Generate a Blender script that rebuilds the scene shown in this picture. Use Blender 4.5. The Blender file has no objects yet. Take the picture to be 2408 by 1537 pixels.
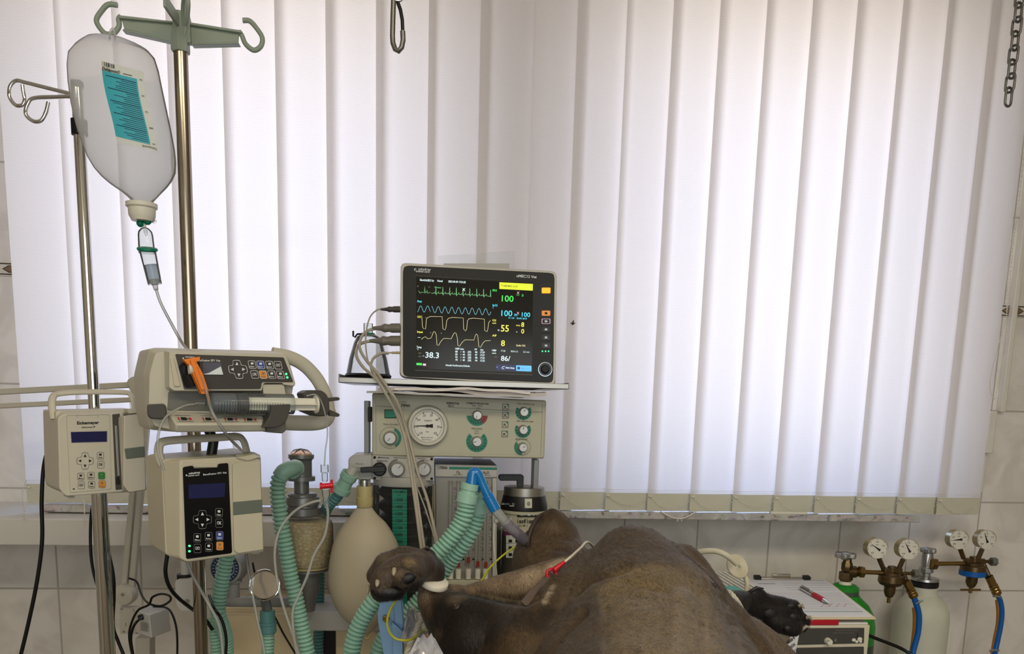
import bpy, math, random
import numpy as np
from mathutils import Vector as V, Matrix
random.seed(7)
sc = bpy.context.scene
COL = sc.collection

# ------------------------------------------------------------------ camera
F, CX, CY = 1900.0, 1204.0, 1244.0          # focal length / principal point for a 2408 x 1537 frame
PITCH, ROLL, YAW = -.1586, -.0274, -.107
CAM = V((0, -2.069, 1.4))
RM = Matrix.Rotation(YAW, 3, 'Z') @ Matrix.Rotation(PITCH, 3, 'X') @ Matrix.Rotation(ROLL, 3, 'Y')
cd = bpy.data.cameras.new('camera'); cam = bpy.data.objects.new('camera', cd); COL.objects.link(cam)
cd.sensor_width = 36; cd.lens = 36 * F / 2408; cd.clip_start = .02
cd.shift_x = -(CX - 1204) / 2408; cd.shift_y = (CY - 768.5) / 2408
cam.matrix_world = Matrix.Translation(CAM) @ (RM @ Matrix.Rotation(math.pi / 2, 3, 'X')).to_4x4()
sc.camera = cam

# ------------------------------------------------------------------ view, world, lights
sc.view_settings.view_transform = 'Standard'; sc.view_settings.look = 'None'
sc.view_settings.gamma = 1; sc.view_settings.use_curve_mapping = False
sc.view_settings.exposure = 0.1
sc.cycles.max_bounces = 10; sc.cycles.transparent_max_bounces = 16
sc.cycles.diffuse_bounces = 5; sc.cycles.glossy_bounces = 4; sc.cycles.transmission_bounces = 8
sc.cycles.use_denoising = True
sc.cycles.sample_clamp_indirect = 6
sc.cycles.caustics_refractive = False; sc.cycles.caustics_reflective = False
w = bpy.data.worlds.new('daylight'); sc.world = w; w.use_nodes = True
wn = w.node_tree; wn.nodes.clear()
wo = wn.nodes.new('ShaderNodeOutputWorld'); wb = wn.nodes.new('ShaderNodeBackground')
tc = wn.nodes.new('ShaderNodeTexCoord'); sx = wn.nodes.new('ShaderNodeSeparateXYZ')
mr = wn.nodes.new('ShaderNodeMapRange'); cr = wn.nodes.new('ShaderNodeValToRGB')
mr.inputs[1].default_value = -.9; mr.inputs[2].default_value = .9
wn.links.new(tc.outputs['Generated'], sx.inputs[0]); wn.links.new(sx.outputs[2], mr.inputs[0])
wn.links.new(mr.outputs[0], cr.inputs[0]); wn.links.new(cr.outputs[0], wb.inputs[0]); wn.links.new(wb.outputs[0], wo.inputs[0])
e = cr.color_ramp.elements
e[0].position = 0; e[0].color = (1.2, .94, .62, 1)            # pale ground outside
e[1].position = 1; e[1].color = (.17, .56, 1.42, 1)            # sky
m_ = e.new(.5); m_.color = (.98, .96, 1.0, 1)
wb.inputs[1].default_value = 4.05

def area(name, loc, rot, sx_, sy_, power, col, portal=False):
    l = bpy.data.lights.new(name, 'AREA'); l.shape = 'RECTANGLE'; l.size = sx_; l.size_y = sy_
    l.energy = power; l.color = col; l.cycles.is_portal = portal
    o = bpy.data.objects.new(name, l); COL.objects.link(o); o.location = loc; o.rotation_euler = rot
    return o
area('added_ceiling_fill', (-.6, -2.95, 2.62), (0, 0, 0), 1.2, .35, 19, (1, .87, .64))  # this and the next: unseen warm lamps, added to lift the room's brightness
area('added_ceiling_fill.001', (.9, -2.6, 2.62), (0, 0, 0), 1.2, .35, 19, (1, .87, .64))
area('window_3_daylight', (.3, -3.66, 1.55), (math.pi / 2, 0, 0), 1.7, 1.2, 18, (.88, .95, 1.0))  # unseen cool fill, added to brighten the tiles under the sill

# ------------------------------------------------------------------ pixel -> world
def ray(px, py): return RM @ V(((px - CX) / F, 1, -(py - CY) / F))
def P(px, py, Y):
    r = ray(px, py); return CAM + r * ((Y - CAM.y) / r.y)
def PZ(px, py, Z):
    r = ray(px, py); return CAM + r * ((Z - CAM.z) / r.z)
def S(px, Y):                                  # metres for a length in pixels at depth Y
    return px * (Y - CAM.y) / F
class Face:
    """a flat face of a device: passes through pixel (px,py) at depth Y; yaw>0 turns it to look right, tilt>0 to look up"""
    def __init__(s, px, py, Y, yaw=0, tilt=0):
        s.o = P(px, py, Y); a, b = math.radians(yaw), math.radians(tilt)
        s.n = V((math.sin(a) * math.cos(b), -math.cos(a) * math.cos(b), math.sin(b)))
        s.ux = V((math.cos(a), math.sin(a), 0)); s.uy = s.n.cross(s.ux) * -1
        if s.uy.z < 0: s.uy = -s.uy
        s.Y = Y
    def at(s, px, py, h=0):
        r = ray(px, py); q = s.o + s.n * h
        return CAM + r * ((q - CAM).dot(s.n) / r.dot(s.n))
    def pts(s, pl, h=0): return [s.at(x, y, h) for x, y in pl]
    def L(s, px): return S(px, s.Y)

# ------------------------------------------------------------------ materials
def lin(c): return tuple(((x / 255) / 12.92 if x / 255 <= .04045 else ((x / 255 + .055) / 1.055) ** 2.4) for x in c)
MATS = {}
def mat(name, rgb, rough=.5, metal=0., spec=.5, trans=0., ior=1.45, emit=0., alpha=1., var=.05, scale=40., bump=0., coat=0.):
    m = bpy.data.materials.new(name); m.use_nodes = True; nt = m.node_tree; b = nt.nodes['Principled BSDF']
    c = lin(rgb)
    n = nt.nodes.new('ShaderNodeTexNoise'); n.inputs['Scale'].default_value = scale; n.inputs['Detail'].default_value = 3
    t = nt.nodes.new('ShaderNodeTexCoord'); nt.links.new(t.outputs['Object'], n.inputs['Vector'])
    x = nt.nodes.new('ShaderNodeMix'); x.data_type = 'RGBA'
    x.inputs[6].default_value = (*[min(1, v * (1 - var)) for v in c], 1); x.inputs[7].default_value = (*[min(1, v * (1 + var)) for v in c], 1)
    nt.links.new(n.outputs[0], x.inputs[0]); nt.links.new(x.outputs[2], b.inputs['Base Color'])
    b.inputs['Roughness'].default_value = rough; b.inputs['Metallic'].default_value = metal
    b.inputs['Specular IOR Level'].default_value = spec; b.inputs['Transmission Weight'].default_value = trans
    b.inputs['IOR'].default_value = ior; b.inputs['Alpha'].default_value = alpha; b.inputs['Coat Weight'].default_value = coat
    if emit: b.inputs['Emission Color'].default_value = (*c, 1); b.inputs['Emission Strength'].default_value = emit
    if bump:
        bm_ = nt.nodes.new('ShaderNodeBump'); bm_.inputs['Strength'].default_value = bump; bm_.inputs['Distance'].default_value = .002
        nt.links.new(n.outputs[0], bm_.inputs['Height']); nt.links.new(bm_.outputs[0], b.inputs['Normal'])
    MATS[name] = m; return m
def tinted(name, c):
    m = bpy.data.materials.new(name); m.use_nodes = True; nt = m.node_tree; nt.nodes.clear(); o = nt.nodes.new('ShaderNodeOutputMaterial'); tr = nt.nodes.new('ShaderNodeBsdfTransparent')
    tr.inputs[0].default_value = (*c, 1); nt.links.new(tr.outputs[0], o.inputs[0]); MATS[name] = m
def thin(name, rgb, op=.15, rough=.05, tl=0., edge=.25, ior=1.25):
    """thin clear or milky plastic: transparent + glossy + a little body colour"""
    m = bpy.data.materials.new(name); m.use_nodes = True; nt = m.node_tree; nt.nodes.clear(); N = nt.nodes.new; Lk = nt.links.new
    o = N('ShaderNodeOutputMaterial'); tr = N('ShaderNodeBsdfTransparent'); c = lin(rgb)
    tr.inputs[0].default_value = (*[.5 + .5 * v for v in c], 1)
    df = N('ShaderNodeBsdfDiffuse'); df.inputs[0].default_value = (*c, 1)
    tlu = N('ShaderNodeBsdfTranslucent'); tlu.inputs[0].default_value = (*c, 1)
    ml = N('ShaderNodeMixShader'); ml.inputs[0].default_value = tl; Lk(df.outputs[0], ml.inputs[1]); Lk(tlu.outputs[0], ml.inputs[2])
    lw = N('ShaderNodeLayerWeight'); lw.inputs[0].default_value = .35
    ad = N('ShaderNodeMath'); ad.operation = 'MULTIPLY_ADD'; ad.inputs[1].default_value = edge * (1 - op); ad.inputs[2].default_value = op; ad.use_clamp = True
    pw = N('ShaderNodeMath'); pw.operation = 'POWER'; pw.inputs[1].default_value = 3.0; Lk(lw.outputs['Facing'], pw.inputs[0]); Lk(pw.outputs[0], ad.inputs[0])
    m1 = N('ShaderNodeMixShader'); Lk(ad.outputs[0], m1.inputs[0]); Lk(tr.outputs[0], m1.inputs[1]); Lk(ml.outputs[0], m1.inputs[2])
    g = N('ShaderNodeBsdfGlossy'); g.inputs['Roughness'].default_value = rough
    fr = N('ShaderNodeFresnel'); fr.inputs[0].default_value = ior
    m2 = N('ShaderNodeMixShader'); Lk(fr.outputs[0], m2.inputs[0]); Lk(m1.outputs[0], m2.inputs[1]); Lk(g.outputs[0], m2.inputs[2])
    Lk(m2.outputs[0], o.inputs[0]); MATS[name] = m; return m

# ------------------------------------------------------------------ mesh builder
TXT = {}
def text_mesh(s, bold=0.):
    k = (s, bold)
    if k not in TXT:
        cu = bpy.data.curves.new('t', 'FONT'); cu.body = s; cu.resolution_u = 3; cu.offset = bold
        o = bpy.data.objects.new('t', cu); COL.objects.link(o); bpy.context.view_layer.update()
        me = bpy.data.meshes.new_from_object(o.evaluated_get(bpy.context.evaluated_depsgraph_get()))
        vs = [v.co.copy() for v in me.vertices]; fs = [tuple(p.vertices) for p in me.polygons]
        bpy.data.meshes.remove(me); bpy.data.objects.remove(o); bpy.data.curves.remove(cu)
        x0 = min(v.x for v in vs); x1 = max(v.x for v in vs)
        TXT[k] = ([(v.x - x0, v.y) for v in vs], fs, max(x1 - x0, 1e-4))
    return TXT[k]
def frame(d):
    d = d.normalized(); a = V((0, 0, 1)) if abs(d.z) < .9 else V((1, 0, 0))
    u = d.cross(a).normalized(); return u, d.cross(u).normalized()
def spline(pts, n=8):
    """Catmull-Rom through the points (vectors of any equal length)"""
    pts = [V(p) for p in pts]; out = []
    for i in range(len(pts) - 1):
        p0 = pts[i - 1] if i else pts[0] * 2 - pts[1]; p1, p2 = pts[i], pts[i + 1]
        p3 = pts[i + 2] if i + 2 < len(pts) else pts[-1] * 2 - pts[-2]
        for k in range(n):
            t = k / n
            out.append(.5 * ((2 * p1) + (p2 - p0) * t + (2 * p0 - 5 * p1 + 4 * p2 - p3) * t * t + (3 * p1 - p0 - 3 * p2 + p3) * t ** 3))
    out.append(pts[-1]); return out
def rr(pl, r, n=4):
    """round the corners of a 2-D outline (r: one radius or one per corner)"""
    out = []; N = len(pl)
    for i in range(N):
        a, b, c = V(pl[i - 1]), V(pl[i]), V(pl[(i + 1) % N]); q = r[i] if isinstance(r, (list, tuple)) else r
        if q <= 0: out.append(tuple(b)); continue
        d1 = min(q, (a - b).length * .49); d2 = min(q, (c - b).length * .49)
        p, s_ = b + (a - b).normalized() * d1, b + (c - b).normalized() * d2
        for k in range(n + 1):
            t = k / n; out.append(tuple(p * (1 - t) ** 2 + b * 2 * t * (1 - t) + s_ * t * t))
    return out
def rect(x0, y0, x1, y1): return [(x0, y0), (x1, y0), (x1, y1), (x0, y1)]
def circ(cx, cy, rx, ry=None, n=28, a0=0, a1=360):
    ry = ry or rx; full = a1 - a0 == 360
    return [(cx + rx * math.cos(math.radians(a0 + (a1 - a0) * k / (n if full else n - 1))), cy + ry * math.sin(math.radians(a0 + (a1 - a0) * k / (n if full else n - 1)))) for k in range(n)]
class MB:
    def __init__(s): s.v = []; s.f = []; s.mi = []; s.m = []
    def mt(s, m):
        m = MATS[m] if isinstance(m, str) else m
        if m not in s.m: s.m.append(m)
        return s.m.index(m)
    def add(s, vs, fs, m):
        b = len(s.v); s.v += [V(x) for x in vs]; i = s.mt(m)
        for f in fs: s.f.append(tuple(b + k for k in f)); s.mi.append(i)
        return s
    def prism(s, pts, ext, m, back=True):
        n = len(pts); q = [p + ext for p in pts]
        fs = [tuple(range(n))] + [(k, k + n, (k + 1) % n + n, (k + 1) % n) for k in range(n)]
        if back: fs.append(tuple(range(2 * n - 1, n - 1, -1)))
        return s.add(list(pts) + q, fs, m)
    def plate(s, fc, pl, th, m, h=0):
        """outline in pixels on face fc, its front at height h, thickness th going back"""
        return s.prism(fc.pts(pl, h), fc.n * -th, m)
    def frus(s, fc, pl, pl2, th, m, h=0):
        """like plate, but the back outline is pl2 (same count)"""
        a = fc.pts(pl, h); b = fc.pts(pl2, h - th); n = len(a)
        return s.add(a + b, [tuple(range(n))] + [(k, k + n, (k + 1) % n + n, (k + 1) % n) for k in range(n)] + [tuple(range(2 * n - 1, n - 1, -1))], m)
    def flat(s, fc, pl, m, h=.0004): return s.add(fc.pts(pl, h), [tuple(range(len(pl)))], m)
    def ring(s, fc, po, pi, m, h=.0004, closed=True):
        n = len(po); k2 = n if closed else n - 1
        return s.add(fc.pts(po, h) + fc.pts(pi, h), [(k, (k + 1) % n, (k + 1) % n + n, k + n) for k in range(k2)], m)
    def outline(s, fc, pl, wpx, m, h=.0005):
        """a drawn closed line of width wpx along the outline"""
        c = V((sum(p[0] for p in pl) / len(pl), sum(p[1] for p in pl) / len(pl))); inn = []
        for p in pl:
            d = V(p) - c; l = d.length or 1; inn.append(tuple(V(p) - d * min(.9, wpx / l)))
        return s.ring(fc, pl, inn, m, h)
    def line(s, fc, pl, wpx, m, h=.0005):
        a, b = [], []
        for i, p in enumerate(pl):
            d = V(pl[min(i + 1, len(pl) - 1)]) - V(pl[max(i - 1, 0)])
            if d.length < 1e-6: d = V((1, 0))
            n_ = V((-d.y, d.x)).normalized() * wpx / 2; a.append(tuple(V(p) + n_)); b.append(tuple(V(p) - n_))
        return s.ring(fc, a, b, m, h, closed=False)
    def text(s, fc, t, x0, y0, x1, y1, hpx, m, h=.0006, bold=0., slant=None):
        """baseline from pixel (x0,y0) to (x1,y1), capital height hpx"""
        vs, fs, wd = text_mesh(t, bold); A = fc.at(x0, y0, h); B = fc.at(x1, y1, h)
        d = V((x1 - x0, y1 - y0)).normalized(); up = V((d.y, -d.x)) * hpx if slant is None else V(slant)
        C = fc.at(x0 + up.x, y0 + up.y, h)
        return s.add([A + (B - A) * (x / wd) + (C - A) * (y / .69) for x, y in vs], fs, m)
    def box(s, c, hx, hy, hz, m):
        vs = [c + hx * a + hy * b + hz * d for a in (-1, 1) for b in (-1, 1) for d in (-1, 1)]
        return s.add(vs, [(0, 1, 3, 2), (4, 6, 7, 5), (0, 4, 5, 1), (2, 3, 7, 6), (0, 2, 6, 4), (1, 5, 7, 3)], m)
    def bx(s, x0, x1, y0, y1, z0, z1, m):
        return s.box(V(((x0 + x1) / 2, (y0 + y1) / 2, (z0 + z1) / 2)), V(((x1 - x0) / 2, 0, 0)), V((0, (y1 - y0) / 2, 0)), V((0, 0, (z1 - z0) / 2)), m)
    def tube(s, pts, r, m, seg=10, cap=True, sq=1.):
        n = len(pts); vs = []; u = None
        for i, p in enumerate(pts):
            d = (pts[min(i + 1, n - 1)] - pts[max(i - 1, 0)]).normalized()
            if u is None: u, _ = frame(d)
            u = (u - d * u.dot(d)).normalized(); w_ = d.cross(u); q = r[i] if isinstance(r, (list, tuple)) else r
            vs += [p + (u * math.cos(2 * math.pi * k / seg) + w_ * (sq * math.sin(2 * math.pi * k / seg))) * q for k in range(seg)]
        fs = [(i * seg + k, i * seg + (k + 1) % seg, (i + 1) * seg + (k + 1) % seg, (i + 1) * seg + k) for i in range(n - 1) for k in range(seg)]
        if cap: fs += [tuple(range(seg - 1, -1, -1)), tuple((n - 1) * seg + k for k in range(seg))]
        return s.add(vs, fs, m)
    def lathe(s, o, ax, prof, m, seg=28, ell=1., ux=None):
        """profile [(distance along axis, radius)] round axis ax from o; ell squashes the second radius"""
        ax = ax.normalized(); u, w_ = frame(ax)
        if ux is not None: u = (ux - ax * ux.dot(ax)).normalized(); w_ = ax.cross(u)
        n = len(prof); vs = []
        for t, r in prof:
            r = max(r, 1e-5)
            vs += [o + ax * t + (u * math.cos(2 * math.pi * k / seg) + w_ * (ell * math.sin(2 * math.pi * k / seg))) * r for k in range(seg)]
        fs = [(i * seg + k, i * seg + (k + 1) % seg, (i + 1) * seg + (k + 1) % seg, (i + 1) * seg + k) for i in range(n - 1) for k in range(seg)]
        fs += [tuple(range(seg - 1, -1, -1)), tuple((n - 1) * seg + k for k in range(seg))]
        return s.add(vs, fs, m)
    def torus(s, c, ax, R, r, m, seg=28, sub=8, a0=0, a1=360, ux=None):
        u, w_ = frame(ax)
        if ux is not None: u = (ux - ax.normalized() * ux.dot(ax.normalized())).normalized(); w_ = ax.normalized().cross(u)
        full = a1 - a0 == 360; k2 = seg + (0 if full else 1)
        pts = [c + (u * math.cos(math.radians(a0 + (a1 - a0) * k / seg)) + w_ * math.sin(math.radians(a0 + (a1 - a0) * k / seg))) * R for k in range(k2)]
        if full: pts += [pts[0]]
        return s.tube(pts, r, m, sub, not full)
    def ball(s, c, r, m, seg=16, n=9):
        r = (r, r, r) if not isinstance(r, (tuple, list)) else r; vs = []; fs = []
        for i in range(n + 1):
            a = math.pi * i / n
            vs += [c + V((r[0] * math.sin(a) * math.cos(2 * math.pi * k / seg), r[1] * math.sin(a) * math.sin(2 * math.pi * k / seg), r[2] * math.cos(a))) for k in range(seg)]
        fs = [(i * seg + k, (i + 1) * seg + k, (i + 1) * seg + (k + 1) % seg, i * seg + (k + 1) % seg) for i in range(n) for k in range(seg)]
        return s.add(vs, fs, m)
    def build(s, name, parent=None, bevel=0., smooth=35, seg=2, label=None):
        lo = V((min(v.x for v in s.v), min(v.y for v in s.v), min(v.z for v in s.v)))
        hi = V((max(v.x for v in s.v), max(v.y for v in s.v)  , 0))
        if parent is None: org = V(((lo.x + hi.x) / 2, (lo.y + hi.y) / 2, lo.z)) if s.__dict__.get('org') is None else s.org
        else: org = WL[parent.name]
        me = bpy.data.meshes.new(name); me.from_pydata([v - org for v in s.v], [], s.f)
        for m in s.m: me.materials.append(m)
        me.polygons.foreach_set('material_index', s.mi)
        if smooth:
            me.polygons.foreach_set('use_smooth', [True] * len(s.f)); me.update(); me.set_sharp_from_angle(angle=math.radians(smooth))
        me.update(); o = bpy.data.objects.new(name, me); COL.objects.link(o)
        if parent is None: o.location = org
        else: o.parent = parent
        WL[o.name] = org
        if bevel:
            b = o.modifiers.new('bevel', 'BEVEL'); b.width = bevel; b.segments = seg; b.limit_method = 'ANGLE'; b.angle_limit = math.radians(40); b.harden_normals = False
        if label: o['label'] = label
        return o
WL = {}
def tag(o, label, cat, group=None):
    o['label'] = label; o['category'] = cat
    if group: o['group'] = group
    return o
def thing(name, loc, label, cat, group=None):
    o = bpy.data.objects.new(name, None); COL.objects.link(o); o.empty_display_size = .02; o.location = loc
    WL[o.name] = V(loc); return tag(o, label, cat, group)
def struct(o): o['kind'] = 'structure'; return o
def cable(name, pts, r, m, label, cat, n=8, parent=None, seg=10):
    b = MB(); b.tube([V(p) for p in spline([P(*p) for p in pts], n)], r, m, seg); o = b.build(name, parent, smooth=60)
    if parent is None: tag(o, label, cat)
    elif label: o['label'] = label
    return o
def hose_mb(mb, pts, r, m, pitch, n=10, seg=20, squash=.70):
    """corrugated hose: pts 3-D control points, r outer radius, pitch metres between ridges"""
    pp = [V(p) for p in spline(pts, 24)]; L = [0]
    for a, b in zip(pp, pp[1:]): L.append(L[-1] + (b - a).length)
    k = max(2, int(L[-1] / pitch)); st = 7; out = []; rs = []; j = 0
    for i in range(k * st + 1):
        d = L[-1] * i / (k * st)
        while j < len(L) - 2 and L[j + 1] < d: j += 1
        t = (d - L[j]) / max(1e-9, L[j + 1] - L[j]); out.append(pp[j].lerp(pp[j + 1], min(1, t)))
        rs.append(r * (squash + (1 - squash) * abs(math.sin(math.pi * i / st)) ** .7))
    mb.tube(out, rs, m, seg)
    return mb

# ------------------------------------------------------------------ room materials
def tile_mat(name, base, zg, xg, tw, th, gap, rough=.28):
    m = bpy.data.materials.new(name); m.use_nodes = True; nt = m.node_tree; b = nt.nodes['Principled BSDF']; N = nt.nodes.new; Lk = nt.links.new
    g = N('ShaderNodeNewGeometry'); s = N('ShaderNodeSeparateXYZ'); Lk(g.outputs['Position'], s.inputs[0])
    def M(op, a, bb=None, c=None):
        n = N('ShaderNodeMath'); n.operation = op
        for i, v in enumerate((a, bb, c)):
            if v is None: continue
            if isinstance(v, (int, float)): n.inputs[i].default_value = v
            else: Lk(v, n.inputs[i])
        return n.outputs[0]
    def grid(src, off, t):
        f = M('FRACT', M('MULTIPLY_ADD', src, 1 / t, -off / t + 100)); d = M('ABSOLUTE', M('SUBTRACT', f, .5))
        return M('SUBTRACT', .5, d)
    gz = M('MULTIPLY', grid(s.outputs[2], zg, th), th)
    lf = M('LESS_THAN', s.outputs[0], -.2); xx = M('MULTIPLY_ADD', lf, XL, s.outputs[0]); gx = M('MULTIPLY', grid(xx, xg, tw), tw)
    d = M('MINIMUM', gx, gz); mr_ = N('ShaderNodeMapRange'); Lk(d, mr_.inputs[0]); mr_.inputs[1].default_value = gap * .4; mr_.inputs[2].default_value = gap
    n1 = N('ShaderNodeTexNoise'); n1.inputs['Scale'].default_value = 7; n1.inputs['Detail'].default_value = 7; n1.inputs['Distortion'].default_value = 1.4
    Lk(g.outputs['Position'], n1.inputs[0])
    r = N('ShaderNodeValToRGB'); Lk(n1.outputs[0], r.inputs[0]); c = lin(base)
    r.color_ramp.elements[0].position = .36; r.color_ramp.elements[0].color = (c[0] * .86, c[1] * .85, c[2] * .84, 1)
    r.color_ramp.elements[1].position = .56; r.color_ramp.elements[1].color = (*c, 1)
    x = N('ShaderNodeMix'); x.data_type = 'RGBA'; Lk(mr_.outputs[0], x.inputs[0]); x.inputs[6].default_value = (c[0] * .6, c[1] * .59, c[2] * .57, 1)
    Lk(r.outputs[0], x.inputs[7]); Lk(x.outputs[2], b.inputs['Base Color']); b.inputs['Roughness'].default_value = rough
    bm_ = N('ShaderNodeBump'); bm_.inputs['Strength'].default_value = .6; bm_.inputs['Distance'].default_value = .002; Lk(mr_.outputs[0], bm_.inputs['Height']); Lk(bm_.outputs[0], b.inputs['Normal'])
    MATS[name] = m; return m
ZG = P(2370, 967, 0).z; XG = P(1978, 1222, 0).x; XL = (XG - P(332, 1350, 0).x) % .2
tile_mat('wall_tile', (236, 232, 226), ZG, XG, .2, .25, .0028)
tile_mat('floor_tile', (150, 146, 140), 0, 0, .33, .33, .004)
mat('plaster', (176, 168, 156), .9, var=.03, scale=12); mat('ceiling_paint', (235, 230, 222), .95, var=.02)
mat('white_paint', (214, 212, 206), .35, var=.03); mat('strip_tile', (214, 208, 196), .3); mat('strip_dark', (50, 38, 30), .35); mat('strip_brown', (128, 104, 80), .35, var=.3, scale=160)
# terrazzo-like window sill
def marble():
    m = bpy.data.materials.new('marble'); m.use_nodes = True; nt = m.node_tree; b = nt.nodes['Principled BSDF']; N = nt.nodes.new; Lk = nt.links.new
    t = N('ShaderNodeTexCoord'); n = N('ShaderNodeTexNoise'); n.inputs['Scale'].default_value = 26; n.inputs['Detail'].default_value = 9; n.inputs['Distortion'].default_value = 2.2
    v = N('ShaderNodeTexVoronoi'); v.inputs['Scale'].default_value = 34; Lk(t.outputs['Object'], n.inputs[0]); Lk(t.outputs['Object'], v.inputs[0])
    r = N('ShaderNodeValToRGB'); Lk(n.outputs[0], r.inputs[0]); e = r.color_ramp.elements
    e[0].position = .34; e[0].color = (.10, .08, .075, 1); e[1].position = .62; e[1].color = (.50, .45, .45, 1); k = e.new(.42); k.color = (.42, .35, .35, 1)
    x = N('ShaderNodeMix'); x.data_type = 'RGBA'; x.inputs[0].default_value = .18; Lk(r.outputs[0], x.inputs[6]); Lk(v.outputs['Color'], x.inputs[7])
    hs = N('ShaderNodeHueSaturation'); hs.inputs['Saturation'].default_value = .35; Lk(x.outputs[2], hs.inputs['Color']); Lk(hs.outputs[0], b.inputs['Base Color']); b.inputs['Roughness'].default_value = .4
    MATS['marble'] = m
marble()
# woven translucent blind fabric
def fabric(name, tl, col):
    m = bpy.data.materials.new(name); m.use_nodes = True; nt = m.node_tree; nt.nodes.clear(); N = nt.nodes.new; Lk = nt.links.new
    o = N('ShaderNodeOutputMaterial'); t = N('ShaderNodeTexCoord')
    mp = N('ShaderNodeMapping'); mp.inputs['Scale'].default_value = (260, 260, 520); Lk(t.outputs['Object'], mp.inputs[0])
    n = N('ShaderNodeTexNoise'); n.inputs['Scale'].default_value = 1; n.inputs['Detail'].default_value = 2; Lk(mp.outputs[0], n.inputs[0])
    w2 = N('ShaderNodeTexWave'); w2.wave_type = 'BANDS'; w2.bands_direction = 'Z'; w2.inputs['Scale'].default_value = 75; w2.inputs['Distortion'].default_value = 2; Lk(t.outputs['Object'], w2.inputs[0])
    mu = N('ShaderNodeMath'); mu.operation = 'MULTIPLY'; Lk(n.outputs[0], mu.inputs[0]); Lk(w2.outputs['Fac'], mu.inputs[1])
    r = N('ShaderNodeValToRGB'); Lk(mu.outputs[0], r.inputs[0]); e = r.color_ramp.elements; c = lin(col)
    e[0].position = .05; e[0].color = (c[0] * .93, c[1] * .93, c[2] * .93, 1); e[1].position = .5; e[1].color = (*c, 1)
    d = N('ShaderNodeBsdfDiffuse'); l = N('ShaderNodeBsdfTranslucent'); Lk(r.outputs[0], d.inputs[0]); Lk(r.outputs[0], l.inputs[0])
    x = N('ShaderNodeMixShader'); x.inputs[0].default_value = tl; Lk(d.outputs[0], x.inputs[1]); Lk(l.outputs[0], x.inputs[2]); Lk(x.outputs[0], o.inputs[0])
    MATS[name] = m
fabric('blind_fabric', .42, (240, 236, 235))
mat('blind_weight', (205, 203, 186), .7, var=.03)
mat('bead_white', (225, 222, 210), .4)
thin('window_glass', (250, 252, 255), .0)
mat('frame_white', (228, 228, 226), .4)

# ------------------------------------------------------------------ room shell
RX0, RX1, RY0, RZ1 = -2.0, 2.5, -3.7, 2.7
SILL_Y = -.19
sillz = P(1700, 1207, SILL_Y).z
wz0, wz1 = sillz + .005, 2.36
wx = [P(80, 700, 0).x, P(1060, 700, 0).x, P(1325, 700, 0).x, P(2170, 700, 0).x]
xs = [RX0] + wx + [RX1]; zs = [0, wz0, wz1, RZ1]
b = MB(); b.org = V((0, 0, 0))
for i in range(5):
    for j in range(3):
        if j == 1 and i in (1, 3): continue
        for y in (0, .24):
            b.add([V((xs[i], y, zs[j])), V((xs[i + 1], y, zs[j])), V((xs[i + 1], y, zs[j + 1])), V((xs[i], y, zs[j + 1]))], [(0, 1, 2, 3)], 'wall_tile')
for a, c in ((wx[0], wx[1]), (wx[2], wx[3])):
    for q in ([(a, wz0), (a, wz1)], [(c, wz0), (c, wz1)], [(a, wz0), (c, wz0)], [(a, wz1), (c, wz1)]):
        (x0, z0), (x1, z1) = q
        b.add([V((x0, 0, z0)), V((x1, 0, z1)), V((x1, .24, z1)), V((x0, .24, z0))], [(0, 1, 2, 3)], 'plaster')
struct(b.build('wall_back', smooth=0))
def slab(name, x0, x1, y0, y1, z0, z1, m):
    b = MB(); b.org = V((0, 0, 0)); b.bx(x0, x1, y0, y1, z0, z1, m); return struct(b.build(name, smooth=0))
slab('floor', RX0, RX1, RY0, .24, -.05, 0, 'floor_tile'); slab('ceiling', RX0, RX1, RY0, .24, RZ1, RZ1 + .05, 'ceiling_paint')
slab('wall_left', RX0 - .05, RX0, RY0, .24, 0, RZ1, 'plaster'); slab('wall_right', RX1, RX1 + .05, RY0, .24, 0, RZ1, 'plaster')
slab('wall_front', RX0, RX1, RY0 - .05, RY0, 0, RZ1, 'plaster')
for k, (a, c) in enumerate(((wx[0], wx[1]), (wx[2], wx[3]))):
    b = MB(); b.org = V((0, 0, 0)); y0, y1 = .10, .16
    for x0, x1, z0, z1 in ((a, a + .05, wz0, wz1), (c - .05, c, wz0, wz1), (a, c, wz0, wz0 + .05), (a, c, wz1 - .05, wz1)): b.bx(x0, x1, y0, y1, z0, z1, 'frame_white')
    wn_ = struct(b.build('window_%d' % (k + 1), bevel=.003)); WL[wn_.name] = V((0, 0, 0))
    b = MB(); b.bx(a + .05, c - .05, .125, .129, wz0 + .05, wz1 - .05, 'window_glass'); b.build('glass', wn_, smooth=0)
    area('window_%d_portal' % (k + 1), ((a + c) / 2, .2, (wz0 + wz1) / 2), (-math.pi / 2, 0, 0), c - a, wz1 - wz0, 1, (1, 1, 1), portal=True)
b = MB(); b.org = V((0, 0, 0))
for x0, x1, z0, z1 in ((-.62, -.55, .88, 2.22), (1.15, 1.22, .88, 2.22), (-.62, 1.22, .88, .95), (-.62, 1.22, 2.15, 2.22), (.28, .32, .95, 2.15)): b.bx(x0, x1, RY0, RY0 + .03, z0, z1, 'frame_white')
struct(b.build('window_3', bevel=.003))  # made-up frame on the unseen wall, around the added cool fill
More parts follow.
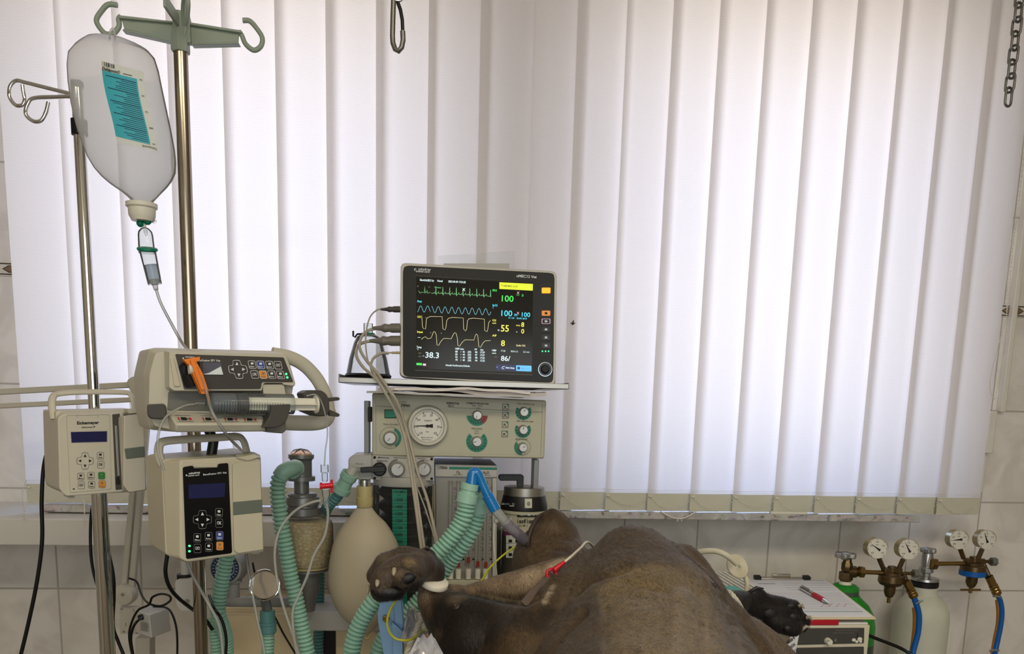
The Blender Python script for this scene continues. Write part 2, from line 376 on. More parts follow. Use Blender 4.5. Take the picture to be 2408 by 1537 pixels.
# decorative tile border across the wall
b = MB(); b.org = V((0, 0, 0)); fz0, fz1 = P(2370, 745, 0).z, P(2370, 717, 0).z
for (x0, x1) in ((RX0, wx[0] - .002), (wx[3] + .002, RX1)):
    b.bx(x0, x1, -.004, 0, fz0, fz1, 'strip_tile')
    for z in (fz0 + .0035, fz1 - .0035): b.bx(x0, x1, -.0046, -.004, z - .0012, z + .0012, 'strip_dark')
    n = int((x1 - x0) / .072); zc = (fz0 + fz1) / 2; hh = (fz1 - fz0) * .27
    for k in range(n):
        c = x0 + .036 + k * .072 if x0 > 0 else x1 - .030 - k * .072
        b.add([V((c + dx, -.0047, zc + dz)) for dx, dz in ((-.032, 0), (-.018, hh), (.018, hh), (.032, 0), (.018, -hh), (-.018, -hh))], [(0, 1, 2, 3, 4, 5)], 'strip_dark')
        b.add([V((c + dx * .9, -.0050, zc + dz * .82)) for dx, dz in ((-.032, 0), (-.018, hh), (.018, hh), (.032, 0), (.018, -hh), (-.018, -hh))], [(0, 1, 2, 3, 4, 5)], 'strip_brown')
struct(b.build('trim_1', smooth=0))
# marble window sill, and the white ledge under it at the left
b = MB(); b.org = V((0, 0, 0)); b.bx(P(100, 1185, SILL_Y).x, P(2165, 1212, SILL_Y).x, SILL_Y, 0, sillz - .0165, sillz, 'marble'); struct(b.build('trim_2', bevel=.002))
LY = -.27; lt = sillz - .019
b = MB(); b.org = V((0, 0, 0)); b.bx(RX0, P(1080, 1190, LY).x, LY, 0, P(300, 1284, LY).z, lt, 'white_paint'); struct(b.build('trim_3', bevel=.003))

# ------------------------------------------------------------------ vertical blinds
BY = -.165; SP = .1085
def blind(x_edges, label, group, zb_px, hw=.12):
    xm = (x_edges[0] + x_edges[-1]) / 2
    root = thing('vertical_blind', (xm, BY, sillz), label, 'blind', group)
    hb = MB(); hb.bx(x_edges[0] - .02, x_edges[-1] + hw, BY - .02, BY + .02, 2.50, 2.54, 'frame_white')
    hb.bx(x_edges[0] - .02, x_edges[-1] + hw, BY + .02, -.0, 2.515, 2.525, 'frame_white')
    hb.build('headrail', root)
    ends = []
    for i, x in enumerate(x_edges):
        wd = .126 if not (hw < .1 and i == len(x_edges) - 1) else .124; a = math.radians(7.5 + random.uniform(-1.2, 1.2)); zj = random.uniform(-.003, .003)
        zb = max(sillz + .002, P(zb_px[0] + i * (zb_px[2] - zb_px[0]) / len(x_edges), zb_px[1] + (zb_px[3] - zb_px[1]) * i / len(x_edges), BY).z + zj)
        d = V((math.cos(a), math.sin(a), 0)); o = V((x, BY - .012, 0)); nrm = V((math.sin(a), -math.cos(a), 0)); b = MB(); n = 8; vs = []
        for k in range(n + 1):
            t = k / n; p = o + d * (wd * t) + nrm * (.0025 * math.sin(math.pi * t))
            vs += [V((p.x, p.y, zb + .043)), V((p.x, p.y, 2.5))]
        b.add(vs, [(2 * k, 2 * k + 2, 2 * k + 3, 2 * k + 1) for k in range(n)], 'blind_fabric')
        # sewn seam above the weight pocket
        for zz in (zb + .046, zb + .0505):
            b.add([o + d * .002 + nrm * .0012 + V((0, 0, zz)), o + d * (wd - .002) + nrm * .0012 + V((0, 0, zz)), o + d * (wd - .002) + nrm * .0012 + V((0, 0, zz + .0007)), o + d * .002 + nrm * .0012 + V((0, 0, zz + .0007))], [(0, 1, 2, 3)], 'blind_weight')
        s_ = b.build('slat', root, smooth=60)
        c = o + d * (wd / 2) + V((0, 0, zb + .0215)); b = MB(); b.box(c, d * (wd / 2), nrm * .0011, V((0, 0, .0215)), 'blind_weight'); b.build('weight', s_)
        ends.append((o + d * .006 + nrm * .004 + V((0, 0, zb + .036)), s_))
    cb = MB()
    for p, _ in ends: cb.ball(p, (.0045, .003, .0028), 'bead_white', 8, 5)
    last = ends[-1][0] + V((.115, .008, 0))
    pts = [p for p, _ in ends] + [last]
    for p, q in zip(pts, pts[1:]):
        for k in range(1, 20):
            t = k / 20; c = p.lerp(q, t) + V((0, -.002, -.030 * 4 * t * (1 - t) * (.9 + .2 * math.sin(p.x * 40)))); cb.ball(c, .0015, 'bead_white', 6, 4)
    cb.build('bead_chain', root, smooth=60)
    return root
def xe(px): return P(px, 600, BY - .012).x
left_e = [xe(v) for v in (25, 158, 288, 410, 535, 655, 770, 884, 1003, 1120)]
right_e = [xe(v) for v in (1243, 1338, 1449, 1553, 1658, 1763, 1865, 1966, 2068, 2170, 2268)]
blind(left_e, 'white fabric vertical blind over the left window, behind the drip stands', 'vertical blinds', (40, 1180, 1100, 1192), .078)
blind(right_e, 'white fabric vertical blind over the right window, above the gas cylinders', 'vertical blinds', (1250, 1205, 2300, 1208))

# ------------------------------------------------------------------ shared materials
mat('steel', (205, 200, 190), .22, 1, var=.04, scale=14); mat('chrome', (225, 225, 225), .07, 1, var=.02); mat('steel_dull', (170, 168, 162), .4, 1)
mat('pole_steel', (168, 158, 144), .2, 1, var=.05, scale=10)
mat('hook_plastic', (150, 162, 148), .42); mat('black_plastic', (22, 22, 24), .4); mat('rubber_black', (14, 14, 15), .55); mat('cable_black', (10, 10, 11), .38)
mat('beige_plastic', (203, 198, 182), .45, var=.02); mat('cream_plastic', (198, 192, 170), .45, var=.02); mat('pump_grey', (196, 192, 176), .42, var=.02)
mat('dark_grey', (72, 70, 66), .45); mat('mid_grey', (112, 112, 106), .5); mat('band_grey', (104, 112, 102), .5)
mat('panel_black', (12, 13, 17), .22); mat('panel_dark', (64, 62, 58), .4); mat('ink_white', (225, 228, 230), .6, emit=.0); mat('ink_black', (28, 28, 28), .7); mat('ink_grey', (120, 120, 116), .7)
mat('lcd_blue', (34, 38, 84), .12); mat('lcd_grey', (96, 98, 112), .15); mat('lcd_reflection', (226, 236, 240), .2)
mat('key_blue', (58, 76, 158), .4); mat('key_orange', (236, 150, 44), .4); mat('key_green', (20, 140, 40), .4); mat('led_green', (60, 255, 130), .4, emit=2.5)
mat('clamp_orange', (240, 130, 22), .35); mat('ink_red', (190, 40, 40), .6)
thin('clear_plastic', (235, 240, 240), .10); thin('milky_plastic', (252, 250, 244), .5, .25, .92, 0., 1.12); tinted('bag_fluid', (.94, .955, .955))
thin('saline', (170, 188, 198), .30, .1, .6)
thin('tube_clear', (232, 234, 230), .42, .12, .4)
mat('cap_white', (224, 222, 208), .4); mat('teal_clip', (0, 120, 92), .3); mat('label_paper', (220, 224, 220), .6); mat('label_teal', (58, 176, 194), .5); mat('label_ink', (24, 70, 100), .6)
mat('arm_white', (196, 192, 178), .4)

def key(mb, fc, x, y, w_, h_, line='ink_grey', fill=None, txt=None, tm='ink_white', sk=0, icon=True):
    o = rr([(x - w_ / 2 - sk, y - h_ / 2), (x + w_ / 2 - sk, y - h_ / 2), (x + w_ / 2 + sk, y + h_ / 2), (x - w_ / 2 + sk, y + h_ / 2)], w_ * .22, 3)
    if fill: mb.flat(fc, o, fill, .0006)
    mb.outline(fc, o, 1.1, line, .0009)
    if txt:
        if icon: mb.text(fc, txt, x - w_ * .32, y + h_ * .32, x + w_ * .32, y + h_ * .32, h_ * .18, tm, .0011, .02)
        else: mb.text(fc, txt, x - w_ * .3, y + h_ * .14, x + w_ * .3, y + h_ * .14, h_ * .34, tm, .0011, .02)
    if icon: mb.flat(fc, rr(rect(x - w_ * .18, y - h_ * .28, x + w_ * .18, y - h_ * .02), 1), tm, .0011)
def dpad(mb, fc, x, y, r, line, tm, sk=0):
    a = r * .42; q = [(-a, -r), (a, -r), (a, -a), (r, -a), (r, a), (a, a), (a, r), (-a, r), (-a, a), (-r, a), (-r, -a), (-a, -a)]
    q = [(x + u + sk * v / r, y + v) for u, v in q]; mb.outline(fc, rr(q, r * .25, 3), 1.2, line, .0009)
    t = r * .17
    for dx, dy in ((0, -1), (0, 1), (-1, 0), (1, 0)):
        cx, cy = x + dx * r * .62 + sk * dy * .6, y + dy * r * .62
        mb.flat(fc, [(cx + dx * t, cy + dy * t), (cx - dx * t - dy * t, cy - dy * t + dx * t), (cx - dx * t + dy * t, cy - dy * t - dx * t)], tm, .0011)
def footlegs(root, x, y, m, n=5, R=.12):
    b = MB(); b.lathe(V((x, y, .045)), V((0, 0, 1)), [(0, .045), (.05, .045), (.07, .02)], m); b.build('base_hub', root)
    for k in range(n):
        a = 2 * math.pi * k / n + .3; d = V((math.cos(a), math.sin(a), 0)); b = MB()
        b.tube([V((x, y, .075)) + d * .03, V((x, y, .06)) + d * R], .014, m, 10); b.build('base_leg', root)
        b = MB(); b.lathe(V((x, y, .025)) + d * R - d.cross(V((0, 0, 1))) * .01, d.cross(V((0, 0, 1))), [(0, .02), (.002, .025), (.018, .025), (.02, .02)], 'rubber_black'); b.tube([V((x, y, .025)) + d * R, V((x, y, .06)) + d * R], .008, 'rubber_black', 8); b.build('caster', root)

# ------------------------------------------------------------------ drip stands
Y = -.74; c0 = P(431, 300, Y); root = thing('drip_stand', (c0.x, Y, 0), 'steel drip stand with a grey-green plastic four-hook head', 'drip stand', 'drip stands')
zt = P(430, 112, Y).z; b = MB(); b.lathe(V((c0.x, Y, .07)), V((0, 0, 1)), [(0, S(14.5, Y)), (zt - .07, S(14.5, Y))], 'pole_steel', 28); b.build('pole', root)
fc = Face(431, 100, Y); b = MB(); hm = 'hook_plastic'
b.lathe(V((c0.x, Y, P(431, 125, Y).z)), V((0, 0, 1)), [(0, S(19, Y)), (.003, S(20, Y)), (.022, S(19, Y)), (.03, S(16, Y)), (.055, S(14, Y))], hm, 6)
b.plate(fc, rr([(413, 45), (424, 28), (440, 22), (446, 50), (449, 100), (411, 100)], 4), .012, hm, .006)
fr = Face(431, 100, Y)
for th, pl in ((.003, [(284, 42), (412, 52), (410, 97), (292, 68)]), (.003, [(447, 55), (562, 75), (560, 99), (449, 103)])): b.plate(fr, pl, th, hm, .0015)
for pl in ([(279, 35), (412, 50), (412, 54), (279, 42)], [(447, 52), (568, 71), (567, 77), (447, 58)], [(290, 67), (410, 95), (410, 99), (287, 71)], [(450, 101), (560, 98), (562, 102), (450, 105)]): b.plate(fr, pl, .014, hm, .007)
b.build('hook_head', root, .0008)
def hook(root, pts, r, m, name='hook', Ys=None):
    b = MB(); b.tube([P(q[0], q[1], Ys if len(q) < 3 else q[2]) for q in [tuple(k) for k in spline([p if len(p) == 3 else (p[0], p[1], Ys) for p in pts], 6)]], r, m, 10); return b.build(name, root, smooth=60)
hook(root, [(285, 38), (279, 45), (280, 62), (266, 79), (248, 79), (233, 63), (227, 46), (238, 27), (254, 11), (276, 12)], S(5.2, Y), hm, Ys=Y)
hook(root, [(562, 74), (569, 84), (578, 104), (597, 118), (613, 109), (617, 90), (606, 70), (588, 50), (571, 48)], S(5.2, Y), hm, Ys=Y)
b = MB(); b.plate(Face(434, 60, Y - .05), [(429, 20), (441, 10), (442, 60), (434, 86), (430, 60)], .004, hm, .0); b.bx(c0.x - .002, c0.x + .002, Y - .07, Y, P(431, 70, Y).z, P(431, 40, Y).z, hm)
b.build('hook_arm', root, .0008)
hook(root, [(433, 60, Y - .06), (430, 30, Y - .07), (432, 0, Y - .085), (438, -12, Y - .10), (443, 5, Y - .11), (441, 40, Y - .10), (437, 58, Y - .09)], S(4, Y), hm)
hook(root, [(433, 75, Y + .03), (433, 60, Y + .06), (433, 20, Y + .075), (435, -2, Y + .09), (436, 20, Y + .11)], S(4, Y), hm)
footlegs(root, c0.x, Y, 'steel_dull')
MAINX = c0.x

Y = -.66; c0 = P(192, 400, Y); root = thing('drip_stand', (c0.x, Y, 0), 'thin chrome drip stand with two bent wire hooks and a black collar', 'drip stand', 'drip stands')
z1, z2, z3 = P(180, 195, Y).z, P(186, 300, Y).z, P(230, 1060, Y).z
b = MB(); b.lathe(V((c0.x, Y, .07)), V((0, 0, 1)), [(0, S(17, Y)), (z3 - .07, S(17, Y)), (z3 - .068, S(15, Y))], 'chrome', 28); b.build('lower_tube', root)
b = MB(); b.lathe(V((c0.x, Y, z3)), V((0, 0, 1)), [(0, S(12, Y)), (z1 - z3, S(12, Y))], 'chrome', 24); b.build('upper_tube', root)
b = MB(); b.lathe(V((c0.x, Y, z1)), V((0, 0, 1)), [(-.008, S(12.5, Y)), (.002, S(12.5, Y)), (.003, S(10, Y))], 'black_plastic', 20); b.build('end_cap', root)
b = MB(); b.lathe(V((c0.x, Y, z2 - S(16, Y))), V((0, 0, 1)), [(0, S(15, Y)), (.001, S(17, Y)), (S(31, Y), S(17, Y)), (S(32, Y), S(15, Y))], 'rubber_black', 8); b.build('collar', root)
hook(root, [(177, 223), (120, 209), (60, 194), (38, 190), (24, 204), (23, 228), (37, 247), (53, 247), (58, 234), (55, 215), (53, 200)], S(3.9, Y), 'chrome', Ys=Y - .02)
hook(root, [(177, 226), (130, 228), (80, 231), (65, 245), (61, 268), (77, 284), (96, 284), (108, 264), (114, 240)], S(3.9, Y), 'chrome', Ys=Y - .05)
footlegs(root, c0.x, Y, 'chrome'); LEFTX = c0.x

# ------------------------------------------------------------------ infusion bag
Y = -.80
rows = [(88, 232, 262), (92, 214, 292), (99, 203, 312), (110, 191, 333), (130, 177, 349), (160, 174.5, 358), (200, 177, 366), (250, 184, 377), (300, 195, 388), (345, 209, 397), (375, 220, 401), (400, 234, 401), (420, 250, 394), (438, 270, 383), (452, 290, 371), (464, 304, 362), (474, 312, 356), (482, 313, 356)]
def bagring(py):
    for a, c in zip(rows, rows[1:]):
        if a[0] <= py <= c[0]:
            t = (py - a[0]) / (c[0] - a[0]); l = a[1] + (c[1] - a[1]) * t; r = a[2] + (c[2] - a[2]) * t; return l, r
    return rows[0][1:] if py < rows[0][0] else rows[-1][1:]
def bagdepth(hw, py): return S(min(hw * .95, 30 + 12 * math.sin((py - 90) / 390 * math.pi)), Y)
class BagFace:
    def at(s, px, py, h=0):
        l, r = bagring(py); u = max(-.97, min(.97, (px - (l + r) / 2) / ((r - l) / 2)))
        dp = bagdepth((r - l) / 2, py) * math.sqrt(1 - u * u) ** .8
        return P(px, py, Y - dp - h)
    def pts(s, pl, h=0): return [s.at(x, y, h) for x, y in pl]
BF = BagFace()
root = thing('infusion_bag', P(334, 514, Y), 'large clear infusion bottle with turquoise label, hanging upside down from the hook', 'infusion bag')
def bagmesh(b, m, y0, y1, shrink):
    rs = [k for k in range(int(y0), int(y1) + 1, 6)] + [y1]; vs = []; n = 32
    for py in rs:
        l, r = bagring(py); c = P((l + r) / 2, py, Y); hw = (r - l) / 2; a = S(hw, Y) * shrink; d = bagdepth(hw, py) * shrink
        wob = 1
        vs += [c + V((math.cos(2 * math.pi * k / n) * a, -math.sin(2 * math.pi * k / n) * d , -.02 * 0)) for k in range(n)]
    fs = [(i * n + k, i * n + (k + 1) % n, (i + 1) * n + (k + 1) % n, (i + 1) * n + k) for i in range(len(rs) - 1) for k in range(n)]
    fs += [tuple(range(n - 1, -1, -1)), tuple((len(rs) - 1) * n + k for k in range(n))]
    b.add(vs, fs, m)
b = MB(); bagmesh(b, 'milky_plastic', 88, 482, 1); b.build('bag_body', root, smooth=60)
b = MB(); bagmesh(b, 'bag_fluid', 196, 478, .95); b.build('fluid', root, smooth=40)
b = MB(); b.tube([P(x, y, Y) for x, y in spline([(258, 92), (257, 82), (261, 70), (266, 68), (270, 78), (271, 94)], 5)], S(2.2, Y), 'milky_plastic', 8); b.build('hanging_loop', root, smooth=60)
b = MB(); z = lambda y: P(334, y, Y).z; cc = P(334.5, 495, Y); up = V((0, 0, -1))
b.lathe(V((cc.x - .0005, Y, z(476))), up, [(0, S(24, Y)), (S(2, Y), S(32, Y)), (S(10, Y), S(32, Y)), (S(13, Y), S(28, Y)), (S(28, Y), S(27, Y)), (S(33, Y), S(24, Y)), (S(38, Y), S(22, Y))], 'cap_white', 32); b.build('cap', root)
b = MB(); NU, NV = 8, 16; TL, TR, BR, BL = (238, 143), (337, 168), (370, 357), (272, 333)
def lab(u, v):
    x = (TL[0] * (1 - u) + TR[0] * u) * (1 - v) + (BL[0] * (1 - u) + BR[0] * u) * v; y = (TL[1] * (1 - u) + TR[1] * u) * (1 - v) + (BL[1] * (1 - u) + BR[1] * u) * v
    return x + 4 * math.sin(v * math.pi * 1.6) * -1 * (1 - v * .4), y
def grid(b, u0, v0, u1, v1, m, h, nu=8, nv=14):
    vs = [BF.at(*lab(u0 + (u1 - u0) * i / nu, v0 + (v1 - v0) * j / nv), h) for j in range(nv + 1) for i in range(nu + 1)]
    b.add(vs, [(j * (nu + 1) + i, j * (nu + 1) + i + 1, (j + 1) * (nu + 1) + i + 1, (j + 1) * (nu + 1) + i) for j in range(nv) for i in range(nu)], m)
grid(b, 0, 0, 1, 1, 'label_paper', .0008); grid(b, 0, .115, .83, .93, 'label_teal', .0014)
def labtext(t, u0, v, u1, h, m='label_ink', flip=False):
    (x0, y0), (x1, y1) = lab(u0, v), lab(u1, v)
    if flip: b.text(BF, t, x1, y1, x0, y0, h, m, .002, slant=(1, h))
    else: b.text(BF, t, x0, y0, x1, y1, h, m, .002, .02)
labtext('Deltajonin\u00ae', .0, .108, .42, 7, 'ink_black'); labtext('Deltajonin\u00ae', .62, .955, .97, 5.5, 'ink_black', True)
for k in range(6): grid(b, .07 + k * .042, .005, .07 + k * .042 + (.012 + .006 * (k % 3)), .055, 'ink_black', .0018, 1, 1)
random.seed(3)
for k in range(30):
    v = .16 + k * .0255; l = random.uniform(.3, .75) if k % 6 else .8
    grid(b, .80 - l * .9, v, .80, v + (.007 if k % 6 else .011), 'label_ink', .0018, 6, 1)
for k in range(3): grid(b, .5, .085 + k * .0, .72, .093, 'ink_grey', .0018, 3, 1)
for k, t in enumerate(('100', '200', '300', '400', '500')): labtext(t, .88, .12 + k * .2, .95, 3, 'ink_grey')
labtext('24 2027', .89, .72, .98, 3, 'ink_black'); b.build('label', root, smooth=0)

# ------------------------------------------------------------------ infusion set (drip chamber, tube, roller clamp)
Y = -.80; root = thing('infusion_set', P(460, 925, -.92), 'clear drip chamber and tubing with green rings and an orange roller clamp', 'infusion tube')
b = MB(); q = lambda x, y: P(x, y, Y)
ax1 = (q(346, 586) - q(340, 515)).normalized(); ax2 = (q(363, 662) - q(347, 590)).normalized()
b.tube([q(338, 512), q(341, 536)], S(3, Y), 'cap_white', 10)
b.ball(q(330, 525), (S(8, Y),) * 3, 'teal_clip'); b.ball(q(346, 521), (S(9, Y), S(6, Y), S(7, Y)), 'teal_clip'); b.build('spike', root)
b = MB(); b.tube([q(x, y) for x, y in ((355, 520), (364, 514), (366, 520), (360, 524))], S(3, Y), 'clear_plastic', 8); b.build('vent_cap', root)
b = MB(); b.lathe(q(340.5, 534), ax1, [(0, S(3, Y)), (S(3, Y), S(9, Y)), (S(9, Y), S(14, Y)), (S(16, Y), S(15.5, Y)), (S(54, Y), S(17, Y))], 'clear_plastic', 24); b.lathe(q(342, 540), ax1, [(0, S(4, Y)), (S(11, Y), S(3, Y)), (S(13, Y), .0001)], 'clear_plastic', 12)
b.lathe(q(347, 590), ax2, [(0, S(17, Y)), (S(70, Y), S(14.5, Y))], 'clear_plastic', 24); b.build('drip_chamber', root)
b = MB(); b.lathe(q(355, 623), ax2, [(0, S(14.3, Y)), (S(36, Y), S(13.3, Y))], 'saline', 24); b.build('chamber_fluid', root)
b = MB(); b.torus(q(346.5, 586), V((.05, -.25, 1)), S(17.5, Y), S(4, Y), 'teal_clip'); b.build('ring', root, smooth=60)
b = MB(); b.lathe(q(362, 658), ax2, [(0, S(15, Y)), (S(6, Y), S(13, Y)), (S(10, Y), S(6, Y)), (S(22, Y), S(4.5, Y))], 'tube_clear', 20); b.build('outlet', root)
b = MB(); b.tube([P(*p) for p in spline([(367, 680, Y), (378, 712, Y - .01), (400, 755, Y - .03), (428, 805, -.86), (452, 838, -.935), (468, 880, -.955), (486, 922, -.955), (494, 955, -.99), (508, 985, -1.0), (540, 1030, -.97), (572, 1062, -.9)], 8)], S(3.1, -.8), 'tube_clear', 10); b.build('tube', root, smooth=60)
fc = Face(460, 880, -.955, 25); b = MB(); b.plate(fc, rr([(431, 845), (470, 838), (471, 846), (462, 850), (477, 878), (490, 918), (490, 925), (474, 926), (458, 890), (444, 858)], 2), .016, 'clamp_orange', .004)
b.plate(fc, [(447, 846), (456, 844), (481, 915), (474, 917)], .004, 'clamp_orange', .009); b.build('roller_clamp', root, .0008)
b = MB(); b.lathe(fc.at(449, 866, -.002), fc.ux, [(-.003, .0075), (.006, .0075)], 'cap_white', 18); b.build('roller', root)

# ------------------------------------------------------------------ infusion pump on the thin stand (white)
fc = Face(230, 1060, -.80, 35); m = 'beige_plastic'
root = thing('infusion_pump', fc.at(230, 1168, -.05), 'off-white infusion pump with blue display, clamped on the thin chrome stand', 'infusion pump', 'infusion pumps')
b = MB(); b.frus(fc, rr([(146, 974), (266, 972), (289, 972), (290, 1156), (155, 1167), (140, 1150), (136, 985)], 6), rr([(146, 966), (266, 964), (300, 962), (300, 1154), (155, 1160), (133, 1148), (130, 980)], 6), .016, m, 0)
b.plate(fc, rr([(131, 966), (330, 962), (338, 972), (342, 1152), (290, 1158), (155, 1162), (136, 1150)], 6), .085, m, -.016)
b.plate(fc, rect(160, 1166, 176, 1171), .03, m, -.01); b.build('body', root, .002)
b = MB()
b.flat(fc, [(167, 1015.5), (251, 1013.5), (251, 1038), (169, 1040)], 'lcd_blue', .0006); b.outline(fc, [(166, 1014.5), (252, 1012.5), (252, 1039), (168, 1041)], 1, 'ink_grey', .0009)
b.text(fc, 'Eickemeyer', 181, 997.5, 233, 996, 7, 'ink_black', bold=.03); b.text(fc, 'Infusomat IP', 192, 1006, 224, 1005, 3.6, 'ink_black', bold=.02)
b.outline(fc, rr([(156, 976), (258, 974), (262, 1150), (165, 1158)], 5), .7, 'ink_grey', .0005); b.outline(fc, rr(rect(180, 976, 231, 982), 2), .7, 'ink_grey', .0005)
dpad(b, fc, 200, 1083, 20, 'ink_grey', 'ink_black')
for x, y, t, f, tm in ((236, 1071, 'Clear', None, 'ink_black'), (237, 1092, 'OK', None, 'ink_black'), (190, 1120, 'Menu', None, 'ink_black'), (214, 1118, 'Bolus', None, 'ink_black'), (239, 1118, 'Start', 'key_green', 'ink_grey'), (191, 1140.5, 'O/O', None, 'ink_black'), (215.5, 1139, 'Rate', None, 'ink_black'), (240, 1138, 'Stop', 'key_orange', 'ink_grey')):
    key(b, fc, x, y, 16.5, 17.5, 'ink_grey', f, t, tm, icon=t not in ('OK', 'O/O'))
b.flat(fc, rect(171, 1148, 176, 1150.5), 'ink_black'); b.build('keypad', root, smooth=0)
b = MB(); b.plate(fc, rr([(264, 974), (282, 972), (290, 1150), (272, 1152)], 2), .006, 'dark_grey', .0005); b.plate(fc, [(272, 1122), (281, 1121), (283, 1138), (274, 1139)], .004, 'black_plastic', .003); b.plate(fc, [(270, 1000), (276, 1000), (282, 1118), (276, 1120)], .002, 'steel_dull', .002); b.build('door_slot', root, .0005)
b = MB(); b.frus(fc, rr([(292, 977), (338, 972), (344, 1151), (303, 1157), (290, 1140)], 4), rr([(277, 980), (338, 971), (345, 1152), (303, 1158), (286, 1153)], 4), .022, m, .02)
b.plate(fc, [(293, 1054.6), (340, 1049), (340.8, 1074), (297, 1079)], .004, 'band_grey', .0215); b.build('door', root, .0012)
b = MB(); b.plate(fc, rr([(299, 961), (327, 961), (330, 970), (303, 972)], 2), .02, m, .012); b.build('latch', root, .001)
b = MB(); hp = [fc.at(x, y, h) for x, y, h in spline([(126, 985, -.03), (122, 955, -.035), (124, 935, -.04), (134, 926, -.045), (175, 922, -.045), (230, 921, -.045), (290, 922, -.045), (305, 926, -.045), (313, 940, -.04), (318, 965, -.03)], 5)]
b.tube(hp, S(5.5, -.8), m, 10, sq=1.5); b.build('handle', root, smooth=60)
b = MB(); o = fc.at(215, 1060, -.1); b.box((o + V((LEFTX, -.66, o.z))) / 2 * 1 + V((0, 0, 0)) if 0 else V((LEFTX, -.66, o.z)), V((.028, 0, 0)), V((0, .028, 0)), V((0, 0, .03)), 'dark_grey'); b.build('pole_clamp', root, .003)

# ------------------------------------------------------------------ infusion pump on the main stand (cream, black front)
fc = Face(490, 1200, -.90, 31); m = 'cream_plastic'
root = thing('infusion_pump', fc.at(480, 1322, -.05), 'cream infusion pump with glossy black keypad front, below the syringe pump', 'infusion pump', 'infusion pumps')
b = MB(); b.frus(fc, rr([(424, 1080), (560, 1074), (613, 1079), (620, 1297), (590, 1300), (438, 1321), (424, 1312)], 7), rr([(380, 1085), (540, 1072), (613, 1077), (620, 1296), (590, 1299), (438, 1322), (392, 1306)], 7), .03, m, 0)
b.plate(fc, rr([(380, 1084), (395, 1078), (545, 1068), (600, 1062), (614, 1072), (620, 1296), (590, 1300), (438, 1320), (390, 1304)], 7), .095, m, -.03)
b.plate(fc, rect(592, 1296, 612, 1303), .03, m, -.01); b.build('body', root, .002)
b = MB(); b.plate(fc, rr([(430, 1098), (454, 1094), (455, 1101), (512, 1099), (513, 1090), (537, 1088), (546, 1300), (438, 1314)], 5), .002, 'panel_black', .0022); b.build('front_panel', root, .0006)
b = MB(); fk = .0024
b.text(fc, 'mindray', 444, 1115, 471, 1112, 4.5, 'ink_white', .003, .03); b.text(fc, 'animal care', 442, 1120, 469, 1117.5, 3.4, 'ink_white', .003, .02); b.flat(fc, circ(438.5, 1117, 2, n=10), 'ink_white', .003)
b.text(fc, 'BeneFusion VP1 Vet', 478, 1117.5, 533, 1112.5, 4.2, 'ink_white', .003, .02)
b.flat(fc, [(443, 1139), (530, 1135), (528, 1168), (443, 1172)], 'lcd_blue', .0028)
class Off:
    def __init__(s, f, d): s.f = f; s.d = d; s.n = f.n; s.L = f.L
    def at(s, x, y, h=0): return s.f.at(x, y, h + s.d)
    def pts(s, pl, h=0): return [s.at(x, y, h) for x, y in pl]
f2 = Off(fc, .0022); dpad(b, f2, 476, 1221, 22, 'ink_grey', 'ink_white')
for x, y, t, f in ((515, 1205, 'Clear', None), (515.5, 1229.5, 'OK', None), (464, 1264, 'Menu', None), (490.5, 1261, 'Bolus', None), (516.5, 1259, 'Start', 'key_blue'), (464.5, 1289, 'O/O', None), (491, 1286, 'Rate', None), (517, 1283, 'Stop', 'key_orange')):
    key(b, f2, x, y, 17.5, 21, 'ink_grey', f, t, 'ink_white' if t != 'Stop' else 'ink_grey', icon=t not in ('OK', 'O/O'))
b.build('keypad', root, smooth=0)
b = MB()
for y in (1283, 1295.5): b.flat(f2, circ(445.5, y, 3, 2.5, 12), 'led_green', .001)
b.build('status_light', root, smooth=0)
b = MB(); b.plate(fc, rr([(547, 1093), (560, 1086), (612, 1083), (620, 1292), (560, 1301), (551, 1294)], 4), .004, m, .004); b.plate(fc, [(548.5, 1180), (617, 1174), (618, 1204), (549.5, 1211)], .002, 'band_grey', .005); b.build('door', root, .0012)
b = MB(); b.frus(fc, rr([(556, 1076), (596, 1068), (612, 1074), (584, 1082)], 2), rr([(552, 1068), (596, 1062), (613, 1070), (580, 1078)], 2), .02, m, .004); b.build('latch', root, .001)
b = MB(); b.plate(fc, rr(rect(455, 1090, 512, 1099), 3), .004, m, .0035); b.build('tab', root, .001)
b = MB(); hp = [fc.at(x, y, h) for x, y, h in spline([(384, 1095, -.04), (374, 1075, -.045), (374, 1050, -.05), (384, 1038, -.05), (430, 1033, -.05), (500, 1029, -.05), (556, 1026, -.05), (571, 1034, -.05), (578, 1052, -.045), (583, 1078, -.04)], 5)]
b.tube(hp, S(6.5, -.9), 'pump_grey', 10, sq=1.8); b.build('handle', root, smooth=60)
b = MB(); sf = fc  # rating labels on the side
so = fc.at(424, 1200, -.03)
b2 = [(fc.at(393 + 0, 1104, -.0295), 0)]
b.build('x', root) if 0 else None
b = MB(); side = Face(400, 1200, -.90, 31)
p00, p10, p11, p01 = fc.at(381, 1110, -.031), fc.at(381, 1110, -.085), fc.at(391, 1290, -.085), fc.at(391, 1290, -.031)
def sidep(u, v, h=.0008): return p00 * (1 - u) * (1 - v) + p10 * u * (1 - v) + p11 * u * v + p01 * (1 - u) * v - fc.ux * h
for k in range(34):
    v = .04 + k * .027; u0, u1 = .12, random.uniform(.45, .9)
    b.add([sidep(u0, v), sidep(u1, v), sidep(u1, v + .010), sidep(u0, v + .010)], [(0, 1, 2, 3)], 'ink_grey')
b.build('rating_label', root, smooth=0)
b = MB(); b.box(V((MAINX, -.745, fc.at(480, 1180).z)), V((.03, 0, 0)), V((0, .035, 0)), V((0, 0, .03)), 'dark_grey'); b.build('pole_clamp', root, .003)

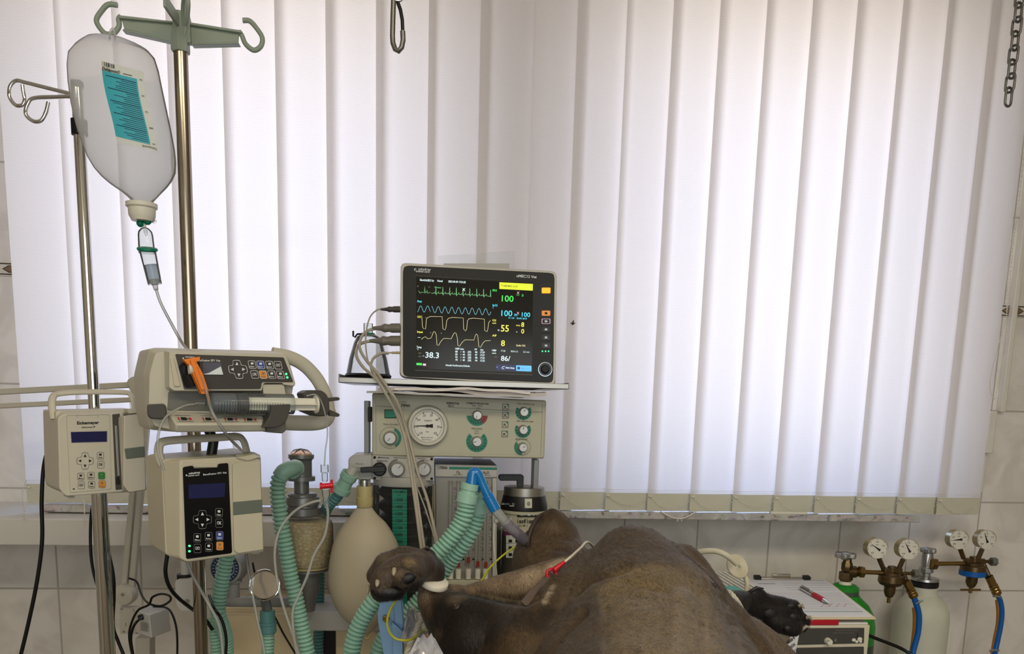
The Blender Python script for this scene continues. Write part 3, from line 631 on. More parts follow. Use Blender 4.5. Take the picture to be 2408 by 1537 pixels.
# ------------------------------------------------------------------ syringe pump
fc = Face(520, 920, -.90, 27); m = 'pump_grey'
root = thing('syringe_pump', fc.at(520, 1016, -.05), 'grey syringe pump with curved carrying handle, holding a loaded syringe', 'syringe pump')
b = MB()
b.frus(fc, rr([(366, 830), (400, 824), (655, 830), (672, 842), (690, 905), (671, 1010), (410, 1012), (362, 1000), (350, 960), (352, 880)], 8), rr([(352, 822), (360, 818), (652, 826), (668, 836), (690, 905), (671, 1012), (410, 1014), (350, 1008), (341, 966), (338, 880)], 8), .02, m, 0)
b.plate(fc, rr([(352, 820), (362, 817), (650, 825), (668, 836), (690, 905), (671, 1013), (410, 1015), (352, 1010), (342, 966), (338, 880)], 8), .085, m, -.02)
b.build('body', root, .002)
b = MB(); b.frus(fc, rr([(398, 826), (663, 831), (674, 838), (694, 900), (691, 907), (667, 904), (664, 900), (622, 900), (618, 904), (616, 918), (409, 918), (398, 910)], 4), rr([(385, 824), (660, 828), (676, 838), (695, 902), (691, 909), (667, 906), (664, 902), (620, 902), (615, 908), (614, 922), (405, 922), (388, 912)], 4), .022, m, .022); b.build('console', root, .0015)
b = MB(); b.plate(fc, rr([(412, 832), (667, 840), (690, 898), (616, 898), (613, 914), (433, 915)], 3), .001, 'panel_dark', .0232)
b.flat(fc, rr([(420, 860), (430, 852), (470, 850), (470, 905), (445, 912), (434, 910)], 6), 'panel_black', .0238)
b.plate(fc, [(476, 852), (519, 852), (525.5, 881), (478, 881)], .001, 'lcd_grey', .0245); b.flat(fc, [(519.5, 861), (525, 880.5), (477, 880), (492, 876)], 'lcd_reflection', .0250)  # the white wedge is a reflection painted on the display
f2 = Off(fc, .0234); b.text(f2, 'mindray', 436, 840.5, 458, 841, 4, 'ink_white', .001, .02); b.flat(f2, circ(431, 842, 2, n=10), 'ink_white', .001); b.text(f2, 'BeneFusion SP1 Vet', 460, 849, 518, 850, 5, 'ink_white', .001, .02)
dpad(b, f2, 559.5, 868, 22, 'ink_white', 'ink_white', 4)
for x, y, t, f in ((593, 857, 'Clear', None), (613, 857.5, 'Start', 'key_blue'), (634, 858, 'Bolus', None), (654, 858.5, 'O/O', None), (599, 880, 'OK', None), (619, 880.5, 'Stop', 'key_orange'), (639, 880.5, 'Rate', None), (659.5, 881, 'Menu', None)):
    key(b, f2, x, y, 17.5, 19, 'ink_white', f, t, 'ink_white' if t != 'Stop' else 'ink_grey', 2, icon=t not in ('OK', 'O/O'))
b.build('control_panel', root, .0)
b = MB()
for x, y in ((673, 879), (675.5, 887)): b.flat(f2, circ(x, y, 2.6, n=12), 'led_green', .001)
b.build('status_light', root, smooth=0)
b = MB(); b.plate(fc, rr([(400, 842), (408, 842), (425, 908), (410, 908)], 4), .003, 'cream_plastic', .0245); b.build('trim_strip', root, .001)
# lower deck
b = MB(); a0 = fc.pts([(394, 966), (619, 974)], .004); a1 = fc.pts([(413, 997), (620, 996)], .034); a2 = fc.pts([(412, 1016), (626, 1014)], .026); a3 = fc.pts([(394, 1012), (619, 1014)], -.01)
sdl = [a0[0], a1[0], a2[0], a3[0]]; sdr = [a0[1], a1[1], a2[1], a3[1]]
b.add(sdl + sdr, [(0, 1, 2, 3), (7, 6, 5, 4), (0, 4, 5, 1), (1, 5, 6, 2), (2, 6, 7, 3), (3, 7, 4, 0)], m); b.build('deck', root, .0025)
# instruction pictograms on the deck
b = MB(); dk0, dk1 = a0, a1
def dk(x, y):   # x 0..1 along, y 0..1 down the slope
    t = a0[0].lerp(a0[1], x); u = a1[0].lerp(a1[1], x); return t.lerp(u, y) + V((0, -.0006, .0008))
def dq(x0, y0, x1, y1, mm): b.add([dk(x0, y0), dk(x1, y0), dk(x1, y1), dk(x0, y1)], [(0, 1, 2, 3)], mm)
for c in (.12, .38, .62, .84):
    dq(c - .07, .35, c + .09, .38, 'ink_grey'); dq(c - .07, .80, c + .09, .83, 'ink_grey'); dq(c - .03, .5, c + .03, .72, 'ink_black'); dq(c + .03, .56, c + .05, .66, 'mid_grey'); dq(c + .055, .52, c + .08, .7, 'ink_red'); dq(c - .06, .5, c - .045, .72, 'ink_red')
b.build('pictogram', root, smooth=0)
b = MB(); b.plate(fc, rr([(396, 920), (614, 923), (640, 930), (640, 968), (394, 964)], 4), .002, 'mid_grey', .0015); b.build('syringe_cradle', root, .0008)
b = MB(); b.plate(fc, rr([(617, 903), (668, 903), (672, 925), (685, 935), (686, 950), (620, 930)], 3), .015, m, .018); b.build('barrel_cover', root, .001)
b = MB(); b.frus(fc, rr([(347, 953), (385, 951), (391, 960), (391, 978), (384, 984), (356, 983), (348, 975)], 6), rr([(345, 950), (387, 948), (392, 960), (392, 980), (384, 986), (354, 985), (346, 977)], 6), .012, 'dark_grey', .014); b.build('side_knob', root, .0015)
b = MB(); o1 = spline([(683, 950), (681, 968), (672, 990), (655, 1003), (620, 1005)], 4); i1 = spline([(622, 998), (632, 982), (638, 965), (638, 952)], 4)
b.plate(fc, [tuple(p) for p in o1] + [tuple(p) for p in i1], .02, 'dark_grey', .045); b.build('syringe_clamp', root, .001)
b = MB(); b.plate(fc, rr([(619, 976), (672, 972), (673, 1012), (664, 1019), (627, 1016)], 3), .05, 'mid_grey', .004); b.build('lower_block', root, .0015)
b = MB(); hp = [fc.at(x, y, h) for x, y, h in spline([(640, 832, -.05), (680, 840, -.05), (715, 858, -.05), (745, 890, -.05), (763, 925, -.05), (771, 955, -.05), (768, 982, -.05), (745, 993, -.05), (700, 994, -.05), (665, 992, -.05)], 6)]
rs = [S(13 if y < 960 else 15, -.9) for x, y, h in spline([(640, 832, 0), (680, 840, 0), (715, 858, 0), (745, 890, 0), (763, 925, 0), (771, 955, 0), (768, 982, 0), (745, 993, 0), (700, 994, 0), (665, 992, 0)], 6)]
b.tube(hp, rs, m, 14, sq=1.3); b.build('handle', root, smooth=60)
b = MB(); b.plate(fc, rr([(711, 925), (724, 917), (756, 917), (768, 925), (775, 940), (776, 965), (770, 978), (745, 979), (714, 966), (722, 950)], 6), .03, 'dark_grey', .018); b.build('drive_head', root, .002)
for pl in ([(770, 935), (795, 933), (800, 937), (797, 941), (775, 944)], [(774, 962), (797, 972), (800, 976), (795, 980), (776, 978)]):
    b = MB(); b.plate(fc, rr(pl, 2), .008, 'dark_grey', .012); b.build('lever', root, .001)
b = MB(); b.box(V((MAINX, -.745, fc.at(480, 930).z)), V((.03, 0, 0)), V((0, .045, 0)), V((0, 0, .035)), 'dark_grey'); b.build('pole_clamp', root, .003)
b = MB(); b.tube(fc.pts([(492, 1012), (502, 1038), (497, 1070), (494, 1085)], -.07), S(12, -.9), 'cable_black', 14); b.build('grip', root, smooth=50)

# syringe lying in the pump
h = .026; A = fc.at(500, 948, h); B = fc.at(690, 950, h); ax = (B - A).normalized(); k = (B - A).length / 190
mat('plunger_rubber', (18, 22, 30), .35); thin('syringe_fluid', (150, 166, 180), .35, .1, .4)
root = thing('syringe', fc.at(590, 975, h), 'large clear syringe with black plunger seal, clamped in the syringe pump', 'syringe')
b = MB(); b.lathe(A, ax, [(-38 * k, 3 * k), (-16 * k, 4 * k), (-14 * k, 10 * k), (-5 * k, 22 * k), (0, 24.5 * k), (188 * k, 24.5 * k)], 'clear_plastic', 32); b.build('barrel', root)
b = MB(); b.lathe(A, ax, [(-12 * k, 9 * k), (-4 * k, 21 * k), (0, 23.5 * k), (50 * k, 23.5 * k)], 'syringe_fluid', 28); b.build('fluid', root)
b = MB(); b.lathe(A, ax, [(50 * k, 10 * k), (54 * k, 22 * k), (55 * k, 23.8 * k), (60 * k, 23.8 * k), (61 * k, 22.5 * k), (71 * k, 22.5 * k), (72 * k, 23.8 * k), (78 * k, 23.8 * k), (78.2 * k, 5 * k)], 'plunger_rubber', 28); b.build('plunger_seal', root)
b = MB(); u = ax.cross(fc.n).normalized()
for q_, r_ in ((u, fc.n), (fc.n, u)): b.box(A + ax * (162 * k), ax * (84 * k), q_ * (15 * k), r_ * (1.6 * k), 'cap_white')
b.lathe(A, ax, [(244 * k, 22 * k), (249 * k, 22 * k)], 'cap_white', 28); b.build('plunger_rod', root, .0004)
b = MB()
for i in range(25):
    x = A + ax * ((8 + i * 6.2) * k); l = 9 if i % 5 else 15
    vs = []
    for j in range(5):
        a = math.radians(-8 + j * (l * 2.2)); vs += [x + (fc.n * math.cos(a) - V((0, 0, 1)) * math.sin(a)) * (24.8 * k), x + ax * (.9 * k) + (fc.n * math.cos(a) - V((0, 0, 1)) * math.sin(a)) * (24.8 * k)]
    b.add(vs, [(2 * j, 2 * j + 1, 2 * j + 3, 2 * j + 2) for j in range(4)], 'ink_black')
b.build('graduation', root, smooth=0)
b = MB(); b.tube([P(*p) for p in spline([(463, 949, -.93), (440, 952, -.94), (420, 960, -.95), (395, 975, -.95), (378, 1000, -.96), (371, 1035, -.965), (374, 1070, -.965), (386, 1105, -.96)], 8)], S(2.8, -.95), 'tube_clear', 10); b.build('tube', root, smooth=60)

# patient line with the red three-way stopcock
root = thing('extension_line', P(766, 1130, -.93), 'clear thin patient line with a red three-way stopcock hanging right of the syringe pump', 'infusion tube')
mat('stopcock_red', (205, 22, 40), .3); Y = -.93
b = MB(); b.tube([P(*p) for p in spline([(722, 930, -.955), (742, 928, -.96), (756, 945, -.95), (766, 980, -.94), (770, 1020, -.93), (765, 1060, -.93), (763, 1095, -.93)], 8)], S(1.8, Y), 'tube_clear', 8); b.build('tube', root, smooth=60)
b = MB(); q = lambda x, y: P(x, y, Y)
b.lathe(q(763, 1092), V((.02, 0, -1)), [(0, S(9, Y)), (S(18, Y), S(9, Y)), (S(18.5, Y), S(5, Y)), (S(20, Y), S(7, Y)), (S(36, Y), S(7, Y)), (S(40, Y), S(4, Y))], 'clear_plastic', 12); b.build('luer_connector', root)
b = MB(); b.tube([q(754, 1143), q(784, 1140)], S(6.2, Y), 'stopcock_red', 14); b.tube([q(780, 1127), q(780, 1158)], S(3, Y), 'stopcock_red', 10); b.tube([q(755, 1134), q(755, 1150)], S(3, Y), 'stopcock_red', 10); b.build('stopcock', root)
b = MB(); b.lathe(q(766, 1150), V((.03, 0, -1)), [(0, S(9, Y)), (S(14, Y), S(9, Y)), (S(20, Y), S(6, Y)), (S(28, Y), S(8, Y)), (S(42, Y), S(5, Y))], 'clear_plastic', 14); b.build('luer_connector', root)
b = MB(); b.tube([P(*p) for p in spline([(769, 1185, Y), (771, 1215, Y), (763, 1260, Y), (738, 1305, Y), (722, 1355, Y), (700, 1405, Y), (688, 1440, Y), (692, 1500, Y), (700, 1545, Y)], 8)], S(3.4, Y), 'tube_clear', 10); b.build('tube', root, smooth=60)
b = MB(); b.tube([P(*p) for p in spline([(756, 1176, Y), (735, 1180, Y), (700, 1196, Y), (668, 1228, Y), (651, 1265, Y), (646, 1310, Y), (653, 1370, Y), (668, 1430, Y), (688, 1490, Y), (705, 1545, Y)], 8)], S(3.4, Y), 'tube_clear', 10); b.build('tube', root, smooth=60)

# ------------------------------------------------------------------ articulated arm, power box, cables
Y = -.42; root = thing('articulated_arm', P(300, 1520, Y), 'pale grey jointed lamp arm behind the drip stands, ending in a round hub', 'lamp arm')
fa = Face(320, 917, Y)
for p, q_, w_ in (((-60, 924), (312, 904), 14), ((-60, 957), (312, 939), 12)):
    b = MB(); d = V((q_[0] - p[0], q_[1] - p[1])).normalized(); n_ = V((-d.y, d.x)) * w_ / 2
    b.plate(fa, [(p[0] + n_.x, p[1] + n_.y), (q_[0] + n_.x, q_[1] + n_.y), (q_[0] - n_.x, q_[1] - n_.y), (p[0] - n_.x, p[1] - n_.y)], .015, 'arm_white', .0); b.build('upper_bar', root, .002)
b = MB(); b.plate(fa, rr([(296, 895), (312, 884), (350, 882), (360, 900), (356, 950), (334, 962), (318, 946)], 8), .02, 'arm_white', .006); b.lathe(fa.at(324, 917, .006), fa.n, [(0, S(6, Y)), (.003, S(5, Y)), (.006, S(2, Y))], 'chrome', 14); b.build('joint', root, .002)
for dx, w0 in ((-9, 15), (9, 15)):
    b = MB(); b.plate(fa, [(298 + dx - w0 / 2, 1390), (298 + dx + w0 / 2, 1390), (338 + dx + w0 / 2 - 1, 950), (338 + dx - w0 / 2 + 1, 950)], .014, 'arm_white', -.002); b.build('lower_bar', root, .002)
b = MB(); b.lathe(fa.at(299, 1394, -.01), fa.n, [(0, S(25, Y)), (.016, S(25, Y)), (.024, S(21, Y)), (.026, S(12, Y))], 'arm_white', 32); b.lathe(fa.at(290, 1396, .014), fa.n, [(0, S(5, Y)), (.006, S(3, Y))], 'chrome', 12); b.build('hub', root, .0)
b = MB(); b.plate(fa, rr(rect(282, 1426, 352, 1490), 3), .01, 'arm_white', -.004)
for x, y in ((286, 1431), (316, 1434), (291, 1484), (322, 1487)): b.lathe(fa.at(x, y, -.004), fa.n, [(0, S(3, Y)), (.002, S(2, Y))], 'steel_dull', 8)
b.text(fa, 'I  I', 295, 1472, 308, 1472, 9, 'ink_grey', -.003); b.plate(fa, rect(318, 1500, 352, 1900), .035, 'arm_white', -.006); b.build('mounting_plate', root, .001)
fb = Face(352, 1460, -.50, 38); root = thing('power_box', fb.at(350, 1500, -.02), 'white box-shaped power supply with a round socket, below the round hub', 'power supply')
b = MB(); b.plate(fb, [(316, 1432), (350, 1445), (356, 1500), (318, 1487)], .0, 'arm_white', 0) if 0 else None
A_, B_, C_, D_ = P(316, 1432, -.50), P(351, 1444, -.53), P(357, 1500, -.53), P(318, 1486, -.50); dv = P(397, 1430, -.44) - B_
b.prism([A_, B_, C_, D_], dv, 'white_paint'); b.build('case', root, .002)
b = MB(); n_ = (B_ - A_).cross(D_ - A_).normalized(); n_ = n_ if n_.y < 0 else -n_; b.lathe(P(334, 1450, -.515), n_, [(0, .006), (.006, .005)], 'black_plastic', 14); b.build('socket', root)
b = MB()
for i in range(7):
    y = 1462 + i * 3; b.add([P(330, y, -.5185), P(348, y + 3, -.5345), P(348, y + 4.4, -.5345), P(330, y + 1.4, -.5185)], [(0, 1, 2, 3)], 'ink_grey')
b.build('rating_label', root, smooth=0)
cable('power_cable', [(130, 1040, -.70), (112, 1062, -.72), (102, 1105, -.72), (98, 1180, -.72), (99, 1270, -.72), (88, 1360, -.72), (70, 1450, -.72), (46, 1550, -.72), (20, 1640, -.72)], S(4.3, -.72), 'cable_black', 'thick black power cable hanging left of the white infusion pump', 'cable')
cable('power_cable', [(222, 1165, -.63), (214, 1215, -.62), (213, 1290, -.62), (220, 1345, -.62), (236, 1400, -.62)], S(3.4, -.66), 'cable_black', 'short black cable looping behind the thin chrome stand', 'cable')
cable('power_cable', [(240, 1190, -.62), (252, 1280, -.62), (266, 1350, -.63), (268, 1400, -.63), (266, 1470, -.63), (278, 1508, -.63), (294, 1550, -.63), (310, 1620, -.63)], S(3.9, -.66), 'cable_black', 'black cable running down just right of the thin chrome stand', 'cable')
cable('power_cable', [(394, 1300, -.80), (389, 1344, -.80), (398, 1378, -.79), (418, 1404, -.77), (450, 1430, -.73), (478, 1450, -.69), (500, 1480, -.68)], S(4.6, -.8), 'cable_black', 'black cable curving from under the cream pump to the main stand', 'cable')
cable('power_cable', [(335, 1450, -.53), (321, 1462, -.55), (312, 1478, -.55), (308, 1505, -.55), (315, 1550, -.55), (320, 1600, -.55)], S(3, -.53), 'cable_black', 'thin black cable plugged into the socket of the white power supply', 'cable')
cable('power_cable', [(304, 1359, -.45), (322, 1368, -.46), (334, 1400, -.5), (350, 1418, -.56), (378, 1424, -.58), (400, 1412, -.58), (398, 1400, -.58), (378, 1396, -.58), (358, 1404, -.58), (350, 1421, -.575), (324, 1435, -.57), (308, 1468, -.57), (304, 1500, -.57), (313, 1550, -.57)], S(2.6, -.53), 'cable_black', 'thin black cable looped above the white power supply', 'cable')
cable('power_cable', [(360, 1425, -.46), (390, 1428, -.46), (404, 1442, -.46), (414, 1472, -.46), (417, 1510, -.46), (416, 1560, -.46)], S(2.5, -.5), 'cable_black', 'thin black cable arching right of the white power supply', 'cable')

# ------------------------------------------------------------------ anaesthesia workstation
mat('machine_beige', (190, 188, 166), .45, var=.02); mat('machine_grey', (150, 150, 146), .4); mat('light_grey', (188, 186, 180), .4)
mat('metal_grey', (128, 128, 126), .38, .55); mat('scale_green', (22, 130, 104), .45); mat('scale_red', (150, 44, 36), .45); mat('dial_white', (226, 224, 214), .4)
mat('knob_grey', (172, 170, 164), .3, .35); mat('hose_green', (146, 190, 172), .38, var=.04); mat('hose_blue_green', (92, 142, 142), .4); mat('conn_green', (156, 196, 178), .35)
mat('rubber_cream', (180, 170, 148), .5, var=.04, scale=9); mat('rubber_yellow', (186, 172, 122), .45); mat('copper_glass', (226, 190, 160), .1, .5)
mat('wood_light', (232, 212, 172), .5, var=.10, scale=9); mat('navy', (38, 56, 88), .4); mat('purple', (120, 60, 100), .5)
mat('screen_black', (34, 34, 32), .12, spec=.3); mat('bezel_black', (27, 27, 28), .38, spec=.3); mat('monitor_frame', (205, 202, 190), .4)
for n_, c_ in (('glow_green', (60, 220, 90)), ('glow_cyan', (70, 205, 235)), ('glow_yellow', (235, 230, 90)), ('glow_pale', (214, 208, 160)), ('glow_white', (210, 232, 240)), ('glow_dim', (120, 120, 112)), ('glow_lime', (205, 220, 40)), ('glow_blue', (96, 178, 240)), ('glow_pink', (226, 180, 200)), ('glow_navy', (40, 44, 84)), ('glow_wave_g', (120, 190, 130)), ('glow_wave_b', (110, 180, 205))):
    mat(n_, c_, .4, emit=.75)
mat('glow_orange', (255, 140, 20), .4, emit=1.6); mat('key_amber', (226, 140, 60), .4, emit=.35)
thin('clear_glass', (255, 255, 255), .03, .05, 0., .2, 1.2); thin('smoke_clear', (150, 150, 150), .12)
def granules():
    m = bpy.data.materials.new('granules'); m.use_nodes = True; nt = m.node_tree; b = nt.nodes['Principled BSDF']; N = nt.nodes.new; Lk = nt.links.new
    t = N('ShaderNodeTexCoord'); v = N('ShaderNodeTexVoronoi'); v.feature = 'DISTANCE_TO_EDGE'; v.inputs['Scale'].default_value = 125; mp = N('ShaderNodeMapping'); mp.inputs['Scale'].default_value = (1, 1, 1.5)
    n = N('ShaderNodeTexNoise'); n.inputs['Scale'].default_value = 130; ml = N('ShaderNodeMixRGB'); ml.inputs[0].default_value = .02; Lk(t.outputs['Object'], mp.inputs[0]); Lk(mp.outputs[0], ml.inputs[1]); Lk(n.outputs['Color'], ml.inputs[2]); Lk(ml.outputs[0], v.inputs[0])
    r = N('ShaderNodeValToRGB'); Lk(v.outputs['Distance'], r.inputs[0]); e = r.color_ramp.elements; e[0].color = (*lin((112, 80, 34)), 1); e[0].position = .0; e[1].color = (*lin((255, 238, 184)), 1); e[1].position = .16
    Lk(r.outputs[0], b.inputs['Base Color']); b.inputs['Roughness'].default_value = .8; bp = N('ShaderNodeBump'); bp.inputs['Distance'].default_value = .0015; Lk(v.outputs['Distance'], bp.inputs['Height']); Lk(bp.outputs[0], b.inputs['Normal'])
    MATS['granules'] = m
granules()
def arc(cx, cy, r0, r1, a0, a1, n=20):
    o = circ(cx, cy, r1, n=n, a0=a0, a1=a1); i = circ(cx, cy, r0, n=n, a0=a0, a1=a1); return o, i
def knob(root, fc, x, y, r, m='knob_grey', h=.016, ang=-60, name='knob', pt='ink_black'):
    b = MB(); R = fc.L(r); c = fc.at(x, y, 0)
    b.lathe(c, fc.n, [(0, R * 1.12), (h * .35, R * 1.1), (h * .45, R), (h * .9, R * .95), (h, R * .84)], m, 28)
    top = Off(fc, h + .0002); a = math.radians(ang); b.line(top, [(x + r * .1 * math.cos(a), y + r * .1 * math.sin(a)), (x + r * .7 * math.cos(a), y + r * .7 * math.sin(a))], 1.2, pt, .0003)
    return b.build(name, root)
GX = P(1080, 1000, -.42)
root = thing('ventilator', P(1080, 1540, -.42), 'beige respirator cabinet with a round pressure gauge and green dials', 'ventilator')
fc = Face(1080, 1000, -.50); m = 'machine_beige'
b = MB(); b.frus(fc, rr([(877, 925), (1283, 943), (1278, 1076), (877, 1069)], 6), rr([(875, 923), (1285, 941), (1280, 1078), (875, 1071)], 6), .004, m, 0); b.plate(fc, rr([(875, 923), (1285, 941), (1280, 1078), (875, 1071)], 6), .24, m, -.004); b.build('cabinet', root, .0015)
b = MB(); ln = lambda pl, w_=.9, mm='ink_grey': b.line(fc, pl, w_, mm)
ln([(883, 953.7), (938, 958)]); ln([(1052, 957), (1207, 966)]); ln([(1252, 968), (1277, 969)]); b.outline(fc, rr([(883, 932), (1276, 949), (1272, 1070), (884, 1063)], 4), .6, 'ink_grey')
b.line(fc, [(938, 958), (938, 945), (948, 944), (956, 946)], .9, 'ink_black'); b.text(fc, 'STEPHAN', 943, 955.5, 964, 956.5, 6.5, 'ink_black', bold=.03)
b.text(fc, 'RESPIRATOR', 1050, 949.5, 1080, 951, 4.6, 'ink_black', bold=.03); b.text(fc, 'ASV-U', 1053, 955.5, 1067, 956.3, 4, 'ink_black', bold=.03)
b.text(fc, 'ATEMZEITVERH\u00c4LTNIS', 1096, 949, 1149, 951.5, 3.8, 'ink_black', bold=.02); b.text(fc, 'INSP.  EXSP.', 1110, 955, 1135, 956, 3, 'ink_black'); b.text(fc, '<1  INSEC', 1114, 960, 1131, 961, 3, 'ink_black')
b.flat(fc, rect(904, 962.5, 932, 983), 'ink_black'); b.flat(fc, rect(905.5, 964, 930.5, 981), 'scale_green', .0008)
b.text(fc, 'TIDAL-VOLUMEN', 900.5, 999, 936.6, 1000, 3.8, 'ink_black'); b.text(fc, 'FREQUENZ', 1108.5, 1009, 1134, 1010, 4, 'ink_black'); b.text(fc, '1/min', 1116, 1014, 1126, 1014.4, 3, 'ink_black'); b.text(fc, 'RATE', 1116, 1019.5, 1126, 1020, 3, 'ink_black')
b.text(fc, 'MAX. DRUCK mbar', 1217, 951, 1258, 952.3, 3.8, 'ink_black'); b.text(fc, 'MIN. DRUCK mbar', 1215, 991.7, 1255, 992.6, 3.8, 'ink_black'); b.text(fc, 'SENSITIVIT\u00c4T', 1212, 1034, 1241, 1034.8, 3.8, 'ink_black')
b.outline(fc, circ(918, 1029, 26, n=40), 1, 'ink_grey'); b.ring(fc, *arc(918, 1029, 18.5, 25, -65, 60), 'scale_green', closed=False)
b.ring(fc, *arc(1122, 976, 12.5, 25, 55, 178), 'scale_green', closed=False); b.ring(fc, *arc(1122, 976, 12.5, 25, 2, 55), 'scale_red', closed=False)
b.ring(fc, *arc(1121, 1037.6, 14, 25, -48, 228, 40), 'scale_green', closed=False)
for (x, y, a0, a1) in ((1231, 968, -35, 215), (1229.5, 1010, -35, 215), (1228.5, 1051, 95, 220)): b.ring(fc, *arc(x, y, 12, 19, a0, a1, 30), 'scale_green', closed=False)
b.outline(fc, circ(1228.5, 1051, 19.5, n=30), .9, 'ink_grey', .0004)
for x, y, r, a0, a1, n in ((1121, 1037.6, 20, -35, 215, 12), (1122, 976, 19, 12, 168, 10), (1231, 968, 15.5, -25, 205, 9), (1229.5, 1010, 15.5, -25, 205, 9)):
    for k in range(n):
        a = math.radians(a0 + (a1 - a0) * k / (n - 1)); b.flat(fc, circ(x + r * math.cos(a), y + r * math.sin(a), 1.4, n=6), 'ink_black', .0008)
for x, y in ((1189, 956.6), (1189, 976), (1188, 998), (1187, 1020)):
    b.outline(fc, rr(rect(x - 7.5, y - 7.5, x + 7.5, y + 7.5), 1.5), 1.2, 'ink_black'); b.flat(fc, [(x + 1, y - 7), (x + 7, y - 7), (x + 7, y)], 'scale_green', .0007); b.line(fc, [(x - 5, y + 4), (x - 1, y + 1), (x + 2, y + 4), (x + 5, y + 3)], 1.2, 'ink_black', .0008); b.flat(fc, rect(x - 4, y - 2, x + 1, y), 'ink_black', .0007)
b.build('front_marking', root, smooth=0)
for x, y, r, a in ((918, 1029, 14.5, 130), (1122, 976, 10.5, 105), (1121, 1037.6, 11.5, 165), (1231, 968, 10.5, -45), (1229.5, 1010, 10.5, -65), (1228.5, 1051, 10.5, -10)): knob(root, fc, x, y, r, ang=a)
b = MB(); c = fc.at(1006, 1000.5); R = fc.L(47); b.lathe(c, fc.n, [(-.001, R * 1.02), (.010, R), (.016, R * .93), (.016, R * .82), (.009, R * .79)], 'monitor_frame', 48); g = b.build('pressure_gauge', root)
f2 = Off(fc, .0095); b = MB(); b.flat(f2, circ(1006, 1000.5, 36.5, n=40), 'dial_white', .0)
for k in range(71):
    a = math.radians(135 + 270 * k / 70); r0 = 29 if k % 10 == 0 else 31.5; b.line(f2, [(1006 + r0 * math.cos(a), 1000.5 + r0 * math.sin(a)), (1006 + 34 * math.cos(a), 1000.5 + 34 * math.sin(a))], 1.5 if k % 10 == 0 else .6, 'ink_black')
for k, t in enumerate(('-10', '0', '10', '20', '30', '40', '50', '60')):
    a = math.radians(135 + 270 * k / 7); x, y = 1006 + 25 * math.cos(a), 1000.5 + 25 * math.sin(a); w_ = 3 * len(t) / 2 + .5; b.text(f2, t, x - w_, y + 2, x + w_, y + 2, 5, 'ink_black')
b.text(f2, 'Stephan', 998, 990, 1015, 990, 4, 'ink_black'); b.text(f2, 'mbar', 1001, 1016, 1009, 1016, 3, 'ink_black'); b.text(f2, 'Beatmungsdruck', 990, 1029, 1018, 1030, 3, 'ink_black'); b.text(f2, 'Manometer', 992, 1034, 1015, 1035, 3, 'ink_black'); b.build('dial_face', g, smooth=0)
b = MB(); b.flat(f2, [(974, 1001.5), (974, 1000.2), (1004, 999.5), (1014, 997), (1018, 996.5), (1018, 1005.5), (1014, 1005), (1004, 1002.5)], 'ink_black', .0015); b.lathe(f2.at(1005, 1001, 0), fc.n, [(0, .003), (.003, .003)], 'ink_black', 12); b.build('needle', g)
b = MB(); b.bx(P(858, 1000, -.42).x, P(870, 1000, -.42).x, -.44, -.40, P(862, 1300, -.42).z, P(862, 942, -.42).z, 'metal_grey'); b.build('left_post', root, .001)
b = MB(); b.bx(P(1252, 1100, -.42).x, P(1264, 1100, -.42).x, -.44, -.40, .12, P(1258, 1078, -.42).z, 'metal_grey'); b.build('right_post', root, .001)
b = MB(); b.plate(Face(868, 980, -.47), rr(rect(865, 956, 874, 992), 3), .02, 'rubber_black'); b.build('side_latch', root, .001)

# trolley carrying the ventilator
root = thing('equipment_trolley', V((P(700, 1400, -.4).x, -.4, 0)), 'light wood and grey metal trolley under the breathing circuit', 'trolley')
tx0, tx1 = P(527, 1480, -.42).x, P(1200, 1480, -.42).x
b = MB(); zt = P(630, 1428, -.42).z; b.bx(tx0, tx1, -.42, -.30, .12, zt, 'wood_light'); b.build('cabinet_body', root, .003)
b = MB()
for x0, x1 in ((tx0 + .004, P(742, 1480, -.42).x), (P(790, 1480, -.42).x, tx1 - .004)): b.bx(x0, x1, -.428, -.42, .14, zt - .01, 'wood_light')
b.build('door', root, .002)
b = MB(); b.bx(P(742, 1480, -.42).x, P(790, 1480, -.42).x, -.424, -.419, .14, zt - .01, 'rubber_black'); b.build('gap', root)
b = MB(); b.tube([P(527, 1413, -.46), P(690, 1415, -.46)], S(13, -.46), 'machine_grey', 16); b.build('support_arm', root)
b = MB(); b.plate(Face(780, 1460, -.52), [(716, 1438), (1020, 1440), (1020, 1484), (716, 1483)], .14, 'light_grey'); b.build('shelf_rail', root, .002)
for x in (tx0 + .04, tx1 - .04):
    for y in (-.40, -.32): b = MB(); b.lathe(V((x - .01, y, .03)), V((1, 0, 0)), [(0, .028), (.02, .028)], 'rubber_black', 18); b.bx(x - .012, x + .012, y - .012, y + .012, .03, .12, 'metal_grey'); b.build('caster', root)

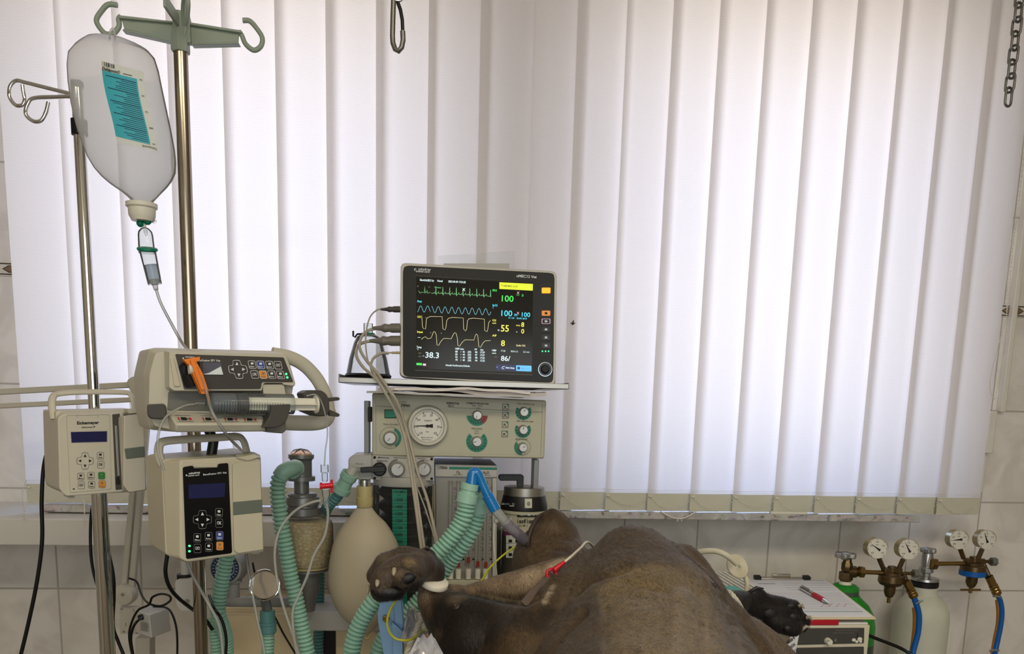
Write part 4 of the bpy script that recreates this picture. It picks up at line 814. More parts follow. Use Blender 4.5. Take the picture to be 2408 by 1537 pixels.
# valve block with two knobs and the bellows chamber
fc = Face(940, 1100, -.50); root = thing('bellows_unit', P(945, 1540, -.45), 'grey valve block with black lever above a clear bellows chamber with green scale', 'bellows unit')
b = MB(); b.plate(fc, rr([(874, 1070), (1020, 1075), (1020, 1130), (874, 1128)], 4), .12, 'light_grey', .0); b.build('panel', root, .001)
b = MB(); b.plate(fc, rr([(819, 1078), (828, 1070), (875, 1069), (875, 1128), (842, 1128), (819, 1112)], 6), .09, 'light_grey', .006); b.build('hand_block', root, .005)
b = MB(); b.text(Off(fc, .006), 'Hand-', 836, 1092, 856, 1092.5, 5, 'ink_grey'); b.text(Off(fc, .006), 'beatmung', 831, 1101, 874, 1102, 5, 'ink_grey'); b.text(Off(fc, .006), 'MAN', 836, 1111, 852, 1111.5, 5, 'ink_grey')
b.text(fc, 'MANUAL', 889, 1077, 916, 1078, 3.6, 'ink_black', bold=.02); b.text(fc, 'RESPIRATOR', 886, 1085, 911, 1085.5, 3.4, 'ink_black', bold=.02); b.text(fc, 'EXSPIRATION PEEP', 926, 1077, 955, 1078, 3, 'ink_black'); b.text(fc, 'INSPIRATION', 981, 1078.5, 1002, 1079, 3, 'ink_black'); b.text(fc, 'PLATEAU', 993, 1083.5, 1008, 1084, 3, 'ink_black')
b.ring(fc, *arc(935, 1102, 19, 23, 120, 270), 'mid_grey', closed=False); b.ring(fc, *arc(997, 1102, 18, 22, 120, 270), 'mid_grey', closed=False)
for x, y in ((881, 1075), (881, 1124), (1015, 1079), (1015, 1125)): b.flat(fc, circ(x, y, 3.4, n=12), 'ink_black', .0006)
b.build('front_marking', root, smooth=0)
knob(root, fc, 935, 1102, 16, ang=-45); knob(root, fc, 997, 1102, 15.5, ang=-65)
b = MB(); b.lathe(fc.at(893, 1102), fc.n, [(0, fc.L(16)), (.012, fc.L(16)), (.014, fc.L(13))], 'black_plastic', 28); b.plate(fc, rr([(847, 1099), (905, 1096), (907, 1109), (848, 1111)], 3), .012, 'black_plastic', .026); b.build('lever', root, .001)
ca = P(949, 1131, -.46); R = S(68, -.46); zb = P(949, 1445, -.46).z; H = ca.z - zb
b = MB(); b.lathe(V((ca.x, -.46, ca.z)), V((0, 0, -1)), [(0, R), (H, R)], 'clear_glass', 40); b.build('chamber', root)
b = MB(); prof = []; n = 10
for k in range(n): prof += [(.004 + k * H / n, R * .66), (.004 + (k + .42) * H / n, R * .92), (.004 + (k + .58) * H / n, R * .92)]
b.lathe(V((ca.x, -.46, ca.z - .003)), V((0, 0, -1)), prof, 'rubber_black', 36); b.build('bellows', root, smooth=20)
b = MB(); b.lathe(V((ca.x, -.46, ca.z + .012)), V((0, 0, -1)), [(0, R * 1.02), (.014, R * 1.03), (.018, R)], 'light_grey', 40); b.build('chamber_ring', root)
b = MB(); b.lathe(V((ca.x, -.46, zb)), V((0, 0, -1)), [(0, R * 1.03), (.03, R * 1.03)], 'light_grey', 40); b.build('chamber_base', root)
for sx_ in (-1, 1): b = MB(); b.tube([V((ca.x + sx_ * R * 1.02, -.50, ca.z)), V((ca.x + sx_ * R * 1.02, -.50, zb))], .004, 'chrome', 12); b.build('tie_rod', root)
fs_ = Face(940, 1200, -.50 - .042); b = MB(); b.plate(fs_, [(922, 1150), (957, 1151), (957, 1444), (924, 1444)], .002, 'scale_green'); b.text(fs_, 'VOLUMEN', 924, 1158, 954, 1158.5, 4.6, 'ink_black', bold=.02); b.text(fs_, 'ml', 935, 1165, 942, 1165, 3.6, 'ink_black')
for k in range(15):
    y = 1175 + 16.4 * k; t = str(1500 - 100 * k); 
    if k < 15: b.text(fs_, t, 930 if len(t) > 3 else 933, y + 3, 947, y + 3, 6.6, 'ink_black', bold=.02)
    b.line(fs_, [(922.5, y), (928, y)], 1, 'ink_black'); b.line(fs_, [(951, y), (957, y)], 1, 'ink_black'); b.line(fs_, [(922.5, y + 8.2), (957, y + 8.2)], .6, 'ink_black')
b.build('scale_plate', root, smooth=0)

# reservoir bag
Y = -.62; root = thing('breathing_bag', P(856, 1490, Y), 'large cream rubber breathing bag hanging under the valve block', 'breathing bag')
Rw = [(1190, 841, 873), (1200, 834, 880), (1213, 824, 891), (1226, 814, 905), (1239, 804, 915), (1256, 794, 925), (1274, 786, 934), (1300, 779, 941), (1330, 774, 944), (1368, 772, 944), (1400, 778, 940), (1424, 788, 930), (1445, 801, 915), (1460, 815, 900), (1474, 836, 886), (1484, 850, 876), (1490, 858, 868)]
def loft(b, rw, Y, m, n=32, flat=.8, wob=None):
    vs = []
    for y, l, r in rw:
        c = P((l + r) / 2, y, Y); a = S((r - l) / 2, Y)
        vs += [c + V((math.cos(2 * math.pi * k / n) * a, -math.sin(2 * math.pi * k / n) * a * flat * (1 if wob is None else wob(k / n, y)), 0)) for k in range(n)]
    fs = [(i * n + k, i * n + (k + 1) % n, (i + 1) * n + (k + 1) % n, (i + 1) * n + k) for i in range(len(rw) - 1) for k in range(n)]
    fs += [tuple(range(n - 1, -1, -1)), tuple((len(rw) - 1) * n + k for k in range(n))]; b.add(vs, fs, m)
b = MB(); loft(b, [tuple(v) for v in spline([V(r) for r in Rw], 2)], Y, 'rubber_cream', 40, .72); b.build('bag', root, smooth=60)
b = MB(); b.lathe(P(857, 1142, Y), V((0, 0, -1)), [(0, S(18, Y)), (.002, S(18.5, Y)), (S(26, Y), S(17.5, Y)), (S(27, Y), S(19.5, Y)), (S(44, Y), S(19, Y)), (S(49, Y), S(17, Y))], 'rubber_yellow', 28); b.build('bag_neck', root)
b = MB(); b.lathe(P(857, 1128, Y), V((0, 0, -1)), [(0, S(14, Y)), (S(16, Y), S(14, Y))], 'chrome', 24); b.build('port', root)
b = MB(); b.torus(P(863, 1496, Y), V((0, -1, 0)), S(6, Y), S(2.5, Y), 'rubber_yellow', 16, 6); b.build('bag_tip', root, smooth=60)

# soda-lime canister
Y = -.55; root = thing('absorber_canister', P(724, 1438, Y), 'clear canister of pale yellow granules under a grey metal valve with domed top', 'absorber')
dn = V((0, 0, -1))
def cyl(b, x, y0, segs, m, n=36): b.lathe(P(x, y0, Y), dn, [(S(t, Y), S(r, Y)) for t, r in segs], m, n)
b = MB(); cyl(b, 708, 1068, [(0, 29), (8, 29), (12, 25), (14, 24), (49, 24), (50, 31), (60, 31), (61, 17), (92, 17)], 'metal_grey'); b.build('valve_body', root)
b = MB(); c = P(708, 1069, Y); b.lathe(c, V((0, 0, 1)), [(0, S(25, Y)), (S(4, Y), S(24, Y)), (S(8, Y), S(18, Y)), (S(11, Y), S(9, Y)), (S(12, Y), 0)], 'copper_glass', 28)
for a in (0, 60, 120): d = V((math.cos(math.radians(a)), math.sin(math.radians(a)), 0)); b.tube([c + d * S(24, Y) + V((0, 0, S(3, Y))), c + d * S(15, Y) + V((0, 0, S(11, Y))), c + V((0, 0, S(14, Y))), c - d * S(15, Y) + V((0, 0, S(11, Y))), c - d * S(24, Y) + V((0, 0, S(3, Y)))], S(1.3, Y), 'metal_grey', 6)
b.build('dome', root)
b = MB(); cyl(b, 711, 1158, [(0, 30), (3, 33), (8, 33), (9, 37), (12, 38), (27, 38), (28, 34), (32, 36), (34, 42), (50, 42), (53, 38)], 'metal_grey'); b.build('lid', root)
b = MB(); cyl(b, 722, 1209, [(0, 40), (6, 44), (14, 56), (24, 59), (100, 61), (118, 57), (127, 46)], 'clear_glass'); b.build('glass', root)
b = MB(); cyl(b, 722, 1222, [(0, 50), (6, 55), (14, 57), (88, 58.5), (104, 55)], 'granules'); o = b.build('granules', root); o['kind'] = 'stuff'
b = MB(); cyl(b, 722, 1326, [(0, 55), (6, 54), (8, 50)], 'rubber_yellow'); b.build('gasket', root)
b = MB(); cyl(b, 724, 1335, [(0, 48), (5, 48), (8, 30), (16, 29), (55, 27), (66, 21), (103, 15)], 'metal_grey'); b.build('pedestal', root)
b = MB(); b.tube([P(703, 1098, Y - .02), P(688, 1102, Y - .06)], S(12, Y), 'metal_grey', 6); b.build('side_port', root)

# corrugated hoses
def hose(name, conn, pts, r, pitch, label, m='hose_green', cm='conn_green'):
    root = thing(name, pts[-1] if isinstance(pts[-1], V) else P(*pts[-1]), label, 'breathing hose')
    b = MB(); hose_mb(b, [P(*p) for p in pts], r, m, pitch); b.build('corrugated_tube', root, smooth=55)
    for c in conn:
        b = MB(); pp = [P(*p) for p in c[0]]; b.tube(spline(pp, 6) if len(pp) > 2 else pp, c[1], cm, 24)
        for q in c[2]: b.tube([pp[0].lerp(pp[-1], q[0]), pp[0].lerp(pp[-1], q[1])], q[2], cm, 24)
        b.build('connector', root, .0008)
    return root
Ya = -.66; s_ = S(1, Ya)
hose('breathing_hose', [([(698, 1099, -.62), (684, 1101, -.65), (668, 1108, Ya), (659, 1120, Ya)], 18.5 * s_, [(.0, .35, 21 * s_)])],
     [(662, 1112, Ya), (654, 1135, Ya), (654, 1171, Ya), (658, 1204, Ya), (662, 1234, Ya), (668, 1265, Ya), (674, 1298, Ya), (680, 1333, Ya), (686, 1363, Ya), (693, 1391, Ya), (702, 1434, Ya), (713, 1486, Ya), (726, 1545, Ya), (745, 1640, Ya)], 18.5 * s_, 10.2 * s_, 'thick green corrugated hose arching off the domed valve, in front of the granule canister')
Yb = -.50; s_ = S(1, Yb)
hose('breathing_hose', [([(824, 1112, -.57), (800, 1157, -.56)], 17 * S(1, -.56), [(0, .3, 20 * S(1, -.56)), (.72, 1, 21 * S(1, -.56))])],
     [(803, 1150, -.56), (788, 1172, -.55), (772, 1188, -.53), (763, 1210, -.46), (757, 1250, -.44), (752, 1310, -.44), (751, 1370, -.44), (750, 1430, -.44), (749, 1500, -.44), (748, 1600, -.44)], 13.5 * s_, 8.5 * s_, 'green corrugated hose dropping behind the granule canister from the hand ventilation block', 'hose_blue_green')
b = MB(); b.tube([P(832, 1098, -.57), P(818, 1124, -.57)], S(11, -.57), 'light_grey', 16); o = b.build('elbow_port'); 
o.parent = bpy.data.objects['bellows_unit']; o.location = o.location - WL['bellows_unit']
Yc = -.64; s_ = S(1, Yc)
hose('breathing_hose', [], [(536, 1290, Yc), (532, 1315, Yc), (526, 1345, Yc), (519, 1382, Yc), (514, 1415, Yc), (514, 1445, Yc), (522, 1470, Yc + .02), (530, 1500, Yc + .04), (534, 1560, Yc + .06), (536, 1640, Yc + .06)], 18 * s_, 9 * s_, 'short green corrugated hose coming down from under the cream infusion pump')
Yd = -.60; s_ = S(1, Yd)
hose('breathing_hose', [], [(502, 1452, Yc + .03), (503, 1480, Yc + .03), (507, 1520, Yc + .03), (510, 1600, Yc + .03)], 12 * s_, 8 * s_, 'narrow green corrugated hose beside the main stand, lower left of the wooden door')
root = thing('pressure_gauge', P(624, 1430, Yd), 'round chrome-rimmed glass pressure gauge on a green corrugated tube', 'gauge')
fg = Face(622, 1375, Yd - .03, -6, 14); b = MB(); c = fg.at(622, 1375); R = fg.L(35)
b.torus(c, fg.n, R, fg.L(3), 'chrome', 40, 10); b.lathe(c, fg.n * -1, [(0, R), (.020, R * .98), (.034, R * .7), (.04, R * .3)], 'chrome', 36); b.build('case', root)
b = MB(); b.flat(fg, circ(622, 1375, 33, n=40), 'dial_white', -.006); b.line(Off(fg, -.0055), [(612, 1384), (632, 1378)], 1.5, 'ink_black', .0003); b.text(Off(fg, -.0055), 'bar', 613, 1392, 628, 1391, 5, 'ink_black', .0003)
for k in range(25):
    a = math.radians(150 + 240 * k / 24); b.line(fg, [(622 + 26 * math.cos(a), 1375 + 26 * math.sin(a)), (622 + 30 * math.cos(a), 1375 + 30 * math.sin(a))], .9, 'ink_grey', -.0052)
b.build('dial_face', root, smooth=0)
b = MB(); b.lathe(fg.at(622, 1375, -.002), fg.n, [(0, R * .97), (.002, R * .9), (.004, R * .5), (.0045, 0)], 'clear_glass', 36); b.build('glass', root)
b = MB(); b.tube([P(624, 1408, Yd), P(629, 1438, Yd)], s_ * 12, 'metal_grey', 6); b.build('neck', root)
hose('breathing_hose', [([(628.5, 1434, Yd), (631, 1488, Yd)], 17.5 * s_, [(.5, .62, 20.5 * s_), (.62, .95, 19 * s_)])], [(630.5, 1478, Yd), (631, 1510, Yd), (629, 1550, Yd), (628, 1640, Yd)], 15 * s_, 8 * s_, 'green hose with a flared cuff under the chrome-rimmed gauge', 'hose_green', 'hose_blue_green')
# dial valve behind the pump hose
root = thing('relief_valve', P(545, 1400, -.52), 'grey relief valve with a navy dial, half hidden behind a green hose', 'valve')
fv = Face(529, 1336, -.56, -12); b = MB(); b.lathe(fv.at(529, 1336), fv.n * -1, [(0, fv.L(34)), (.002, fv.L(38)), (.03, fv.L(40)), (.045, fv.L(34))], 'machine_grey', 36); b.build('housing', root)
b = MB(); b.flat(fv, circ(529, 1336, 33, n=36), 'navy', .0006)
for k in range(24):
    a = math.radians(k * 15); b.line(fv, [(529 + 25 * math.cos(a), 1336 + 25 * math.sin(a)), (529 + 30 * math.cos(a), 1336 + 30 * math.sin(a))], 1, 'ink_white', .0009)
b.outline(fv, circ(529, 1336, 22, n=36), 1, 'ink_white', .0009); b.build('dial', root, smooth=0)
b = MB(); b.lathe(P(548, 1362, -.54), dn, [(0, S(20, -.54)), (S(6, -.54), S(20, -.54)), (S(8, -.54), S(14, -.54)), (S(42, -.54), S(14, -.54))], 'machine_grey', 24); b.build('base', root)
root = thing('rail_clamp', P(434, 1434, -.60), 'pale grey rounded block with black collar left of the main stand', 'clamp')
b = MB(); b.plate(Face(434, 1395, -.62), rr([(411, 1366), (420, 1361), (460, 1361), (464, 1366), (462, 1430), (450, 1436), (424, 1436), (414, 1420)], 7), .05, 'light_grey'); b.build('body', root, .005)
b = MB(); b.lathe(P(434, 1349, -.60), dn, [(0, S(17, -.6)), (S(14, -.6), S(17, -.6))], 'rubber_black', 24); b.build('collar', root)
b = MB(); b.lathe(P(434, 1312, -.60), dn, [(0, S(9, -.6)), (S(38, -.6), S(10, -.6))], 'light_grey', 18); b.build('stem', root)
b = MB(); b.lathe(Face(441, 1411, -.62).at(441, 1411), V((0, -1, 0)), [(0, S(4, -.6)), (.006, S(5, -.6)), (.009, S(3, -.6))], 'steel', 14); b.build('screw', root)
cable('gas_tube', [(439, 1318, -.80), (452, 1350, -.79), (468, 1380, -.79), (493, 1424, -.79), (512, 1461, -.79), (521, 1500, -.79), (525, 1560, -.79)], S(3.6, -.8), 'tube_clear', 'clear tube slanting across the main stand from the cream infusion pump', 'tube')
cable('power_cable', [(492, 1400, -.66), (503, 1428, -.70), (518, 1450, -.70), (528, 1478, -.70), (532, 1510, -.70), (529, 1560, -.70)], S(3.6, -.7), 'cable_black', 'black cable curving down just right of the main stand', 'cable')
cable('gas_tube', [(579, 1303, -.84), (583, 1335, -.82), (590, 1375, -.80), (599, 1424, -.80), (608, 1470, -.80), (617, 1505, -.80), (626, 1560, -.80)], S(3.2, -.8), 'tube_clear', 'pale tube running down in front of the chrome-rimmed gauge', 'tube')
cable('power_cable', [(594, 1322, -.5), (600, 1350, -.5), (615, 1400, -.48), (645, 1448, -.5), (668, 1492, -.5), (700, 1545, -.5)], S(2.4, -.5), 'cable_black', 'thin black cable crossing behind the gauge hose over the wooden door', 'cable')

# gas flow meter bank
fc = Face(1095, 1230, -.46); root = thing('flow_meter', P(1095, 1378, -.42), 'grey flow meter bank with red floats behind the green hoses', 'flow meter')
b = MB(); b.plate(fc, [(1022, 1091), (1169, 1094), (1168, 1366), (1023, 1364)], .17, 'metal_grey', -.004); b.build('housing', root, .001)
b = MB(); b.plate(fc, [(1023, 1091), (1169, 1094), (1169, 1122), (1023, 1120)], .01, 'light_grey', .004); b.build('header', root, .001)
b = MB(); b.plate(fc, [(1025, 1123), (1156, 1125), (1156, 1362), (1026, 1362)], .003, 'machine_grey', 0); b.plate(fc, [(1158, 1124), (1168, 1124), (1168, 1362), (1158, 1362)], .008, 'light_grey', .003); b.build('panel', root, .0005)
f2 = Off(fc, .004); b = MB(); b.flat(f2, [(1056, 1097), (1168.5, 1099), (1168.5, 1104.5), (1056, 1103)], 'scale_green'); b.text(f2, 'STEPHAN', 1033, 1102, 1052, 1102.5, 6, 'ink_black', bold=.03); b.line(f2, [(1030, 1104), (1030, 1092)], .8, 'ink_black')
b.text(f2, 'O\u2082', 1073, 1112.6, 1082, 1113, 6, 'ink_black', bold=.02); b.text(f2, 'N\u2082O', 1136, 1113.5, 1150, 1114, 6, 'ink_black', bold=.02)
for x0, x1, y in ((1067, 1087, 1116), (1132, 1153, 1117)): b.line(f2, [(x0, y + 2.5), (x0, y), (x1, y), (x1, y + 2.5)], .9, 'ink_black')
b.build('header_marking', root, smooth=0)
for i, (x, fy) in enumerate(((1060, 1340), (1078, 1328), (1101.5, 1318), (1123.5, 1327), (1142.5, 1329))):
    b = MB(); b.lathe(P(x, 1130, -.468), dn, [(0, S(4.5, -.468)), (S(205, -.468), S(4.5, -.468))], 'clear_glass', 14); t = b.build('flow_tube', root)
    b = MB(); b.lathe(P(x, fy - 8, -.468), dn, [(0, S(3.8, -.468)), (S(13, -.468), S(3.8, -.468))], 'scale_red', 12); b.build('float', t)
    b = MB(); b.lathe(P(x, 1337, -.472), dn, [(0, S(6.5, -.47)), (S(8, -.47), S(7, -.47)), (S(20, -.47), S(6, -.47)), (S(24, -.47), S(7, -.47))], 'cap_white', 16); b.build('flow_valve', t)
    b = MB()
    for k in range(22):
        y = 1150 + k * 8; b.line(fc, [(x + 6, y), (x + (10 if k % 2 else 13), y)], .8, 'ink_black', .0004)
        if k % 3 == 0: b.text(fc, str(11 - k // 2), x + 9, y - 1.5, x + 14, y - 1.5, 4, 'ink_black', .0006)
    b.build('flow_scale', t, smooth=0)
b = MB(); b.plate(fc, [(1022, 1364), (1172, 1364), (1172, 1384), (1022, 1382)], .2, 'machine_beige', .02); b.build('base', root, .002)

# vaporizer
Y = -.42; root = thing('vaporizer', P(1233, 1400, Y), 'round anaesthetic vaporizer with black dial and a cream tag reading 0', 'vaporizer')
ax = P(1233, 1145, Y); R = S(54, Y)
def vl(b, y0, segs, m): b.lathe(P(1233, y0, Y), dn, [(S(t, Y), S(r, Y)) for t, r in segs], m, 48)
b = MB(); vl(b, 1143, [(0, 44), (1, 48), (20, 49)], 'steel_dull'); b.build('cap', root)
b = MB(); vl(b, 1163, [(0, 50), (3, 51), (26, 56), (33, 56)], 'black_plastic'); b.build('dial', root)
b = MB(); vl(b, 1196, [(0, 56), (7, 56), (8, 54)], 'machine_beige'); vl(b, 1203, [(0, 52), (44, 52)], 'machine_beige'); b.build('collar', root)
b = MB(); vl(b, 1247, [(0, 53), (9, 53)], 'purple'); b.build('colour_band', root)
b = MB(); vl(b, 1256, [(0, 54), (150, 54)], 'dark_grey'); b.build('body', root)
class CylFace:      # surface wrapped round the vaporizer
    def __init__(s, r): s.r = S(r, Y); s.c = P(1233, 1200, Y)
    def at(s, px, py, h=0):
        rd = ray(px, py); o = CAM - s.c; rr_ = s.r + h; a = rd.x ** 2 + rd.y ** 2; bb = 2 * (o.x * rd.x + o.y * rd.y); cc = o.x ** 2 + o.y ** 2 - rr_ ** 2
        t = (-bb - math.sqrt(max(0, bb * bb - 4 * a * cc))) / (2 * a); return CAM + rd * t
    def pts(s, pl, h=0): return [s.at(x, y, h) for x, y in pl]
def ctext(b, cf, t, x0, x1, y, hp, m, h, bold=0.):
    w_ = (x1 - x0) / len(t)
    for i, ch in enumerate(t):
        if ch != ' ': b.text(cf, ch, x0 + i * w_ + (w_ * .3 if ch in 'lI.' else 0), y, x0 + (i + (.55 if ch in 'lI.' else .88)) * w_, y, hp, m, h, bold)
def wrap(b, cf, x0, y0, x1, y1, m, h=.0006, n=8):
    vs = [cf.at(x0 + (x1 - x0) * i / n, y, h) for i in range(n + 1) for y in (y0, y1)]; b.add(vs, [(2 * i, 2 * i + 2, 2 * i + 3, 2 * i + 1) for i in range(n)], m)
b = MB(); cd_ = CylFace(56.5); cb_ = CylFace(54.6); wrap(b, cd_, 1234, 1172, 1251, 1194, 'cap_white'); b.text(cd_, '0', 1240, 1188, 1246, 1188, 8, 'ink_black', .001, .02); b.build('reading_tag', root, smooth=0)
b = MB()
for x, t in ((1181, '1'), (1187, '0.8'), (1194, '0.6'), (1206, '0.2')): b.text(cd_, t, x - 2, 1186, x + 4, 1186.5, 4, 'ink_white', .001)
wrap(b, cd_, 1198, 1188, 1209, 1190, 'ink_white', .001); b.build('dial_marking', root, smooth=0)
b = MB(); wrap(b, cb_, 1216, 1205, 1262, 1215, 'ink_black', .0006); ctext(b, cb_, 'Vol.', 1222, 1236, 1212, 5, 'ink_white', .0012, .02); b.add(cb_.pts([(1240, 1212), (1244, 1207), (1248, 1212)], .0012), [(0, 1, 2)], 'ink_white'); ctext(b, cb_, '%', 1252, 1258, 1212, 5, 'ink_white', .0012); ctext(b, cb_, 'Isoflurane', 1215, 1272, 1229, 9, 'ink_black', .001, .03); ctext(b, cb_, 'Vapor 19.3', 1216, 1241, 1237, 4, 'ink_black', .001)
wrap(b, cb_, 1190, 1258, 1262, 1311, 'label_paper', .0008)
for k in range(9): x, y = 1196 + (k % 3) * 16, 1268 + (k // 3) * 16; wrap(b, cb_, x, y, x + 8, y + 7, 'ink_black', .0012, 2)
for y in (1276, 1292): wrap(b, cb_, 1190, y, 1262, y + .8, 'ink_grey', .0012)
b.build('label', root, smooth=0)
b = MB(); fh = Face(1205, 1125, Y); b.plate(fh, rr([(1174, 1118), (1178, 1116), (1228, 1116), (1232, 1119), (1231, 1144), (1217, 1144), (1217, 1130), (1176, 1130), (1173, 1126)], 3), .02, 'black_plastic', .01); b.build('lock_lever', root, .002)
b = MB(); b.plate(Face(1170, 1300, -.40), [(1163, 1246), (1178, 1246), (1178, 1370), (1163, 1370)], .05, 'dark_grey'); b.build('mount', root, .001)

# Y-piece, circuit hoses and tracheal tube
mat('blue_plastic', (20, 118, 190), .18, coat=.4); thin('tube_purple', (196, 190, 206), .45, .12, .5)
Y = -.85; s_ = S(1, Y); root = thing('y_connector', P(1163, 1200, Y), 'glossy blue Y connector joining two green hoses', 'hose connector')
b = MB(); pts = [P(x, y, z) for x, y, z in spline([(1108, 1150, Y), (1110, 1125, Y), (1113, 1112, Y), (1122, 1112, Y), (1130, 1128, Y), (1140, 1150, Y), (1149, 1169, Y)], 6)]
b.tube(pts, [s_ * (15 - 4.5 * min(1, i / 26)) for i in range(len(pts))], 'blue_plastic', 20); b.tube([P(1112, 1120, Y + .03), P(1126, 1150, Y + .035)], s_ * 11, 'blue_plastic', 18); b.build('wye', root, smooth=60)
b = MB(); b.tube([P(1146, 1163, Y), P(1149, 1169, Y)], s_ * 14, 'blue_plastic', 20); b.tube([P(1149, 1169, Y), P(1165, 1199, Y)], s_ * 14, 'blue_plastic', 20); b.build('patient_port', root, .0005)
hose('breathing_hose', [([(1106, 1136, Y), (1094, 1192, Y)], 19 * s_, [(0, .28, 21 * s_), (.42, .82, 24.5 * s_)])],
     [(1098, 1183, Y), (1089, 1219, Y), (1075, 1244, Y), (1056, 1270, Y), (1034, 1294, Y), (1000, 1325, Y), (950, 1362, Y), (905, 1392, Y), (880, 1413, Y), (855, 1449, Y), (838, 1486, Y), (827, 1535, Y), (820, 1640, Y)], 21.5 * s_, 10.6 * s_, 'front green corrugated hose from the blue connector, passing behind the dog paw')
s2 = S(1, Y + .04)
hose('breathing_hose', [([(1130, 1156, Y + .035), (1125, 1208, Y + .04)], 16 * s2, [(0, .25, 18 * s2), (.4, .95, 20 * s2)])],
     [(1125, 1205, Y + .04), (1115, 1237, Y + .04), (1099, 1266, Y + .04), (1077, 1297, Y + .045), (1055, 1326, Y + .05), (1030, 1362, Y + .05), (995, 1400, Y + .05), (962, 1436, Y + .05), (925, 1472, Y + .05), (900, 1505, Y + .05), (884, 1550, Y + .05), (870, 1640, Y + .05)], 19.5 * s2, 10.2 * s2, 'rear green corrugated hose from the blue connector, beside the front one')
root = thing('tracheal_tube', P(1200, 1240, Y), 'clear connector and pale tracheal tube leading into the dog mouth', 'tracheal tube')
b = MB(); b.tube([P(1164, 1197, Y), P(1188, 1227, Y)], s_ * 11.5, 'tube_clear', 18); b.tube([P(1186, 1224, Y), P(1190, 1230, Y)], s_ * 14, 'tube_clear', 18); b.ball(P(1168, 1224, Y), s_ * 7, 'tube_clear', 12, 7); b.ball(P(1181, 1239, Y), s_ * 4, 'tube_clear', 12, 7); b.ball(P(1202, 1219, Y), s_ * 4, 'tube_clear', 12, 7); b.build('connector', root)
b = MB(); b.tube([P(1187, 1226, Y), P(1205, 1243, Y), P(1228, 1264, Y + .012), P(1252, 1284, Y + .055)], s_ * 13.5, 'tube_purple', 20)
for k in range(4): b.ball(P(1206 + k * 8, 1232 + k * 7, Y - s_ * 12), (s_ * 1.6,) * 3, 'ink_grey', 6, 4)
b.build('tube', root)
cable('sample_line', [(1163, 1229, Y), (1161, 1262, Y + .01), (1163, 1300, Y + .02), (1168, 1352, Y + .04), (1172, 1400, Y + .05)], s_ * 2, 'cap_white', 'thin white sampling line hanging from the tracheal tube connector', 'tube')
mat('yellow_cable', (206, 206, 50), .35)
cable('yellow_line', [(1236, 1274, -.80), (1210, 1286, -.80), (1177, 1310, -.80), (1150, 1337, -.80), (1130, 1368, -.80), (1090, 1420, -.80), (1040, 1455, -.84), (1000, 1477, -.90), (974, 1499, -.94), (954, 1505, -.95), (929, 1500, -.95), (914, 1481, -.95), (911, 1456, -.95), (919, 1431, -.95), (932, 1410, -.95), (944, 1396, -.95)], S(2.6, -.85), 'yellow_cable', 'thin yellow line from the dog mouth looping down below its paw', 'cable')

# ------------------------------------------------------------------ tray, papers, monitor, mask
root = thing('instrument_tray', P(1070, 915, -.45), 'shallow stainless steel tray carrying the patient monitor', 'tray')
yf, yb = -.56, -.27; zt = P(1100, 903, yf).z; x0, x1 = P(796, 890, yf).x, P(1338, 912, yf).x
b = MB(); b.bx(x0, x1, yf, yb, zt - .004, zt - .002, 'steel_dull')
for a in ((x0, x1, yf, yf + .002, zt - .004, zt + .006), (x0, x1, yb - .002, yb, zt - .004, zt + .006), (x0, x0 + .002, yf, yb, zt - .004, zt + .012), (x1 - .002, x1, yf, yb, zt - .004, zt + .008)): b.bx(*a, 'steel_dull')
b.build('tray_body', root, .0008); ZTRAY = zt - .002
ztop = fc0z = P(1080, 934, -.48).z
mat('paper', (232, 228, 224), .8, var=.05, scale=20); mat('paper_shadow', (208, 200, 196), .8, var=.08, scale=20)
vt = P(1080, 932, -.50).z
def sheet(name, x0, x1, y0, y1, z, th, m, lab, cat, amp=.0015, seed=0, group=None):
    b = MB(); nx, ny = 26, 8; random.seed(seed); ph = [random.uniform(0, 6) for _ in range(4)]; vs = []
    for s in (1, 0):
        for j in range(ny + 1):
            for i in range(nx + 1):
                u, v = i / nx, j / ny; x = x0 + (x1 - x0) * u; y = y0 + (y1 - y0) * v
                vs.append(V((x + .01 * v, y, z + amp * (math.sin(u * 7 + ph[0] + v * 2) + .6 * math.sin(u * 19 + ph[1]) + .5 * math.sin(v * 9 + ph[2])) + (th if s else 0))))
    W = nx + 1; K = W * (ny + 1); fs = []
    for j in range(ny):
        for i in range(nx): a = j * W + i; fs += [(a, a + 1, a + W + 1, a + W), (K + a, K + a + W, K + a + W + 1, K + a + 1)]
    for i in range(nx): fs += [(i, i + K, i + K + 1, i + 1), (ny * W + i, ny * W + i + 1, ny * W + i + 1 + K, ny * W + i + K)]
    for j in range(ny): fs += [(j * W, (j + 1) * W, (j + 1) * W + K, j * W + K), (j * W + nx, j * W + nx + K, (j + 1) * W + nx + K, (j + 1) * W + nx)]
    b.add(vs, fs, m); return tag(b.build(name, smooth=40), lab, cat, group)
xa, xb = P(866, 915, -.52).x, P(1282, 935, -.52).x; dz = (ZTRAY - .004 - vt)
sheet('folder', xa - .0, xa + .30, -.565, -.28, vt + dz * .10, .004, 'light_grey', 'pale board sticking out at the left under the paper pile', 'folder', .0008, 1)
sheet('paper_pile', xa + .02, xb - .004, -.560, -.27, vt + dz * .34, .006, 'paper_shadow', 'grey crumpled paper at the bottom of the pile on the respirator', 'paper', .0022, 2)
sheet('paper_pile', xa + .05, xb - .035, -.568, -.28, vt + dz * .66, .0045, 'paper', 'white crumpled paper at the top of the pile under the steel tray', 'paper', .0018, 5)

